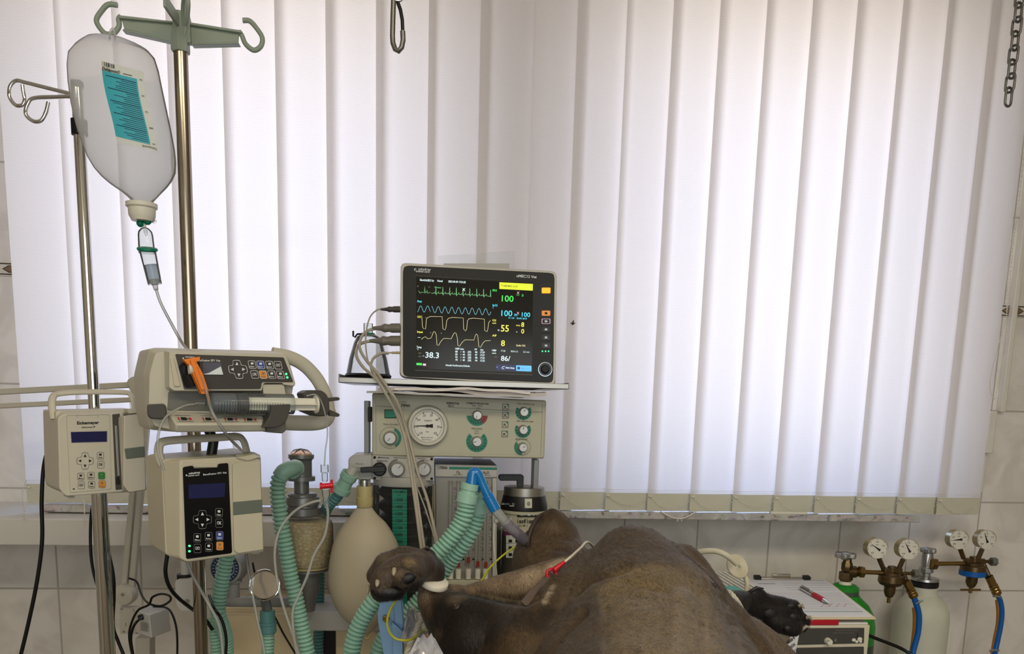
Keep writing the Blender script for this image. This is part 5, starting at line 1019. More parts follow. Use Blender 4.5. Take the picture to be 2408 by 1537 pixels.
fc = Face(1125, 765, -.54, -5, 4); root = thing('patient_monitor', fc.at(1120, 900, -.05), 'black-fronted vital signs monitor with coloured waveforms and numbers, standing on the tray', 'monitor')
outer = [(942, 627), (946, 620), (954, 618), (1298, 637), (1306, 641), (1309.5, 650), (1306, 899), (1301, 908), (1293, 910), (950, 887), (942, 884), (939.5, 877)]
def shrink(pl, d):
    cx_, cy_ = 1124, 764; return [(x + (d if x < cx_ else -d), y + (d if y < cy_ else -d)) for x, y in pl]
b = MB(); b.frus(fc, rr(shrink(outer, 2), 3), rr(outer, 3), .006, 'monitor_frame', 0); b.plate(fc, rr(outer, 3), .022, 'monitor_frame', -.006); b.frus(fc, rr(outer, 3), rr(shrink(outer, 14), 3), .05, 'monitor_frame', -.028)
b.build('housing', root, .0)
for x in (975, 1275):
    b = MB(); q = fc.at(x, 898 + (x - 975) * .03, -.03); b.bx(q.x - .02, q.x + .02, q.y - .015, q.y + .03, ZTRAY, q.z, 'monitor_frame'); b.build('foot', root, .001)
b = MB(); bez = rr([(947.5, 640), (950, 627), (960, 624), (1293, 641), (1302, 644), (1304, 655), (1301, 890), (1298, 898), (1288, 899), (960, 885), (950, 882), (947.5, 874)], 4); b.plate(fc, bez, .003, 'bezel_black', .0012); b.build('bezel', root, .0006)
f2 = Off(fc, .0012); b = MB(); b.flat(f2, [(978.6, 650.5), (1253.5, 666), (1251, 876.5), (978.6, 866.6)], 'screen_black', .0004)
b.line(f2, [(976, 870), (1252, 881)], 3, 'dark_grey', .0008); b.line(f2, [(976, 648), (1255, 663)], 2, 'panel_black', .0008)
def k3(u, v): return (960 + u / 6.147, 640 + v / 6.147)
def wave(pl, m, w_=.9): b.line(f2, [k3(*p) for p in pl], w_, m, .0010)
def t3(t, u0, v0, u1, v1, h, m, bold=.0): (x0, y0), (x1, y1) = k3(u0, v0), k3(u1, v1); b.text(f2, t, x0, y0, x1, y1, h / 6.147, m, .0010, bold)
wave([(150, 268), (172, 300), (200, 285), (230, 298), (238, 200), (246, 300), (262, 290), (270, 258), (280, 300), (320, 290)], 'glow_wave_g')
pl = [(335, 302)]
for k, x in enumerate((400, 500, 600, 695, 792, 890, 990, 1090)):
    y = 303 + (x - 335) * .052; pl += [(x - 35, y - 3), (x - 25, y - 22), (x - 14, y - 2), (x - 5, y), (x, y - 100), (x + 4, y + 20), (x + 10, y - 2), (x + 28, y - 8), (x + 36, y - 32), (x + 44, y), (x + 58, y - 2)]
wave(pl + [(1170, 350), (1185, 345), (1190, 250), (1195, 358)], 'glow_wave_g')
wave([(135 + k * 5, 530 + 45 * math.cos((k * 5 - 95) / 100 * 2 * math.pi) ) for k in range(38)], 'glow_wave_b'); wave([(335 + k * 5, 536 + k * .22 + 46 * math.cos((k * 5 - 50) / 98 * 2 * math.pi)) for k in range(173)], 'glow_wave_b')
wave([(195, 625), (205, 780), (218, 810), (250, 820), (262, 690), (272, 660), (320, 637), (490, 640), (500, 815), (530, 832), (545, 800), (555, 700), (580, 665), (640, 650), (795, 660), (800, 820), (830, 848), (845, 820), (855, 700), (880, 670), (940, 662), (1100, 675), (1105, 840), (1140, 858), (1150, 820), (1165, 720), (1190, 695)], 'glow_pale')
wave([(190, 970), (215, 945), (250, 930), (280, 960), (330, 948), (350, 900), (365, 858), (385, 858), (405, 900), (415, 1050), (440, 1055), (470, 1000), (510, 955), (560, 955), (620, 962), (650, 900), (670, 872), (690, 880), (708, 940), (718, 1060), (742, 1068), (780, 1010), (820, 975), (950, 978), (970, 910), (985, 888), (1005, 915), (1020, 1075), (1045, 1083), (1080, 1020), (1110, 990), (1190, 985)], 'glow_pale')
t3('Gewicht38.3 kg', 165, 122, 372, 135, 30, 'glow_white', .02); t3('Hund', 420, 135, 495, 140, 28, 'glow_white', .02); t3('2023-05-09 17:31:03', 578, 145, 830, 158, 28, 'glow_white', .02)
b.flat(f2, [k3(1318, 143), k3(1802, 168), k3(1800, 265), k3(1318, 240)], 'glow_lime', .0010); t3('** NIBP MAD. zu tief', 1345, 205, 1580, 216, 24, 'ink_black', .02)
t3('II', 130, 210, 145, 211, 20, 'glow_dim'); t3('x1', 290, 220, 312, 221, 20, 'glow_dim'); t3('Monitor', 380, 225, 480, 232, 22, 'glow_wave_g'); t3('X', 780, 268, 825, 270, 40, 'glow_white', .02)
t3('EKG', 1218, 272, 1280, 276, 28, 'glow_green', .02); t3('100', 1350, 418, 1520, 426, 86, 'glow_green', .01); t3('X', 1567, 313, 1607, 315, 36, 'glow_pink'); t3('PVC', 1567, 338, 1605, 340, 18, 'glow_green'); t3('0', 1640, 350, 1665, 351, 34, 'glow_green')
t3('Pleth', 130, 432, 195, 436, 28, 'glow_cyan', .02); t3('SpO2', 1216, 488, 1290, 492, 28, 'glow_cyan', .02); t3('%', 1218, 520, 1232, 521, 18, 'glow_cyan'); t3('100', 1345, 628, 1502, 634, 80, 'glow_cyan', .01); t3('PI', 1533, 632, 1560, 634, 32, 'glow_cyan', .02); t3('X', 1565, 605, 1605, 607, 34, 'glow_pink'); t3('PR', 1567, 626, 1590, 627, 16, 'glow_cyan'); t3('100', 1640, 640, 1762, 645, 62, 'glow_cyan', .01)
t3('PI 1.28', 1450, 668, 1533, 671, 20, 'glow_cyan', .02); t3('Quelle: SpO2', 1565, 672, 1715, 679, 22, 'glow_cyan', .02)
t3('CO2', 130, 655, 182, 657, 28, 'glow_yellow', .02); t3('75', 245, 668, 265, 669, 18, 'glow_dim'); t3('CO2', 1215, 705, 1270, 708, 26, 'glow_yellow', .02); t3('mmHg', 1215, 742, 1270, 745, 20, 'glow_yellow', .02); t3('55', 1338, 852, 1452, 857, 92, 'glow_yellow', .01); t3('Et', 1295, 845, 1320, 846, 20, 'glow_white', .02); t3('FiCO2', 1560, 776, 1615, 778, 18, 'glow_yellow', .02); t3('8', 1632, 786, 1674, 788, 64, 'glow_yellow', .01); t3('Fi', 1560, 870, 1578, 871, 18, 'glow_white'); t3('0', 1632, 882, 1674, 884, 64, 'glow_yellow', .01)
t3('Imped.', 128, 870, 212, 877, 28, 'glow_yellow', .02); t3('x2', 310, 880, 335, 881, 18, 'glow_dim'); t3('II', 470, 888, 484, 889, 18, 'glow_dim'); t3('AF', 1212, 925, 1275, 928, 28, 'glow_yellow', .02); t3('8', 1340, 1062, 1396, 1064, 80, 'glow_yellow', .01); t3('Quelle: CO2', 1560, 1066, 1692, 1072, 24, 'glow_pale', .02); b.line(f2, [k3(135, 940), k3(178, 941)], .9, 'glow_white', .001)
t3('Temp', 120, 1092, 192, 1096, 28, 'glow_white', .02); t3('\u00b0C', 122, 1122, 150, 1123, 20, 'glow_white'); t3('38.3', 246, 1232, 442, 1240, 80, 'glow_white', .01); t3('T1', 206, 1218, 228, 1219, 18, 'glow_white'); t3('40.0', 145, 1175, 185, 1177, 18, 'glow_dim'); t3('36.0', 145, 1222, 185, 1224, 18, 'glow_dim')
t3('NIBP Liste', 680, 1114, 803, 1120, 24, 'glow_white', .02); t3('PF', 960, 1126, 994, 1127, 24, 'glow_white', .02); t3('Zeit', 1040, 1131, 1086, 1133, 24, 'glow_white', .02)
for k, rw_ in enumerate((('88', '/', '46', '(59)', '98', '17:29'), ('85', '/', '40', '(55)', '97', '17:27'), ('92', '/', '41', '(58)', '98', '17:25'), ('70', '/', '40', '(50)', '94', '17:23'))):
    for (u0, u1), t in zip(((680, 714), (755, 764), (785, 818), (860, 908), (965, 998), (1040, 1104)), rw_): t3(t, u0, 1157 + k * 40 + (u0 - 680) * .035, u1, 1158 + k * 40 + (u0 - 680) * .035, 26, 'glow_white', .02)
t3('NIBP', 1210, 1138, 1275, 1142, 24, 'glow_white', .02); t3('mmHg', 1210, 1175, 1270, 1178, 20, 'glow_white', .02); t3('17:30', 1340, 1145, 1403, 1148, 24, 'glow_white'); t3('00:01:12', 1482, 1152, 1585, 1157, 24, 'glow_white'); t3('2,5 min', 1660, 1160, 1750, 1164, 24, 'glow_white'); t3('86/', 1340, 1276, 1472, 1282, 70, 'glow_white', .01); t3('mm', 1245, 1228, 1282, 1230, 18, 'glow_dim')
b.flat(f2, rr([k3(118, 1308), k3(200, 1312), k3(200, 1344), k3(118, 1340)], 1), 'glow_green', .001); b.flat(f2, [k3(212, 1318), k3(256, 1320), k3(256, 1350), k3(212, 1348)], 'glow_pink', .001); t3('Aktuelle Konfiguration:Defaults', 538, 1352, 890, 1366, 24, 'glow_white', .02)
b.flat(f2, [k3(1270, 1330), k3(1545, 1342), k3(1545, 1420), k3(1270, 1410)], 'glow_navy', .0008); t3('<', 1275, 1380, 1292, 1381, 22, 'glow_white'); t3('Alarm Setup', 1405, 1388, 1535, 1394, 24, 'glow_white', .02); b.line(f2, [k3(1350, 1385), k3(1365, 1365), k3(1395, 1360)], 1.2, 'glow_white', .001); b.line(f2, [k3(1360, 1392), k3(1385, 1392)], 1.2, 'glow_white', .001)
b.flat(f2, rr([k3(1558, 1342), k3(1782, 1350), k3(1782, 1432), k3(1558, 1424)], 2), 'glow_blue', .001); t3('Hauptmenu', 1632, 1396, 1756, 1400, 24, 'ink_black'); b.flat(f2, [k3(1578, 1365), k3(1615, 1367), k3(1615, 1402), k3(1578, 1400)], 'glow_navy', .0014)
b.build('screen', root, smooth=0)
b = MB(); b.text(f2, 'mindray', 984, 635, 1013, 636.5, 6, 'ink_white', .0006, .02); b.text(f2, 'animal care', 978, 639, 1010, 641, 4.4, 'ink_white', .0006, .03); b.flat(f2, circ(976.5, 633.5, 3, n=12), 'ink_white', .0006); b.flat(f2, circ(977.5, 634, 1.8, n=12), 'bezel_black', .0008)
b.text(f2, 'uMEC12 Vet', 1214.5, 651, 1262, 654, 6, 'ink_white', .0006, .03); b.outline(f2, rr([(1271, 668), (1299, 670), (1297, 834), (1269, 833)], 3), .6, 'dark_grey', .0006); b.build('front_marking', root, smooth=0)
b = MB(); b.plate(f2, rr(rect(1274, 676, 1294.5, 689), 2), .002, 'glow_orange', .0014); b.build('alarm_light', root)
for y in (736, 755, 774, 793, 812):
    b = MB(); x = 1284; o_ = rr(rect(x - 10, y - 6, x + 10, y + 6), 2); b.plate(f2, o_, .002, 'key_amber' if y == 736 else 'panel_black', .0014)
    if y == 755: b.outline(f2, o_, 1.2, 'glow_pink', .0018)
    mk = 'ink_black' if y == 736 else 'ink_white'; b.flat(f2, rr([(x - 3, y - 2.5), (x + 3, y - 2), (x + 3.5, y + 2.5), (x - 3, y + 2.5)], 1), mk, .0018); b.build('button', root)
b = MB()
for x in (1275.5, 1283, 1290): b.flat(f2, circ(x, 825.5, 1.7, n=10), 'led_green', .0008)
b.build('status_light', root, smooth=0)
b = MB(); b.lathe(f2.at(1282, 868, 0), fc.n, [(0, fc.L(16)), (.004, fc.L(15))], 'panel_black', 32); b.lathe(f2.at(1282, 868, .004), fc.n, [(0, fc.L(10.5)), (.008, fc.L(9)), (.009, fc.L(7.5))], 'rubber_black', 24); b.torus(f2.at(1282, 868, .003), fc.n, fc.L(15.5), fc.L(.8), 'glow_white', 36, 6); b.build('rotary_knob', root)

# plugs and patient cables
mat('plug_grey', (118, 114, 104), .45); mat('cable_grey', (176, 170, 154), .42)
Ym = -.53
def plug(x0, x1, y, r, pts, rc, lab, m='plug_grey'):
    root = thing('patient_cable', P(pts[-1][0], pts[-1][1], pts[-1][2]), lab, 'cable', None)
    b = MB(); d = (P(x0, y, Ym) - P(x1, y, Ym)); L_ = d.length; rs = S(r, Ym)
    b.lathe(P(x1, y, Ym), d, [(0, rs), (L_ * .45, rs), (L_ * .6, rs * .8), (L_ * .85, rs * .95), (L_, rs * .6), (L_ * 1.5, rs * .3)], m, 16); b.build('plug', root)
    b = MB(); b.tube([P(*p) for p in spline([(x0 - 6, y + 1, Ym)] + pts, 8)], S(rc, Ym), 'cable_grey', 8); b.build('cord', root, smooth=60)
plug(910, 941, 727, 7, [(888, 728, Ym), (871, 744, Ym), (862, 775, Ym - .01), (860, 812, Ym - .02), (868, 855, -.58), (895, 900, -.60), (925, 935, -.61), (946, 985, -.60), (960, 1050, -.60), (972, 1120, -.62), (1000, 1195, -.66), (1024, 1272, -.72), (1035, 1330, -.8)], 1.7, 'thin dark-plugged monitor cable, uppermost of those on the monitor side', 'dark_grey')
plug(897, 941, 771, 10.5, [(868, 776, Ym), (850, 792, Ym - .01), (846, 818, Ym - .02), (860, 845, -.57), (885, 874, -.59), (908, 906, -.61), (926, 936, -.61), (949, 988, -.60), (966, 1046, -.60), (982, 1110, -.62), (1005, 1175, -.66), (1029, 1276, -.72), (1045, 1340, -.8)], 3.3, 'grey monitor cable with thick plug, upper of the two fat plugs')
plug(893, 941, 801, 11.5, [(862, 803, Ym), (842, 813, Ym - .01), (838, 836, Ym - .02), (853, 862, -.57), (878, 884, -.59), (897, 908, -.61), (914, 938, -.61), (934, 976, -.60), (950, 1022, -.60), (962, 1085, -.62), (975, 1170, -.66), (990, 1281, -.72), (1000, 1340, -.8)], 3.5, 'grey monitor cable with thick plug, lower of the two fat plugs')
plug(920, 941, 829, 3, [(895, 831, Ym), (877, 844, Ym - .01), (873, 866, Ym - .02), (890, 892, -.58), (918, 920, -.61), (936, 950, -.61), (952, 1000, -.60), (963, 1060, -.60), (978, 1150, -.65), (997, 1281, -.72), (1008, 1340, -.8)], 3.1, 'grey monitor cable with thin brass plug, below the fat plugs', 'rubber_yellow')
# anaesthesia mask
Y = -.42; root = thing('face_mask', P(866, 893, Y), 'clear cone-shaped anaesthesia mask with black rubber rim on the tray left of the monitor', 'mask')
zc = ZTRAY; cx_ = P(866, 880, Y).x; up = V((0, 0, 1)); R = S(52, Y)
b = MB(); b.lathe(V((cx_, Y, zc + .002)), up, [(0, R * 1.08), (.004, R * 1.12), (.008, R * 1.02), (.010, R * .98), (.013, R * 1.02), (.017, R * .95)], 'rubber_black', 36); b.build('rim', root)
b = MB(); b.lathe(V((cx_, Y, zc + .018)), up, [(0, R * .95), (.03, R * .82), (.06, R * .62), (.072, R * .5), (.078, R * .28), (.078, R * .2), (.098, R * .2)], 'clear_plastic', 36); b.build('cone', root)
b = MB(); b.lathe(V((cx_, Y, zc + .092)), up, [(0, R * .27), (.004, R * .3), (.006, R * .27)], 'scale_green', 24); b.tube([V((cx_ - R * .25, Y - .01, zc + .095)), V((cx_ - R * .45, Y - .012, zc + .094)), V((cx_ - R * .55, Y - .012, zc + .088)), V((cx_ - R * .62, Y - .012, zc + .090)), V((cx_ - R * .62, Y - .012, zc + .100))], .0018, 'rubber_black', 8); b.build('hook_ring', root)
# clear wrapper behind the monitor
b = MB(); fw = Face(1120, 610, -.30); nx = 10; vs = []
for j in range(4):
    for i in range(nx + 1): vs.append(fw.at(1030 + i * 18 - j * 0, 601 - i * 1.2 + j * (293 + i * 2) / 3 + (3 if i == 5 else 0) * (j == 0), .004 * math.sin(i * 1.3 + j)))
b.add(vs, [(j * (nx + 1) + i, j * (nx + 1) + i + 1, (j + 1) * (nx + 1) + i + 1, (j + 1) * (nx + 1) + i) for j in range(3) for i in range(nx)], 'clear_plastic')
b.flat(fw, [(1043, 619), (1198, 619), (1198, 640), (1043, 640)], 'light_grey', .006); tag(b.build('plastic_wrapper', smooth=60), 'crinkled clear plastic sleeve standing behind the top of the monitor', 'plastic sleeve')

# ------------------------------------------------------------------ right side: cylinders, regulators, clipboard
mat('cyl_green', (36, 140, 44), .35, var=.06); mat('cyl_grey_green', (70, 84, 72), .45); mat('cyl_white', (208, 210, 194), .45, var=.08, scale=14); mat('brass', (150, 122, 74), .26, .9, var=.12, scale=30); mat('brass_dark', (104, 86, 60), .32, .8, var=.15, scale=30)
mat('silver_cast', (176, 176, 176), .3, .8); mat('hose_blue', (20, 96, 180), .35); mat('hose_orange', (226, 150, 60), .4); mat('gauge_case', (176, 162, 126), .3, .6)
up = V((0, 0, 1)); dn = V((0, 0, -1))
def cylinder(x, yp, Y, prof, label, body):
    """prof rows (pixel y, radius px, material)"""
    c = P(x, yp, Y); root = thing('gas_cylinder', V((c.x, Y, 0)), label, 'gas cylinder')
    def z(py): return P(x, py, Y).z
    return root, c, z
def handwheel(root, c, r, n=6, m='silver_cast'):
    b = MB(); pts = []
    for k in range(60):
        a = 2 * math.pi * k / 60; q = r * (.88 + .12 * math.cos(n * a)); pts.append(c + V((q * math.cos(a), q * math.sin(a) * .98, 0)))
    b.prism(pts, V((0, 0, .011)), m); b.lathe(c + V((0, 0, .009)), up, [(0, r * .5), (.004, r * .4)], m, 20); b.lathe(c + V((0, 0, -.006)), up, [(0, r * .35), (.008, r * .5)], m, 20); b.build('hand_wheel', root, .003)
def gauge(root, x, y, Y, r, ndl, stem, seed):
    f = Face(x, y, Y); R = f.L(r); b = MB(); b.lathe(f.at(x, y), f.n * -1, [(-.003, R * .96), (-.003, R * 1.04), (.002, R * 1.05), (.003, R), (.024, R), (.028, R * .8)], 'gauge_case', 36); b.tube([f.at(*stem[0], -.014), f.at(*stem[1], -.02)], f.L(6), 'brass_dark', 6); g = b.build('gauge', root)
    b = MB(); f = Off(f, .0034); b.flat(f, circ(x, y, r * .95, n=36), 'dial_white', .0005)
    for k in range(31):
        a = math.radians(130 + 280 * k / 30); q = .80 if k % 5 == 0 else .86; b.line(f, [(x + r * q * math.cos(a), y + r * q * math.sin(a)), (x + r * .92 * math.cos(a), y + r * .92 * math.sin(a))], 1.1 if k % 5 == 0 else .6, 'ink_black', .0008)
    for k in range(5):
        a = math.radians(140 + 65 * k); X, Y_ = x + r * .62 * math.cos(a), y + r * .62 * math.sin(a); b.text(f, str((0, 5, 10, 15, 20)[k] * (10 if seed else 1)), X - 3, Y_ + 2, X + 3, Y_ + 2, 3.6, 'ink_black', .0008)
    b.text(f, 'bar', x - 3, y - r * .3, x + 3, y - r * .3, 3.2, 'ink_black', .0008); b.build('dial_face', g, smooth=0)
    a = math.radians(ndl); b = MB(); d = V((math.cos(a), math.sin(a))); n_ = V((-d.y, d.x))
    b.flat(f, [tuple(V((x, y)) + d * r * .82), tuple(V((x, y)) + n_ * 1.5), tuple(V((x, y)) - d * r * .32 + n_ * 3), tuple(V((x, y)) - d * r * .32 - n_ * 3), tuple(V((x, y)) - n_ * 1.5)], 'ink_black', .0014); b.build('needle', g, smooth=0)
    return g

# green cylinder
Y = -.25; root, c, z = cylinder(1985, 1400, Y, None, 'green gas cylinder with silver hand wheel, nearest the clipboard', None)
s_ = S(1, Y); o = V((c.x, Y, 0))
b = MB(); b.lathe(o, up, [(.005, s_ * 72), (.02, s_ * 80), (z(1502), s_ * 80)], 'cyl_grey_green', 44); b.build('lower_shell', root)
b = MB(); b.lathe(o + up * z(1502), up, [(0, s_ * 80), (z(1465) - z(1502), s_ * 80), (z(1440) - z(1502), s_ * 74), (z(1418) - z(1502), s_ * 60), (z(1402) - z(1502), s_ * 40), (z(1396) - z(1502), s_ * 36)], 'cyl_green', 44); b.build('shoulder', root)
b = MB(); b.lathe(o + up * z(1397), up, [(0, s_ * 34), (z(1386) - z(1397), s_ * 34)], 'cyl_grey_green', 36); b.build('neck_band', root)
b = MB(); b.lathe(o + up * z(1386), up, [(0, s_ * 34), (s_ * 8, s_ * 34), (s_ * 14, s_ * 26), (s_ * 15, s_ * 15)], 'cyl_green', 36); b.build('neck_ring', root)
b = MB(); b.lathe(o + up * z(1374), up, [(0, s_ * 16), (s_ * 9, s_ * 14)], 'cap_white', 20); b.lathe(o + up * z(1366), up, [(0, s_ * 12), (s_ * 5, s_ * 17), (s_ * 24, s_ * 17)], 'brass_dark', 6); b.lathe(o + up * z(1342), up, [(0, s_ * 12), (s_ * 4, s_ * 14), (s_ * 20, s_ * 14), (s_ * 24, s_ * 11), (s_ * 34, s_ * 10)], 'brass_dark', 8)
b.lathe(P(1990, 1344, Y), V((1, 0, 0)), [(0, s_ * 14), (s_ * 24, s_ * 15), (s_ * 28, s_ * 12)], 'brass_dark', 24); b.build('valve', root)
handwheel(root, P(1988, 1310, Y), s_ * 28)
def regulator(root, x, y, Y, L, ring=None, tbar=False):
    """L: dict of pixel coordinates"""
    s_ = S(1, Y); M = 'brass_dark'
    b = MB(); b.lathe(P(*L['nut'][0], Y), V((1, 0, 0)), [(0, s_ * 12), (s_ * 2, s_ * 15), (s_ * 12, s_ * 15), (s_ * 13, s_ * 10)], 'brass', 6); b.tube([P(*L['nut'][0], Y), P(*L['in'], Y)], s_ * 5.8, 'brass', 14); b.build('inlet', root)
    b = MB(); c = P(x, y, Y); b.lathe(c + V((0, 0, s_ * 34)), dn, [(0, s_ * 9), (s_ * 2, s_ * 11), (s_ * 14, s_ * 11), (s_ * 16, s_ * 20), (s_ * 22, s_ * 24), (s_ * 24, s_ * 30), (s_ * 40, s_ * 31), (s_ * 48, s_ * 26), (s_ * 53, s_ * 14)], M, 28)
    b.lathe(c + V((0, 0, -s_ * 18)), dn, [(0, s_ * 14), (s_ * 16, s_ * 14), (s_ * 28, s_ * 9), (s_ * 30, s_ * 5)], M, 12); b.box(c + V((0, 0, s_ * 22)), V((s_ * 24, 0, 0)), V((0, s_ * 9, 0)), V((0, 0, s_ * 7)), M); b.build('body', root, .001)
    b = MB(); b.lathe(c + V((0, 0, -s_ * 46)), dn, [(0, s_ * 4.5), (s_ * 16, s_ * 4.5)], 'brass', 12)
    if tbar: q = c + V((0, 0, -s_ * 54)); b.tube([q - V((s_ * 27, 0, 0)), q + V((s_ * 27, 0, 0))], s_ * 2.8, 'brass', 10)
    b.build('adjusting_screw', root)
    b = MB(); b.tube([P(*L['kn'][0], Y), P(*L['kn'][1], Y)], s_ * 4.5, M, 12); q = P(*L['kn'][1], Y); pts = [q + V((0, math.cos(k * math.pi / 15) * s_ * (11 if k % 5 < 3 else 9.4), math.sin(k * math.pi / 15) * s_ * (11 if k % 5 < 3 else 9.4))) for k in range(30)]; b.prism(pts, V((s_ * 14, 0, 0)), 'mid_grey'); b.build('shut_off_knob', root, .0005)
    b = MB(); a0, a1, a2, a3 = [P(*q, Y - .02 * (i > 0)) for i, q in enumerate(L['out'])]; b.tube([a0, a1], s_ * 6.5, M, 10); d = a3 - a1; b.lathe(a1, d, [(0, s_ * 7), (.001, s_ * 10), (d.length * .42, s_ * 10), (d.length * .44, s_ * 8), (d.length * .5, s_ * 11.5), (d.length * .6, s_ * 10), (d.length * .64, s_ * 11.5), (d.length * .74, s_ * 10), (d.length * .78, s_ * 11.5), (d.length * .95, s_ * 11), (d.length, s_ * 6)], 'brass', 16); b.build('outlet_coupling', root)
    if ring: b = MB(); b.lathe(c + V((0, 0, -s_ * 2)), dn, [(0, s_ * 30), (s_ * 1, s_ * 31.8), (s_ * 13, s_ * 31.8), (s_ * 15, s_ * 28)], ring, 36); b.build('colour_ring', root)
Y = -.27; rg = thing('pressure_regulator', P(2092, 1425, Y), 'brass double-gauge regulator on the green gas cylinder', 'regulator')
regulator(rg, 2095, 1361, Y, dict(nut=[(2019, 1344)], **{'in': (2075, 1346)}, kn=[(2118, 1347), (2147, 1348)], out=[(2124, 1350), (2131, 1366), (2140, 1385), (2150, 1404)]))
gauge(rg, 2063.5, 1289, Y - .02, 25, 216, [(2067, 1312), (2078, 1338)], 1); gauge(rg, 2137, 1291, Y - .02, 25, 243, [(2124, 1314), (2113, 1338)], 0)
root = thing('gas_hose', P(2150, 1530, Y), 'blue gas hose leading down from the regulator of the green cylinder', 'hose')
b = MB(); b.tube([P(*p) for p in spline([(2148, 1400, Y - .02), (2154, 1418, Y - .02), (2160, 1440, Y - .02), (2161, 1462, Y - .02), (2158, 1490, Y - .02), (2150, 1520, Y - .02), (2140, 1560, Y - .02), (2120, 1640, Y)], 6)], S(7.3, Y), 'hose_blue', 16); b.build('blue_tube', root, smooth=60)
b = MB(); b.torus(P(2156, 1415, Y - .02), (P(2158, 1425, Y) - P(2154, 1408, Y)), S(8, Y), S(2, Y), 'silver_cast', 20, 6); b.tube([P(2158, 1416, Y - .03), P(2169, 1411, Y - .03)], S(3, Y), 'silver_cast', 8); b.build('hose_clip', root)
cable('gas_hose', [(2148, 1428, Y + .01), (2150, 1450, Y + .01), (2149, 1480, Y + .01), (2144, 1520, Y + .01), (2136, 1560, Y + .01)], S(4, Y), 'hose_orange', 'thin orange hose just behind the blue hose of the green cylinder', 'hose')

# white cylinder
Y = -.12; root, c, z = cylinder(2171, 1400, Y, None, 'large off-white gas cylinder standing against the tiled wall', None)
s_ = S(1, Y); o = V((c.x, Y, 0))
b = MB(); b.lathe(o, up, [(.005, s_ * 60), (.02, s_ * 66), (z(1450), s_ * 66.5), (z(1432), s_ * 64), (z(1415), s_ * 55), (z(1402), s_ * 42), (z(1396), s_ * 33), (z(1378), s_ * 31)], 'cyl_white', 48); b.build('shell', root)
b = MB(); b.lathe(o + up * z(1378), up, [(0, s_ * 31), (s_ * 2, s_ * 33), (s_ * 13, s_ * 33), (s_ * 15, s_ * 31)], 'rubber_black', 36); b.build('neck_ring', root)
b = MB(); b.lathe(o + up * z(1363), up, [(0, s_ * 34), (s_ * 6, s_ * 33), (s_ * 10, s_ * 14)], 'silver_cast', 36); b.build('flange', root)
b = MB(); b.lathe(o + up * z(1354), up, [(0, s_ * 12), (s_ * 10, s_ * 12), (s_ * 11, s_ * 18), (s_ * 22, s_ * 18), (s_ * 24, s_ * 13), (s_ * 56, s_ * 14), (s_ * 66, s_ * 10)], 'silver_cast', 10); b.lathe(P(2182, 1324, Y), V((1, 0, 0)), [(0, s_ * 10), (s_ * 10, s_ * 9)], 'silver_cast', 20); b.build('valve', root, .001)
handwheel(root, P(2182, 1298, Y), s_ * 21)
Y = -.14; rg = thing('pressure_regulator', P(2285, 1398, Y), 'brass double-gauge regulator with a blue ring on the off-white cylinder', 'regulator')
regulator(rg, 2288, 1338, Y, dict(nut=[(2190, 1325)], **{'in': (2265, 1324)}, kn=[(2306, 1319), (2330, 1320)], out=[(2311, 1324), (2325, 1354), (2334, 1375), (2346, 1398)]), 'hose_blue', True)
gauge(rg, 2255.6, 1268.5, Y - .03, 23.5, 174, [(2258, 1290), (2266, 1312)], 1); gauge(rg, 2320.6, 1268.5, Y - .03, 23.5, 251, [(2310, 1290), (2300, 1312)], 0)
root = thing('gas_hose', P(2341, 1530, Y), 'blue gas hose at the far right, from the regulator of the off-white cylinder', 'hose')
b = MB(); b.tube([P(*p) for p in spline([(2345, 1396, Y - .02), (2353, 1415, Y - .02), (2356, 1440, Y - .02), (2353, 1470, Y - .02), (2346, 1505, Y - .02), (2338, 1545, Y - .02), (2325, 1640, Y)], 6)], S(6.3, Y), 'hose_blue', 16); b.build('blue_tube', root, smooth=60)
for (x, y), (x2, y2) in (((2348, 1402), (2336, 1401)), ((2342, 1527), (2328, 1530))): b = MB(); b.torus(P(x, y, Y - .02), V((.1, 0, 1)), S(7, Y), S(2, Y), 'silver_cast', 20, 6); b.tube([P(x, y, Y - .03), P(x2, y2, Y - .03)], S(3, Y), 'silver_cast', 8); b.build('hose_clip', root)
cable('gas_hose', [(2343, 1410, Y + .01), (2346, 1440, Y + .01), (2344, 1470, Y + .01), (2337, 1505, Y + .01), (2330, 1550, Y + .01)], S(3.4, Y), 'hose_orange', 'thin orange hose just behind the far right blue hose', 'hose')
cable('power_cable', [(2040, 1492, -.36), (2064, 1502, -.36), (2088, 1511, -.36), (2119, 1524, -.36), (2145, 1540, -.37), (2190, 1570, -.4)], S(4.6, -.36), 'cable_black', 'black cable running across the lower part of the off-white cylinder', 'cable')

# electrosurgical unit with clipboard on top
Yf = -.57; fe = Face(1960, 1500, Yf); ZC = P(2056, 1452, Yf).z
mat('unit_cream', (216, 208, 188), .45); mat('unit_panel', (70, 70, 68), .4); mat('red_card', (178, 22, 40), .5); mat('form_paper', (226, 226, 228), .7, var=.01); mat('board_cream', (222, 208, 176), .5)
zu = P(2045, 1469, Yf).z; x0, x1 = P(1868, 1500, Yf).x, P(2046, 1480, Yf).x; Yb = -.34
root = thing('electrosurgical_unit', V(((x0 + x1) / 2, Yf + .1, zu - .16)), 'cream-framed apparatus with dark panels and a white knob under the clipboard', 'medical device')
b = MB(); b.bx(x0, x1, Yf, Yb, zu - .16, zu, 'unit_cream'); b.build('cabinet', root, .003)
b = MB(); b.plate(fe, rr([(1883, 1477), (2033, 1476), (2032, 1512), (1873.5, 1516)], 2), .003, 'unit_panel', .0022); b.build('upper_panel', root, .0008)
b = MB(); b.plate(fe, rr([(1872, 1523), (2032, 1520), (2031, 1580), (1866, 1586)], 2), .003, 'unit_panel', .0022); b.build('lower_panel', root, .0008)
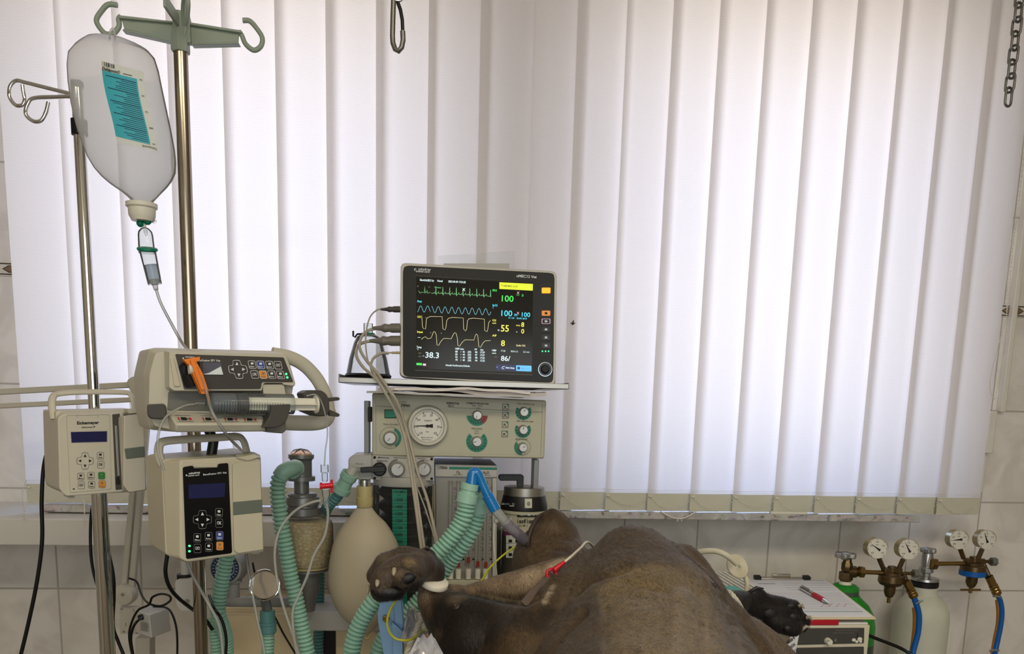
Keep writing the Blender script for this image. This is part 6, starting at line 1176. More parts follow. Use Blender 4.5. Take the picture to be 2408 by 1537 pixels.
knob(root, Off(fe, .002), 1945.6, 1506, 8, 'cap_white', .012, 0); knob(root, Off(fe, .002), 1945, 1545, 8, 'cap_white', .012, 0)
b = MB(); f2 = Off(fe, .0024); b.text(f2, 'MEDIZINTECHNIK', 1965, 1483, 2018, 1483, 3.2, 'ink_grey'); b.text(f2, 'ELEKTROCHIRURGIE', 1960, 1489, 2008, 1489, 3, 'ink_grey'); b.text(f2, '1', 1963, 1508, 1967, 1508, 7, 'ink_grey')
for x, y, r in ((2008, 1504, 5), (2015, 1508, 4), (2022, 1502, 6), (2024, 1508, 3.5)): b.flat(f2, circ(x, y, r, r * .8, 10), 'cap_white', .0008 + r * .00005)
b.line(f2, [(2016, 1500), (2017, 1488)], 1.5, 'ink_black', .0008); b.build('front_marking', root, smooth=0)
b = MB(); fsd = Face(1862, 1515, Yf - .003, -12); b.plate(fsd, [(1862, 1487), (1880, 1487), (1866, 1560), (1838, 1560)], .004, 'form_paper')
for k, t in enumerate(('MBH', 'NTROX', 'MBC VET S')):
    x, y = 1850 + k * 3, 1508 + k * 14; b.text(fsd, t, x, y + 8, x + 20 - k, y - 7, 7 - k, 'ink_black', .001, .03)
b.build('side_sticker', root, smooth=0)
for x in (x0 + .02, x1 - .02): b = MB(); b.bx(x - .01, x + .01, Yf + .02, Yb - .02, zu - .17, zu - .16, 'rubber_black'); b.build('foot', root)
# side table under it
root = thing('side_table', V(((x0 + x1) / 2, -.45, 0)), 'plain white side table under the cream-framed apparatus', 'table')
tz = zu - .17; b = MB(); b.bx(P(1640, 1500, -.45).x, x1 + .01, -.60, -.33, tz - .03, tz, 'white_paint'); b.build('table_top', root, .003)
for lx in (P(1650, 1500, -.45).x, x1 - .01):
    for ly in (-.58, -.35): b = MB(); b.bx(lx - .012, lx + .012, ly - .012, ly + .012, 0, tz - .03, 'white_paint'); b.build('leg', root)
b = MB(); q0, q1 = P(1905, 1470, Yf), P(1971, 1470, Yf); b.bx(q0.x, q1.x, Yf - .002, Yb, zu + .0005, ZC - .004, 'red_card'); tag(b.build('red_case', bevel=.001), 'flat red case under the left part of the clipboard', 'case')
b = MB(); b.bx(q1.x + .003, x1 - .004, Yf + .004, Yb + .05, zu + .0005, zu + .004, 'form_paper'); tag(b.build('paper_sheet', smooth=0), 'white papers lying on the apparatus right of the red case', 'paper')
def pz(x, y, h=0): return PZ(x, y, ZC + h)
A, B_, C_ = pz(1945, 1362), pz(2060, 1452), pz(1945 - 232, 1362)
wdir = V((1, 0, 0)); dd = (B_ - A); lw_ = .235
root = thing('clipboard', (A + B_) / 2 - wdir * .1, 'clipboard with a ruled white form under a metal clip, lying on the apparatus', 'clipboard')
def board(b, s0, s1, t0, t1, z0, z1, m):     # s along width (0 right .. 1 left), t along length (0 far .. 1 near)
    pt = lambda s, t: A.lerp(B_, t) - wdir * lw_ * s
    b.prism([pt(s0, t0) + V((0, 0, z1)), pt(s0, t1) + V((0, 0, z1)), pt(s1, t1) + V((0, 0, z1)), pt(s1, t0) + V((0, 0, z1))], V((0, 0, z0 - z1)), m)
b = MB(); board(b, 0, 1, -.02, 1, -.004, 0, 'board_cream'); b.build('board', root, .001)
b = MB(); board(b, .03, .97, .0, .985, .0002, .0022, 'form_paper'); b.build('paper', root, .0004)
b = MB()
for k in range(22):
    t = .42 + k * .022; board(b, .06, .92, t, t + .003, .0022, .0024, 'ink_grey' if k == 0 else 'label_paper') if 0 else board(b, .06, .92, t, t + .0022, .0022, .0023, 'ink_grey')
for t0, t1 in ((.06, .065), (.14, .145), (.2, .205), (.28, .284), (.34, .344)): board(b, .06, .55, t0, t1, .0022, .0023, 'ink_grey')
board(b, .06, .9, .885, .892, .0022, .0024, 'scale_green'); board(b, .62, .8, .16, .17, .0022, .0024, 'label_ink')
for k in range(12): board(b, .12 + k * .024, .12 + k * .024 + .012, .70 + .03 * (k % 3), .71 + .03 * (k % 3), .0022, .0024, 'ink_red')
b.build('form_lines', root, smooth=0)
b = MB(); board(b, .22, .78, -.01, .035, .002, .006, 'steel'); board(b, .20, .27, -.015, .05, .002, .010, 'rubber_black'); board(b, .73, .80, -.015, .05, .002, .010, 'rubber_black'); board(b, .40, .60, -.03, .0, .004, .012, 'steel'); b.build('clip', root, .001)
pa, pb = pz(1881, 1380, .007), pz(1949, 1417, .007); ax = (pb - pa).normalized(); Lp = (pb - pa).length
root = thing('ballpoint_pen', (pa + pb) / 2 - V((0, 0, .005)), 'silver ballpoint pen with red grip lying on the clipboard', 'pen')
b = MB(); b.lathe(pa, ax, [(0, .002), (.002, .0032), (.008, .0035), (.009, .0048), (Lp * .5, .0050), (Lp * .5 + .001, .0048)], 'chrome', 18); b.build('barrel', root)
b = MB(); b.lathe(pa + ax * Lp * .48, ax, [(0, .0050), (.004, .0058), (Lp * .18, .0060), (Lp * .34, .0056), (Lp * .36, .0048)], 'red_card', 18); b.build('grip', root)
b = MB(); b.lathe(pa + ax * Lp * .84, ax, [(0, .0050), (Lp * .08, .0038), (Lp * .15, .0012), (Lp * .16, .0006)], 'chrome', 18); b.build('tip', root)
b = MB(); b.tube([pa + ax * .008 + V((0, 0, .007)), pa + ax * .05 + V((0, 0, .0065))], .001, 'chrome', 6); b.build('pocket_clip', root)

# filter disc with tubing, rack and teal pad behind the dog
mat('filter_plastic', (214, 208, 184), .4, trans=.0, var=.02); Y = -.62
root = thing('breathing_filter', P(1735, 1385, Y), 'round ridged cream filter disc on a bent tube, behind the dog', 'filter')
ff = Face(1735, 1333, Y, 22, 28); b = MB(); c = ff.at(1734, 1331); R = ff.L(32)
prof = [(-.008, .006), (-.006, R * .5), (-.003, R * .96), (0, R)]
for k in range(6): q = R * (.95 - k * .12); prof += [(.0022, q), (.0012, q - R * .04)]
b.lathe(c, ff.n, prof + [(.004, R * .16), (.010, R * .12)], 'filter_plastic', 40); b.build('disc', root, smooth=20)
b = MB(); b.tube([P(*p) for p in spline([(1600, 1345, Y + .05), (1620, 1315, Y + .03), (1645, 1298, Y), (1680, 1295, Y - .02), (1708, 1305, Y - .03), (1732, 1325, Y - .025)], 6)], S(7, Y), 'filter_plastic', 14); b.build('tube', root, smooth=60)
b = MB(); b.tube([P(*p) for p in spline([(1738, 1338, Y), (1752, 1355, Y + .005), (1757, 1372, Y), (1754, 1392, Y)], 6)], S(6, Y), 'filter_plastic', 14); b.build('tube', root, smooth=60)
zr = P(1715, 1372, -.50).z; xr0, xr1 = P(1660, 1370, -.5).x, P(1770, 1370, -.5).x
root = thing('slotted_rack', V(((xr0 + xr1) / 2, -.48, zr - .06)), 'white slotted rack behind the dog, left of the clipboard', 'rack')
b = MB(); b.bx(xr0, xr1, -.57, -.37, tz, zr - .012, 'white_paint'); b.build('body', root, .002)
for k in range(9):
    x = xr0 + .006 + k * (xr1 - xr0 - .012) / 8; b = MB(); b.bx(x - .002, x + .002, -.565, -.375, zr - .012, zr, 'cap_white'); b.build('slat', root)
mat('teal_pad', (96, 178, 164), .7)
b = MB(); b.bx(P(1688, 1380, -.56).x, P(1742, 1380, -.56).x, -.60, -.53, zr + .0005, zr + .003, 'teal_pad'); tag(b.build('teal_pad', bevel=.001), 'small teal pad lying on the white slotted rack', 'pad')

# wall fittings at the right and bead cords
mat('duct_white', (222, 218, 206), .45)
b = MB(); b.org = V((0, 0, 0)); xc = P(2353, 900, 0).x
b.bx(xc - .004, xc + .010, -.02, 0, P(2340, 968, 0).z, 2.5, 'duct_white'); struct(b.build('trim_4', bevel=.002))
b = MB(); xd = P(2330, 1010, -.03).x; b.bx(xd - .012, xd + .010, -.035, 0, P(2330, 1064, 0).z, P(2330, 966, 0).z, 'duct_white'); b.bx(xd - .004, xd + .006, -.02, 0, P(2315, 1156, 0).z, P(2330, 1064, 0).z, 'duct_white'); tag(b.build('wall_socket_box', bevel=.002), 'small white junction box on the tiles right of the right blind', 'junction box')
def beads(name, pts, r, step, m, lab, cat):
    pp = spline([P(*p) for p in pts], 20); b = MB(); acc = 0; last = pp[0]
    b.tube(pp[::3] + [pp[-1]], r * .35, m, 5)
    for p, q in zip(pp, pp[1:]):
        acc += (q - p).length
        if acc >= step: b.ball(q, r, m, 6, 4); acc = 0
    return tag(b.build(name, smooth=60), lab, cat)
Yb_ = -.19
beads('bead_cord', [(2460, -200, Yb_), (2420, 200, Yb_), (2395, 480, Yb_), (2383, 570, Yb_), (2367, 740, Yb_), (2345, 820, Yb_), (2331, 880, Yb_), (2328, 912, Yb_), (2334, 933, Yb_), (2341, 934, Yb_), (2350, 880, Yb_), (2364, 800, Yb_), (2370, 640, Yb_), (2380, 560, Yb_), (2396, 480, Yb_), (2424, 200, Yb_), (2462, -200, Yb_)], .0016, .0045, 'bead_white', 'looped white bead cord hanging at the right end of the right blind', 'bead cord')
beads('bead_cord', [(62, 1128, Yb_), (52, 1160, Yb_), (58, 1190, Yb_ - .09), (55, 1222, Yb_ - .09)], .002, .006, 'bead_white', 'short white bead cord dangling from the left end of the left blind', 'bead cord')
beads('bead_cord', [(197, 1172, Yb_), (199, 1200, Yb_ - .09), (197, 1236, Yb_ - .09)], .0016, .006, 'bead_white', 'short white bead cord dangling over the ledge behind the white infusion pump', 'bead cord')
b = MB(); b.tube([P(*p) for p in spline([(1553, 1202, -.195), (1575, 1214, -.197), (1598, 1219, -.197), (1620, 1213, -.197), (1637, 1202, -.195)], 6)], .0016, 'cap_white', 8); b.tube([P(1594, 1217, -.197), P(1593, 1225, -.197)], .0012, 'cap_white', 6); b.tube([P(1601, 1217, -.197), P(1603, 1225, -.197)], .0012, 'cap_white', 6)
tag(b.build('cable_tie', smooth=60), 'white cable tie hanging over the front of the marble sill', 'cable tie')
b = MB(); q0, q1 = P(1812, 1198, -.185), P(1898, 1201, -.185); b.bx(q0.x, q1.x, -.188, -.178, sillz, sillz + .006, 'cap_white'); tag(b.build('white_strip', bevel=.001), 'short white plastic strip lying on the marble window sill', 'strip')
b = MB(); q = P(1347, 760, BY - .018); b.ball(q, (.003, .0016, .0036), 'ink_black', 10, 6); b.ball(q + V((.001, 0, .005)), (.0017, .0013, .0017), 'ink_black', 8, 5)
for s in (-1, 1): b.add([q + V((0, -.0012, .003)), q + V((s * .006, -.001, .001)), q + V((s * .004, -.001, -.002))], [(0, 1, 2)], 'ink_grey')
tag(b.build('fly', smooth=60), 'tiny dark fly sitting on the blind right of the monitor', 'fly')

# chain with open end at the upper right, snap hook at the top centre
mat('chain_steel', (128, 126, 120), .36, .85, var=.1)
def link(b, c, ax_side, hl, hw, r, m):
    pts = []
    for k in range(28):
        a = 2 * math.pi * k / 28; ca, sa = math.cos(a), math.sin(a); pts.append(c + ax_side * (hw * ca) + V((0, 0, (hl - hw) * (1 if sa > 0 else -1) * (1 if abs(sa) > .001 else 0) + hw * sa)))
    b.tube(pts + [pts[0], pts[1]], r, m, 8, cap=False)
Y = -.5; c0 = P(2371.5, 228, Y); pitch = P(2371.5, 195, Y).z - c0.z; root = thing('hanging_chain', c0 - V((0, 0, .02)), 'grey steel link chain hanging down at the upper right', 'chain')
k = 0
while c0.z + k * pitch < 2.69:
    b = MB(); link(b, V((c0.x, Y, c0.z + k * pitch)), V((math.cos(.25), math.sin(.25), 0)) if k % 2 == 0 else V((math.sin(-.55), math.cos(.55), 0)), S(20.5, Y), S(9.5, Y), S(3, Y), 'chain_steel'); b.build('link', root, smooth=60); k += 1
b = MB(); b.lathe(V((c0.x, Y, 2.70)), dn, [(0, .02), (.006, .02)], 'chain_steel', 16); b.build('ceiling_hook', root)
Y = -.85; q = lambda x, y: P(x, y, Y); root = thing('snap_hook', q(935, 112), 'steel snap hook hanging at the top edge of the photo, left of centre', 'snap hook')
b = MB(); d = V((math.cos(.9), math.sin(.9), 0)); cx_ = q(935, 60); s_ = S(1, Y)
pl = [(-9, 50), (-10, 20), (-11, -20), (-10, -34), (-5, -47), (2, -51), (9, -44), (12, -30), (11, -12)]
b.tube([cx_ + V((1, 0, 0)) * (u * s_) + V((0, -.35 * u * s_, v * s_)) for u, v in pl], s_ * 5.6, 'chain_steel', 12); b.build('hook_body', root, smooth=60)
b = MB(); b.tube([cx_ + V((u * s_, -.35 * u * s_, v * s_)) for u, v in ((11, -10), (10, 10), (6, 30), (0, 46))], s_ * 4.0, 'black_plastic', 10); b.build('gate', root, smooth=60)
b = MB(); b.torus(cx_ + V((0, 0, 62 * s_)), V((0, 1, .1)), s_ * 13, s_ * 3, 'chrome', 28, 10); b.build('ring', root, smooth=60)
k = 1
while cx_.z + (62 + 24 * k) * s_ < 2.69:
    b = MB(); link(b, V((cx_.x, Y, cx_.z + (60 + 24 * k) * s_)), V((math.cos(.3), math.sin(.3), 0)) if k % 2 == 0 else V((-math.sin(.3), math.cos(.3), 0)), 16 * s_, 8 * s_, 2.6 * s_, 'chain_steel'); b.build('link', root, smooth=60); k += 1

# ------------------------------------------------------------------ operating table and dog
from mathutils import noise
from mathutils.bvhtree import BVHTree
ZT = P(1450, 1548, -.78).z
mat('table_pad', (60, 66, 72), .6); mat('sheet_white', (206, 204, 212), .5)
tx0, tx1, ty0, ty1 = P(1010, 1600, -.9).x, P(1835, 1600, -.9).x, -1.70, -.76
root = thing('operating_table', V(((tx0 + tx1) / 2, (ty0 + ty1) / 2, 0)), 'padded operating table carrying the dog', 'table')
b = MB(); b.bx(tx0, tx1, ty0, ty1, ZT - .06, ZT - .001, 'table_pad'); b.build('table_top', root, .01)
b = MB(); b.bx((tx0 + tx1) / 2 - .09, (tx0 + tx1) / 2 + .09, -1.32, -1.12, .06, ZT - .06, 'steel_dull'); b.build('column', root, .005)
b = MB(); b.bx((tx0 + tx1) / 2 - .28, (tx0 + tx1) / 2 + .28, -1.45, -.95, 0, .06, 'steel_dull'); b.build('base', root, .01)

DOME, SHAV, LITE = (88, 73, 55), (124, 107, 77), (138, 121, 90)
BROWN = (80, 63, 43)
DARK, PALE, HEAD, PAWL, PAWD, LEGR, CREAM = (27, 21, 16), (136, 116, 94), (90, 74, 54), (80, 68, 56), (30, 26, 25), (112, 98, 84), (200, 184, 158)
def mp(px, py, Y, r): return (P(px, py, Y), S(r, Y))
limbs = [  # chains of (px, py, Y, radius px, colour)
    [(1492, 1345, -.95, 117, DOME), (1500, 1500, -1.02, 235, DOME), (1510, 1640, -1.10, 312, DOME)],
    [(1510, 1640, -1.10, 310, DOME), (1540, 1800, -1.25, 380, DOME), (1560, 1920, -1.40, 400, DOME)],
    [(1600, 1330, -.96, 62, DOME), (1668, 1440, -1.0, 70, DOME), (1730, 1560, -1.05, 105, DOME)],
    [(1395, 1345, -.96, 62, DOME), (1330, 1420, -1.02, 85, DOME), (1290, 1480, -1.06, 100, BROWN), (1250, 1540, -1.08, 120, BROWN)],
    [(1592, 1420, -1.04, 70, LITE), (1600, 1520, -1.12, 100, LITE), (1605, 1640, -1.22, 130, LITE)],
    # left upper arm and elbow
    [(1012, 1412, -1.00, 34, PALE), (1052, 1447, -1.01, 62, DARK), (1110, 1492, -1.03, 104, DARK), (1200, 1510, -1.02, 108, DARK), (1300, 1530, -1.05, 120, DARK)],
    # left forearm strip
    [(1013, 1400, -.985, 28, PALE), (1100, 1408, -.96, 36, PALE), (1200, 1390, -.93, 46, PALE), (1295, 1372, -.92, 56, PALE), (1380, 1360, -.93, 70, HEAD)],
    # wrist and paw
    [(1013, 1400, -.99, 30, PALE), (1016, 1372, -.99, 27, PAWL), (1012, 1345, -.99, 34, PAWD), (985, 1330, -1.0, 42, PAWL)],
    [(988, 1325, -1.0, 36, PAWL), (950, 1311, -.99, 33, PAWL), (908, 1324, -1.0, 28, PAWL), (888, 1352, -1.0, 26, PAWL)],
    [(985, 1328, -1.01, 36, PAWL), (945, 1330, -1.035, 30, PAWL), (905, 1352, -1.05, 26, PAWL), (895, 1376, -1.05, 26, PAWL)],
    [(992, 1330, -1.01, 36, PAWL), (968, 1342, -1.045, 28, PAWL), (950, 1354, -1.06, 24, PAWL)],
    [(990, 1330, -.97, 36, PAWD), (1005, 1306, -.98, 20, PAWD)],
    [(1020, 1340, -.985, 28, PAWD), (1016, 1365, -.99, 26, PAWD)],
    [(985, 1345, -1.02, 26, PAWD), (975, 1375, -1.03, 18, PAWD)],
    [(915, 1350, -1.03, 30, PAWL), (930, 1385, -1.04, 26, PAWD), (898, 1390, -1.04, 26, PAWD)],
    # head, muzzle up
    [(1300, 1226, -.80, 36, HEAD), (1306, 1268, -.78, 64, HEAD), (1288, 1325, -.80, 92, HEAD), (1330, 1390, -.86, 110, HEAD), (1420, 1450, -.95, 130, DOME)],
    # right paw and leg
    [(1640, 1460, -.92, 70, DOME), (1700, 1425, -.86, 34, PAWD), (1745, 1412, -.82, 26, PAWD), (1790, 1425, -.80, 38, PAWD), (1830, 1440, -.80, 40, PAWD)],
    [(1820, 1425, -.80, 30, PAWD), (1862, 1432, -.80, 27, PAWD)], [(1830, 1440, -.80, 34, PAWD), (1880, 1462, -.80, 25, PAWD)], [(1825, 1455, -.81, 34, PAWD), (1866, 1476, -.82, 22, PAWD)], [(1760, 1410, -.80, 24, PAWD), (1785, 1398, -.81, 17, PAWD)],
    [(1690, 1480, -.92, 60, LEGR), (1765, 1495, -.90, 50, LEGR), (1812, 1528, -.90, 42, LEGR), (1850, 1575, -.90, 45, LEGR)],
]
bm_ = MB(); mat('dog_tmp', (90, 80, 70)); paint = []
for ch in limbs:
    for a, c in zip(ch, ch[1:]):
        (p, r), (q, s) = mp(*a[:4]), mp(*c[:4]); n = max(2, int((q - p).length / (min(r, s) * .22)))
        for k in range(n + 1): t = k / n; bm_.ball(p.lerp(q, t), r * (1 - t) + s * t, 'dog_tmp', 20, 12)
        for t in (0, .5): paint.append((p.lerp(q, t), r * (1 - t) + s * t, tuple(np.array(a[4]) * (1 - t) + np.array(c[4]) * t)))
    paint.append((q, s, c[4]))
o = bm_.build('tmp', None, smooth=0); m1 = o.modifiers.new('r', 'REMESH'); m1.mode = 'VOXEL'; m1.voxel_size = .0042
m2 = o.modifiers.new('s', 'SMOOTH'); m2.factor = .5; m2.iterations = 4
bpy.context.view_layer.update(); me = bpy.data.meshes.new_from_object(o.evaluated_get(bpy.context.evaluated_depsgraph_get())); me.transform(Matrix.Translation(o.location)); bpy.data.objects.remove(o)
me.name = 'dog_body'; nv = len(me.vertices); co = np.empty(nv * 3); me.vertices.foreach_get('co', co); co = co.reshape(-1, 3); nrm = np.empty(nv * 3); me.vertices.foreach_get('normal', nrm); nrm = nrm.reshape(-1, 3)
ed = np.array([e_.vertices[:] for e_ in me.edges]); deg = np.bincount(ed.ravel(), minlength=nv).astype(float)[:, None]
best = np.full(nv, 1e9); rad = np.zeros(nv)
for p, r, c in paint:
    d = np.linalg.norm(co - np.array(p), axis=1) - r; m_ = d < best; best[m_] = d[m_]; rad[m_] = r
sw = np.clip((rad - .018) / .02, 0, 1)[:, None] * .9
for _ in range(6): sa = np.zeros((nv, 1)); np.add.at(sa, ed[:, 0], sw[ed[:, 1]]); np.add.at(sa, ed[:, 1], sw[ed[:, 0]]); sw = np.minimum(sw, sa / deg)
for _ in range(34): sa = np.zeros((nv, 3)); np.add.at(sa, ed[:, 0], co[ed[:, 1]]); np.add.at(sa, ed[:, 1], co[ed[:, 0]]); co = co * (1 - sw * .6) + sa / deg * sw * .6
# gentle folds and muscle relief
dsp = np.array([noise.noise(V(c) * 16) * .0035 + noise.noise(V(c) * 45) * .0011 for c in co]); co = co + nrm * dsp[:, None]
co[:, 2] = np.maximum(co[:, 2], ZT + .0005)
# coat colour from the nearest body regions
C = np.zeros((nv, 3)); W = np.zeros(nv)
for p, r, c in paint:
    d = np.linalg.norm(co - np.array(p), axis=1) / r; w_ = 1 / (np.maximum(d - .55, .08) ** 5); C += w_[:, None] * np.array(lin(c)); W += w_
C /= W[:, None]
RMI = np.array(RM.transposed()); front = ((np.array(CAM) - co) * nrm).sum(1) > 0
def scr():
    cc = (co - np.array(CAM)) @ RMI.T; return CX + F * cc[:, 0] / cc[:, 1], CY - F * cc[:, 2] / cc[:, 1]
def groove(pl, w_, dep, y0=-2, y1=0):
    global co
    ux_, uy_ = scr(); dm = np.full(nv, 1e9)
    for (xa, ya), (xb, yb) in zip(pl, pl[1:]):
        ex, ey = xb - xa, yb - ya; t = np.clip(((ux_ - xa) * ex + (uy_ - ya) * ey) / (ex * ex + ey * ey), 0, 1); dm = np.minimum(dm, np.hypot(ux_ - xa - t * ex, uy_ - ya - t * ey))
    co = co - nrm * (np.exp(-(dm / w_) ** 2) * dep * front * (co[:, 1] > y0) * (co[:, 1] < y1))[:, None]
for g_ in (([(1350, 1395), (1385, 1364), (1432, 1347), (1480, 1330)], 9, .006), ([(1425, 1430), (1427, 1480), (1428, 1545)], 9, .003), ([(1375, 1436), (1330, 1480), (1280, 1545)], 11, .008), ([(1465, 1362), (1510, 1372), (1575, 1390)], 9, .003),
           ([(1100, 1386), (1180, 1407), (1235, 1415), (1265, 1400)], 9, .006), ([(1596, 1400), (1590, 1470), (1584, 1560)], 16, -.006), ([(1648, 1390), (1650, 1470), (1640, 1560)], 14, .004), ([(1700, 1400), (1722, 1480), (1738, 1550)], 12, .004), ([(1420, 1352), (1445, 1340)], 8, -.005),
           ([(1255, 1300), (1290, 1282), (1330, 1290)], 9, .004), ([(1262, 1262), (1300, 1255), (1345, 1268)], 8, .003), ([(1015, 1385), (1010, 1420), (1030, 1480)], 9, .004), ([(975, 1335), (940, 1322), (900, 1335)], 7, .004), ([(985, 1350), (960, 1332), (925, 1340)], 7, .003), ([(1790, 1415), (1850, 1420)], 7, .003), ([(1800, 1440), (1860, 1448)], 7, .003)): groove(*g_)
def patch(px, py, Y, r, c, k=1.0):
    p, rr_ = mp(px, py, Y, r); d = np.linalg.norm(co - np.array(p), axis=1); t = np.clip(1.4 - d / rr_, 0, 1)[:, None] * k; C[:] = C * (1 - t) + np.array(lin(c)) * t
bv = BVHTree.FromPolygons([V(c) for c in co], [tuple(p.vertices) for p in me.polygons])
def dogat(px, py):
    h = bv.ray_cast(CAM, ray(px, py).normalized()); return (h[0], h[1]) if h[0] is not None else (P(px, py, -1), V((0, -1, 0)))
def ppatch(px, py, r, c, k=1.0):
    p, n_ = dogat(px, py); rr_ = S(r, p.y); d = np.linalg.norm(co - np.array(p), axis=1); t = np.clip(1.5 - d / rr_, 0, 1)[:, None] * k; C[:] = C * (1 - t) + np.array(lin(c)) * t
# clipped area on the chest: shorter, lighter coat with a clear edge
poly = [(1402, 1385), (1432, 1360), (1478, 1335), (1530, 1322), (1570, 1328), (1620, 1332), (1655, 1352), (1672, 1400), (1690, 1450), (1705, 1537), (1720, 1700), (1340, 1700), (1400, 1560), (1425, 1537), (1428, 1460), (1410, 1410)]
P2 = np.array(poly, float); px_, py_ = scr()
ins = np.zeros(nv, bool); dmin = np.full(nv, 1e9)
for (xa, ya), (xb, yb) in zip(P2, np.roll(P2, -1, 0)):
    cnd = ((ya > py_) != (yb > py_)) & (px_ < (xb - xa) * (py_ - ya) / (yb - ya + 1e-9) + xa); ins ^= cnd
    ex, ey = xb - xa, yb - ya; t = np.clip(((px_ - xa) * ex + (py_ - ya) * ey) / (ex * ex + ey * ey), 0, 1); dmin = np.minimum(dmin, np.hypot(px_ - xa - t * ex, py_ - ya - t * ey))
sd = np.where(ins, dmin, -dmin) * (nrm[:, 1] < .2); sw_ = np.where(px_ > 1600, 42, 11); kk = np.clip(sd / sw_ + .5, 0, 1)[:, None] * .92; C = C * (1 - kk) + np.array(lin(SHAV)) * kk
co = co - nrm * (np.clip(sd / 8 + .5, 0, 1) * .0012)[:, None]
for k in range(22): ppatch(1596 - k * .6 + 3 * math.sin(k), 1392 + k * 7, 11 + k * .4, (156, 136, 106), .16); ppatch(1642 - k * .8, 1372 + k * 7, 9, (150, 130, 98), .10); ppatch(1500 + k * 3, 1500 + k * 2, 26, (138, 120, 90), .10)
[ppatch(1300 - k * 2.6, 1376 + k * 5, 6 + 2 * math.sin(k * 2), CREAM, .45) for k in range(9)]; ppatch(1318, 1318, 15, CREAM, .9); ppatch(1240, 1360, 24, (184, 164, 140), .6); ppatch(1300, 1335, 20, CREAM, .8); ppatch(1262, 1345, 16, (196, 176, 150), .6)
ppatch(1300, 1208, 16, (60, 46, 36), .7); ppatch(1325, 1300, 26, (66, 50, 38), .7); ppatch(1290, 1440, 24, (30, 24, 20), .8); ppatch(1270, 1470, 26, (34, 27, 22), .7); ppatch(1075, 1405, 22, (120, 104, 78), .6)  # the near-black armpit patches paint its deep shade into the coat
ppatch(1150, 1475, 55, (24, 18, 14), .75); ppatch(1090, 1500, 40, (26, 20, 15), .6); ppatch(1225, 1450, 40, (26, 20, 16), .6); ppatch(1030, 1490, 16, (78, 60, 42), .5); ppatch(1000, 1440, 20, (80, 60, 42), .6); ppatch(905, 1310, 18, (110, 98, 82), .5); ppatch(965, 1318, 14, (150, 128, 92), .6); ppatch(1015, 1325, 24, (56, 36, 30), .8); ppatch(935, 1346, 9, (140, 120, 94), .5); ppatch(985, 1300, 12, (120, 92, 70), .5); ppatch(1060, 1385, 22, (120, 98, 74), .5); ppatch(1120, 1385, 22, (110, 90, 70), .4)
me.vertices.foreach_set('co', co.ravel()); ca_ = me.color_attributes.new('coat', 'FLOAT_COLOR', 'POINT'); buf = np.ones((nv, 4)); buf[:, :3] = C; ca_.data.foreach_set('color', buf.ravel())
me.polygons.foreach_set('use_smooth', [True] * len(me.polygons)); me.materials.clear(); me.update()
def coat_mat(name, bump, rough, spec=.25):
    m = bpy.data.materials.new(name); m.use_nodes = True; nt = m.node_tree; b = nt.nodes['Principled BSDF']; N = nt.nodes.new; Lk = nt.links.new
    a = N('ShaderNodeVertexColor'); a.layer_name = 'coat'; t = N('ShaderNodeTexCoord'); mp_ = N('ShaderNodeMapping'); mp_.inputs['Scale'].default_value = (330, 200, 110); Lk(t.outputs['Object'], mp_.inputs[0])
    n = N('ShaderNodeTexNoise'); n.inputs['Scale'].default_value = 1; n.inputs['Detail'].default_value = 3; n.inputs['Distortion'].default_value = 1.5; Lk(mp_.outputs[0], n.inputs[0])
    r = N('ShaderNodeMapRange'); Lk(n.outputs[0], r.inputs[0]); r.inputs[1].default_value = .3; r.inputs[2].default_value = .7; r.inputs[3].default_value = .72; r.inputs[4].default_value = 1.22
    x = N('ShaderNodeVectorMath'); x.operation = 'SCALE'; Lk(a.outputs[0], x.inputs[0]); Lk(r.outputs[0], x.inputs['Scale']); Lk(x.outputs[0], b.inputs['Base Color'])
    b.inputs['Roughness'].default_value = rough; b.inputs['Specular IOR Level'].default_value = spec; b.inputs['Sheen Weight'].default_value = .12; b.inputs['Sheen Roughness'].default_value = .4
    if bump: bp = N('ShaderNodeBump'); bp.inputs['Strength'].default_value = bump; bp.inputs['Distance'].default_value = .0012; Lk(n.outputs[0], bp.inputs['Height']); Lk(bp.outputs[0], b.inputs['Normal'])
    MATS[name] = m; return m
me.materials.append(coat_mat('dog_coat', .7, .62))
dog = thing('dog', P(1505, 1600, -1.1), 'large brown short-haired dog lying on its back with paws tied, under anaesthesia', 'dog')
me.transform(Matrix.Translation(-WL[dog.name])); body = bpy.data.objects.new('body', me); COL.objects.link(body); body.parent = dog; WL['body'] = WL[dog.name]
# short hairs standing on the coat: one object, uncountable
rng = np.random.default_rng(5); tri = np.array([p.vertices[:3] for p in me.polygons]); quad = np.array([p.vertices[3] if len(p.vertices) > 3 else p.vertices[2] for p in me.polygons])
co2 = co; ctr = co2[tri].mean(1); fr = nrm[tri[:, 0]]
view = ((np.array(CAM) - ctr) * fr).sum(1) > -.15; pick = np.where(view & (ctr[:, 2] > ZT + .02))[0]; N_H = 95000
sel = rng.choice(pick, N_H); w3 = rng.dirichlet((1, 1, 1), N_H); base = (co2[tri[sel]] * w3[:, :, None]).sum(1); nn = (nrm[tri[sel]] * w3[:, :, None]).sum(1); nn /= np.linalg.norm(nn, axis=1)[:, None]
flow = np.array([.10, -.35, -1.0]) + rng.normal(0, .28, (N_H, 3)); lo = np.array([[noise.noise(V(p) * 9), noise.noise(V(p) * 9 + V((7, 3, 1))), 0] for p in base]) * .9; flow = flow + lo
flow -= nn * (flow * nn).sum(1)[:, None]; flow /= np.linalg.norm(flow, axis=1)[:, None] + 1e-6
ln_ = rng.uniform(.0045, .0085, N_H)[:, None]; side = np.cross(flow, nn) * rng.uniform(.00022, .00036, N_H)[:, None]
tip = base + flow * ln_ + nn * ln_ * rng.uniform(.10, .30, N_H)[:, None]
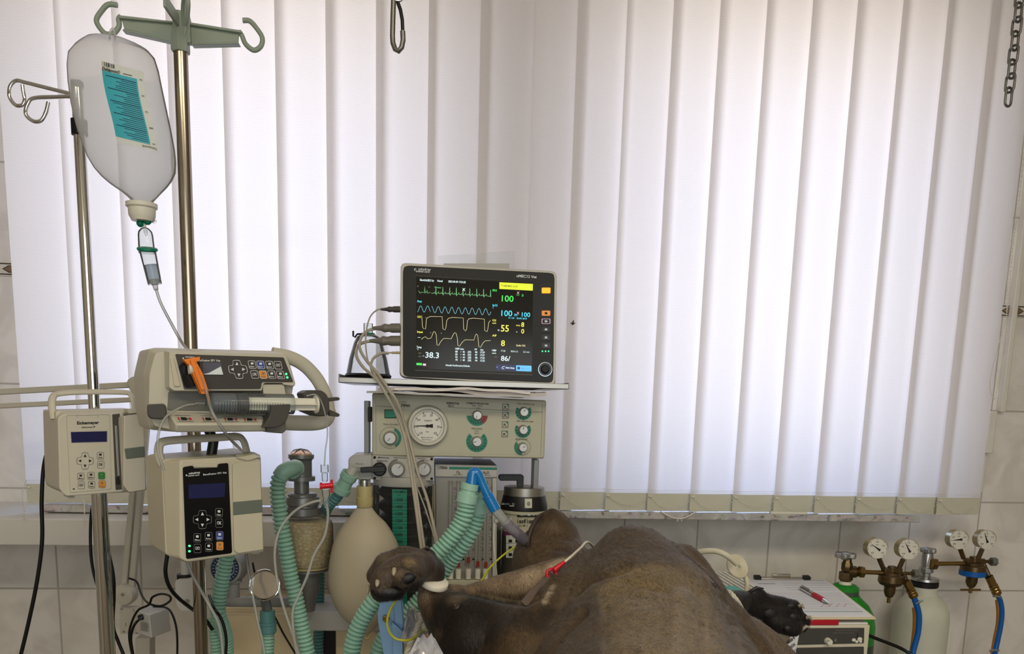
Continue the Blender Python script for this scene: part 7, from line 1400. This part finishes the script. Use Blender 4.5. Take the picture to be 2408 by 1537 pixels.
vv = np.stack([base - side, base + side, tip], 1).reshape(-1, 3) - np.array(WL[dog.name]); hc = (C[tri[sel]] * w3[:, :, None]).sum(1) * rng.uniform(.55, 1.55, N_H)[:, None]
hm_ = bpy.data.meshes.new('fur'); hm_.vertices.add(N_H * 3); hm_.loops.add(N_H * 3); hm_.polygons.add(N_H); hm_.vertices.foreach_set('co', vv.ravel()); hm_.loops.foreach_set('vertex_index', np.arange(N_H * 3)); hm_.polygons.foreach_set('loop_start', np.arange(0, N_H * 3, 3)); hm_.update(calc_edges=True)
ca_ = hm_.color_attributes.new('coat', 'FLOAT_COLOR', 'POINT'); buf = np.ones((N_H * 3, 4)); buf[:, :3] = np.repeat(hc, 3, 0); ca_.data.foreach_set('color', buf.ravel()); hm_.materials.append(coat_mat('dog_hair', 0, .5, .3))
fur = bpy.data.objects.new('fur', hm_); COL.objects.link(fur); fur.parent = dog; fur['kind'] = 'stuff'
# pads, claws, lip, nipples
mat('pad_black', (20, 17, 18), .5, bump=.3, scale=220); mat('claw_pale', (168, 156, 138), .45); mat('claw_dark', (34, 30, 28), .3); mat('skin_dark', (58, 44, 40), .5); mat('skin_red', (80, 50, 42), .45)
def bl(name, px, py, rx, ry, rz, m, out=.5, roll=0):
    p, n_ = dogat(px, py); k = S(1, p.y); b = MB(); b.ball(V((0, 0, 0)), (rx * k, rz * k, ry * k), m, 20, 12); a = math.radians(roll)
    M3 = Matrix.Rotation(a, 3, 'Y'); c = p - V((0, -1, 0)) * 0 + V((0, 1, 0)) * (rz * k * (1 - out)); b.v = [M3 @ v + c for v in b.v]; return b.build(name, dog, smooth=60)
bl('toe_pad', 908, 1393, 38, 18, 16, 'pad_black', .5, 3); bl('toe_pad', 957, 1361, 22, 14, 11, 'pad_black', .45, -14)
for x, y, dx, dy, m in ((927, 1340, -1, 9, 'claw_pale'), (888, 1366, -1, 9, 'claw_pale'), (866, 1380, -1, 12, 'claw_pale'), (1003, 1290, 5, -5, 'skin_dark')):
    p, n_ = dogat(x, y); 
    if (p - P(x, y, -1)).length > .3 or p.y > -.9: p = P(x, y, -1.02)
    k = S(1, p.y); b = MB(); b.tube([p + V((0, .004, 0)), p + V((dx * k * .5, -.006, -dy * k * .5)), p + V((dx * k, -.009, -dy * k))], [k * 6, k * 5, k * 2], m, 12); b.build('claw', dog, smooth=60)
for x0, y0, x1_, y1_, m in ((1762, 1392, 1796, 1383, 'claw_dark'), (1880, 1424, 1892, 1430, 'claw_pale'), (1898, 1452, 1911, 1458, 'claw_pale'), (1885, 1480, 1906, 1474, 'claw_pale')):
    b = MB(); b.tube([P(x0, y0, -.82), P((x0 + x1_) / 2, min(y0, y1_) - 2, -.825), P(x1_, y1_, -.825)], [S(5, -.8), S(4.5, -.8), S(1.5, -.8)], m, 10); b.build('claw', dog, smooth=60)
bl('toe_pad', 1868, 1452, 17, 13, 9, 'pad_black', .6, 20); bl('toe_pad', 1855, 1478, 15, 11, 9, 'pad_black', .6, 10); bl('toe_pad', 1862, 1425, 15, 10, 8, 'pad_black', .6, 0); bl('paw_pad', 1815, 1445, 24, 18, 9, 'pad_black', .5, 20)
b = MB(); b.tube([P(*p) for p in spline([(1242, 1290, -.835), (1243, 1265, -.835), (1250, 1242, -.83), (1262, 1220, -.82), (1278, 1205, -.81)], 6)], [S(r, -.85) for r in (4, 5, 6, 6, 6, 6, 6, 6, 6, 6, 6, 6, 6, 6, 6, 6, 6, 5.5, 5.5, 5, 5, 4.5, 4, 3, 2)], 'skin_dark', 12); b.build('lip', dog, smooth=60)
for x, y in ((1072, 1425), (1679, 1376)):
    p, n_ = dogat(x, y); k = S(1, p.y); b = MB(); b.lathe(p - n_ * .002, n_, [(0, k * 11), (.003, k * 9), (.0035, k * 6), (.006, k * 5), (.007, k * 2)], 'skin_dark', 18); b.build('nipple', dog, smooth=60)
# bandage, rope, clip and lead
mat('tape_white', (222, 216, 200), .6); mat('rope_white', (206, 200, 184), .8, var=.1, scale=200); mat('clip_metal', (112, 98, 88), .42, .5); mat('clip_red', (196, 28, 44), .3); mat('lead_white', (206, 198, 178), .4)
b = MB(); c = P(1019, 1368, -1.0); k = S(1, -.99); b.lathe(c - V((0, 0, 8 * k)), V((.25, -.25, 1)), [(0, 33 * k), (2 * k, 35 * k), (13 * k, 34 * k), (15 * k, 32 * k)], 'tape_white', 28); tag(b.build('paw_bandage', smooth=50), 'white tape band round the wrist of the dog paw at the left', 'bandage')
rp = [P(*p) for p in spline([(1708, 1390, -.86), (1718, 1394, -.90), (1730, 1408, -.91), (1740, 1424, -.90), (1746, 1440, -.89), (1742, 1447, -.87)], 10)]
b = MB()
for ph in (0, 2.1, 4.2):
    pts = []
    for i, p in enumerate(rp):
        d = (rp[min(i + 1, len(rp) - 1)] - rp[max(i - 1, 0)]).normalized(); u, w_ = frame(d); a = ph + i * .55; pts.append(p + (u * math.cos(a) + w_ * math.sin(a)) * S(3, -.9))
    b.tube(pts, S(3.8, -.9), 'rope_white', 8)
tag(b.build('rope', smooth=60), 'twisted white rope tied round the right black dog paw', 'rope')
rp = [P(*p) for p in spline([(1008, 1440, -.93), (990, 1458, -.93), (975, 1490, -.93), (962, 1520, -.93), (950, 1560, -.93)], 12)]; b = MB()
for ph in (0, 2.1, 4.2):
    pts = []
    for i, p in enumerate(rp):
        d = (rp[min(i + 1, len(rp) - 1)] - rp[max(i - 1, 0)]).normalized(); u, w_ = frame(d); a = ph + i * .6; pts.append(p + (u * math.cos(a) + w_ * math.sin(a)) * S(3.4, -.93))
    b.tube(pts, S(4.4, -.93), 'rope_white', 8)
tag(b.build('rope', smooth=60), 'twisted cream rope leading down below the left dog paw', 'rope')
pA, _ = dogat(1303, 1345); pB, _ = dogat(1238, 1418); yA, yB = pA.y - .012, pB.y - .010
root = thing('electrode_clip', P(1238, 1424, yB), 'flat grey electrode clip with red sleeve clamped on the dog skin', 'electrode clip')
mid = lambda t: yA + (yB - yA) * t
q = [(1287, 1348, 0), (1298, 1346, 0), (1299, 1358, .1), (1278, 1378, .4), (1258, 1402, .7), (1243, 1422, 1), (1236, 1425, 1), (1226, 1414, .95), (1247, 1388, .6), (1276, 1362, .2)]
b = MB(); b.prism([P(x, y, mid(t)) for x, y, t in q], V((0, .004, 0)), 'clip_metal'); b.build('jaw', root, .0008)
b = MB(); b.prism([P(x - 2, y + 3, mid(t) + .006) for x, y, t in q], V((0, .003, 0)), 'clip_metal'); b.build('jaw', root, .0008)
b = MB(); b.torus(P(1297, 1350, yA - .002), V((.3, -1, .2)), S(12.5, yA), S(4.4, yA), 'clip_red', 28, 10); b.tube([P(1303, 1340, yA - .002), P(1315, 1330, yA), P(1328, 1320, yA + .002)], [S(8, yA), S(6, yA), S(4, yA)], 'clip_red', 12); b.build('sleeve', root, smooth=60)
b = MB()
for k_ in range(4): b.tube([P(1290 + k_ * 2.5, 1341 + k_ * 3.2, yA - .007), P(1300 + k_ * 1.5, 1344 + k_ * 3.2, yA - .007)], S(1, yA), 'claw_dark', 6)
b.build('grip_ridge', root)
b = MB(); b.tube([P(*p) for p in spline([(1327, 1321, yA + .002), (1345, 1306, yA + .01), (1365, 1288, -.97), (1380, 1274, -.94), (1396, 1286, -.88), (1415, 1320, -.84)], 8)], S(3.4, yA), 'lead_white', 10); b.build('lead', root, smooth=60)

# blue clamp board, clear bag and plastic sheet at the left of the dog
mat('clamp_blue', (130, 168, 206), .35); Y = -.90; fb = Face(920, 1470, Y)
root = thing('blue_bracket', P(915, 1600, Y), 'light blue plastic bracket with a brass screw under the left dog paw', 'bracket')
b = MB(); b.plate(fb, rr([(896, 1408), (945, 1405), (949, 1421), (950, 1700), (908, 1700), (902, 1540), (889, 1462), (888, 1440)], 2), .006, 'clamp_blue'); b.build('plate', root, .001)
b = MB(); b.plate(fb, rr([(922, 1462), (946, 1484), (950, 1700), (930, 1700), (925, 1530)], 2), .012, 'clamp_blue', .012); b.plate(fb, rr([(925, 1404), (942, 1402), (948, 1470), (930, 1462)], 2), .006, 'clamp_blue', .008); b.build('clamp_wing', root, .001)
b = MB(); b.lathe(fb.at(908, 1452, .0), fb.n, [(0, fb.L(8)), (.006, fb.L(8)), (.007, fb.L(5)), (.014, fb.L(5))], 'brass', 12); b.tube([fb.at(901, 1447, .012), fb.at(916, 1458, .012)], fb.L(2.5), 'brass', 8); b.build('screw', root)
def crumple(name, pl, Y, m, lab, cat, seed, amp=.008):
    random.seed(seed); b = MB(); n = 14; (x0, y0), (x1, y1) = pl; vs = []
    for j in range(n + 1):
        for i in range(n + 1):
            u, v = i / n, j / n; x = x0 + (x1 - x0) * (u * (.25 + .75 * v) + .30 * (1 - v) * 1.2); y = y0 + (y1 - y0) * v + 14 * abs(math.sin(u * 7 + seed))
            vs.append(P(x, y, Y + amp * noise.noise(V((u * 4 + seed, v * 2, 0))) * 2.2 + .03 * (1 - v)))
    b.add(vs, [(j * (n + 1) + i, j * (n + 1) + i + 1, (j + 1) * (n + 1) + i + 1, (j + 1) * (n + 1) + i) for j in range(n) for i in range(n)], m); return tag(b.build(name, smooth=45), lab, cat)
thin('sheet_clear', (214, 214, 222), .85, .3, .4)
crumple('plastic_sheet', [(925, 1486), (1085, 1600)], -1.25, 'sheet_clear', 'crumpled translucent plastic sheet at the bottom edge, below the dog elbow', 'plastic sheet', 4, .006)
crumple('clear_bag', [(938, 1420), (1000, 1500)], -.92, 'sheet_clear', 'small clear plastic bag beside the light blue bracket', 'plastic bag', 9, .008)
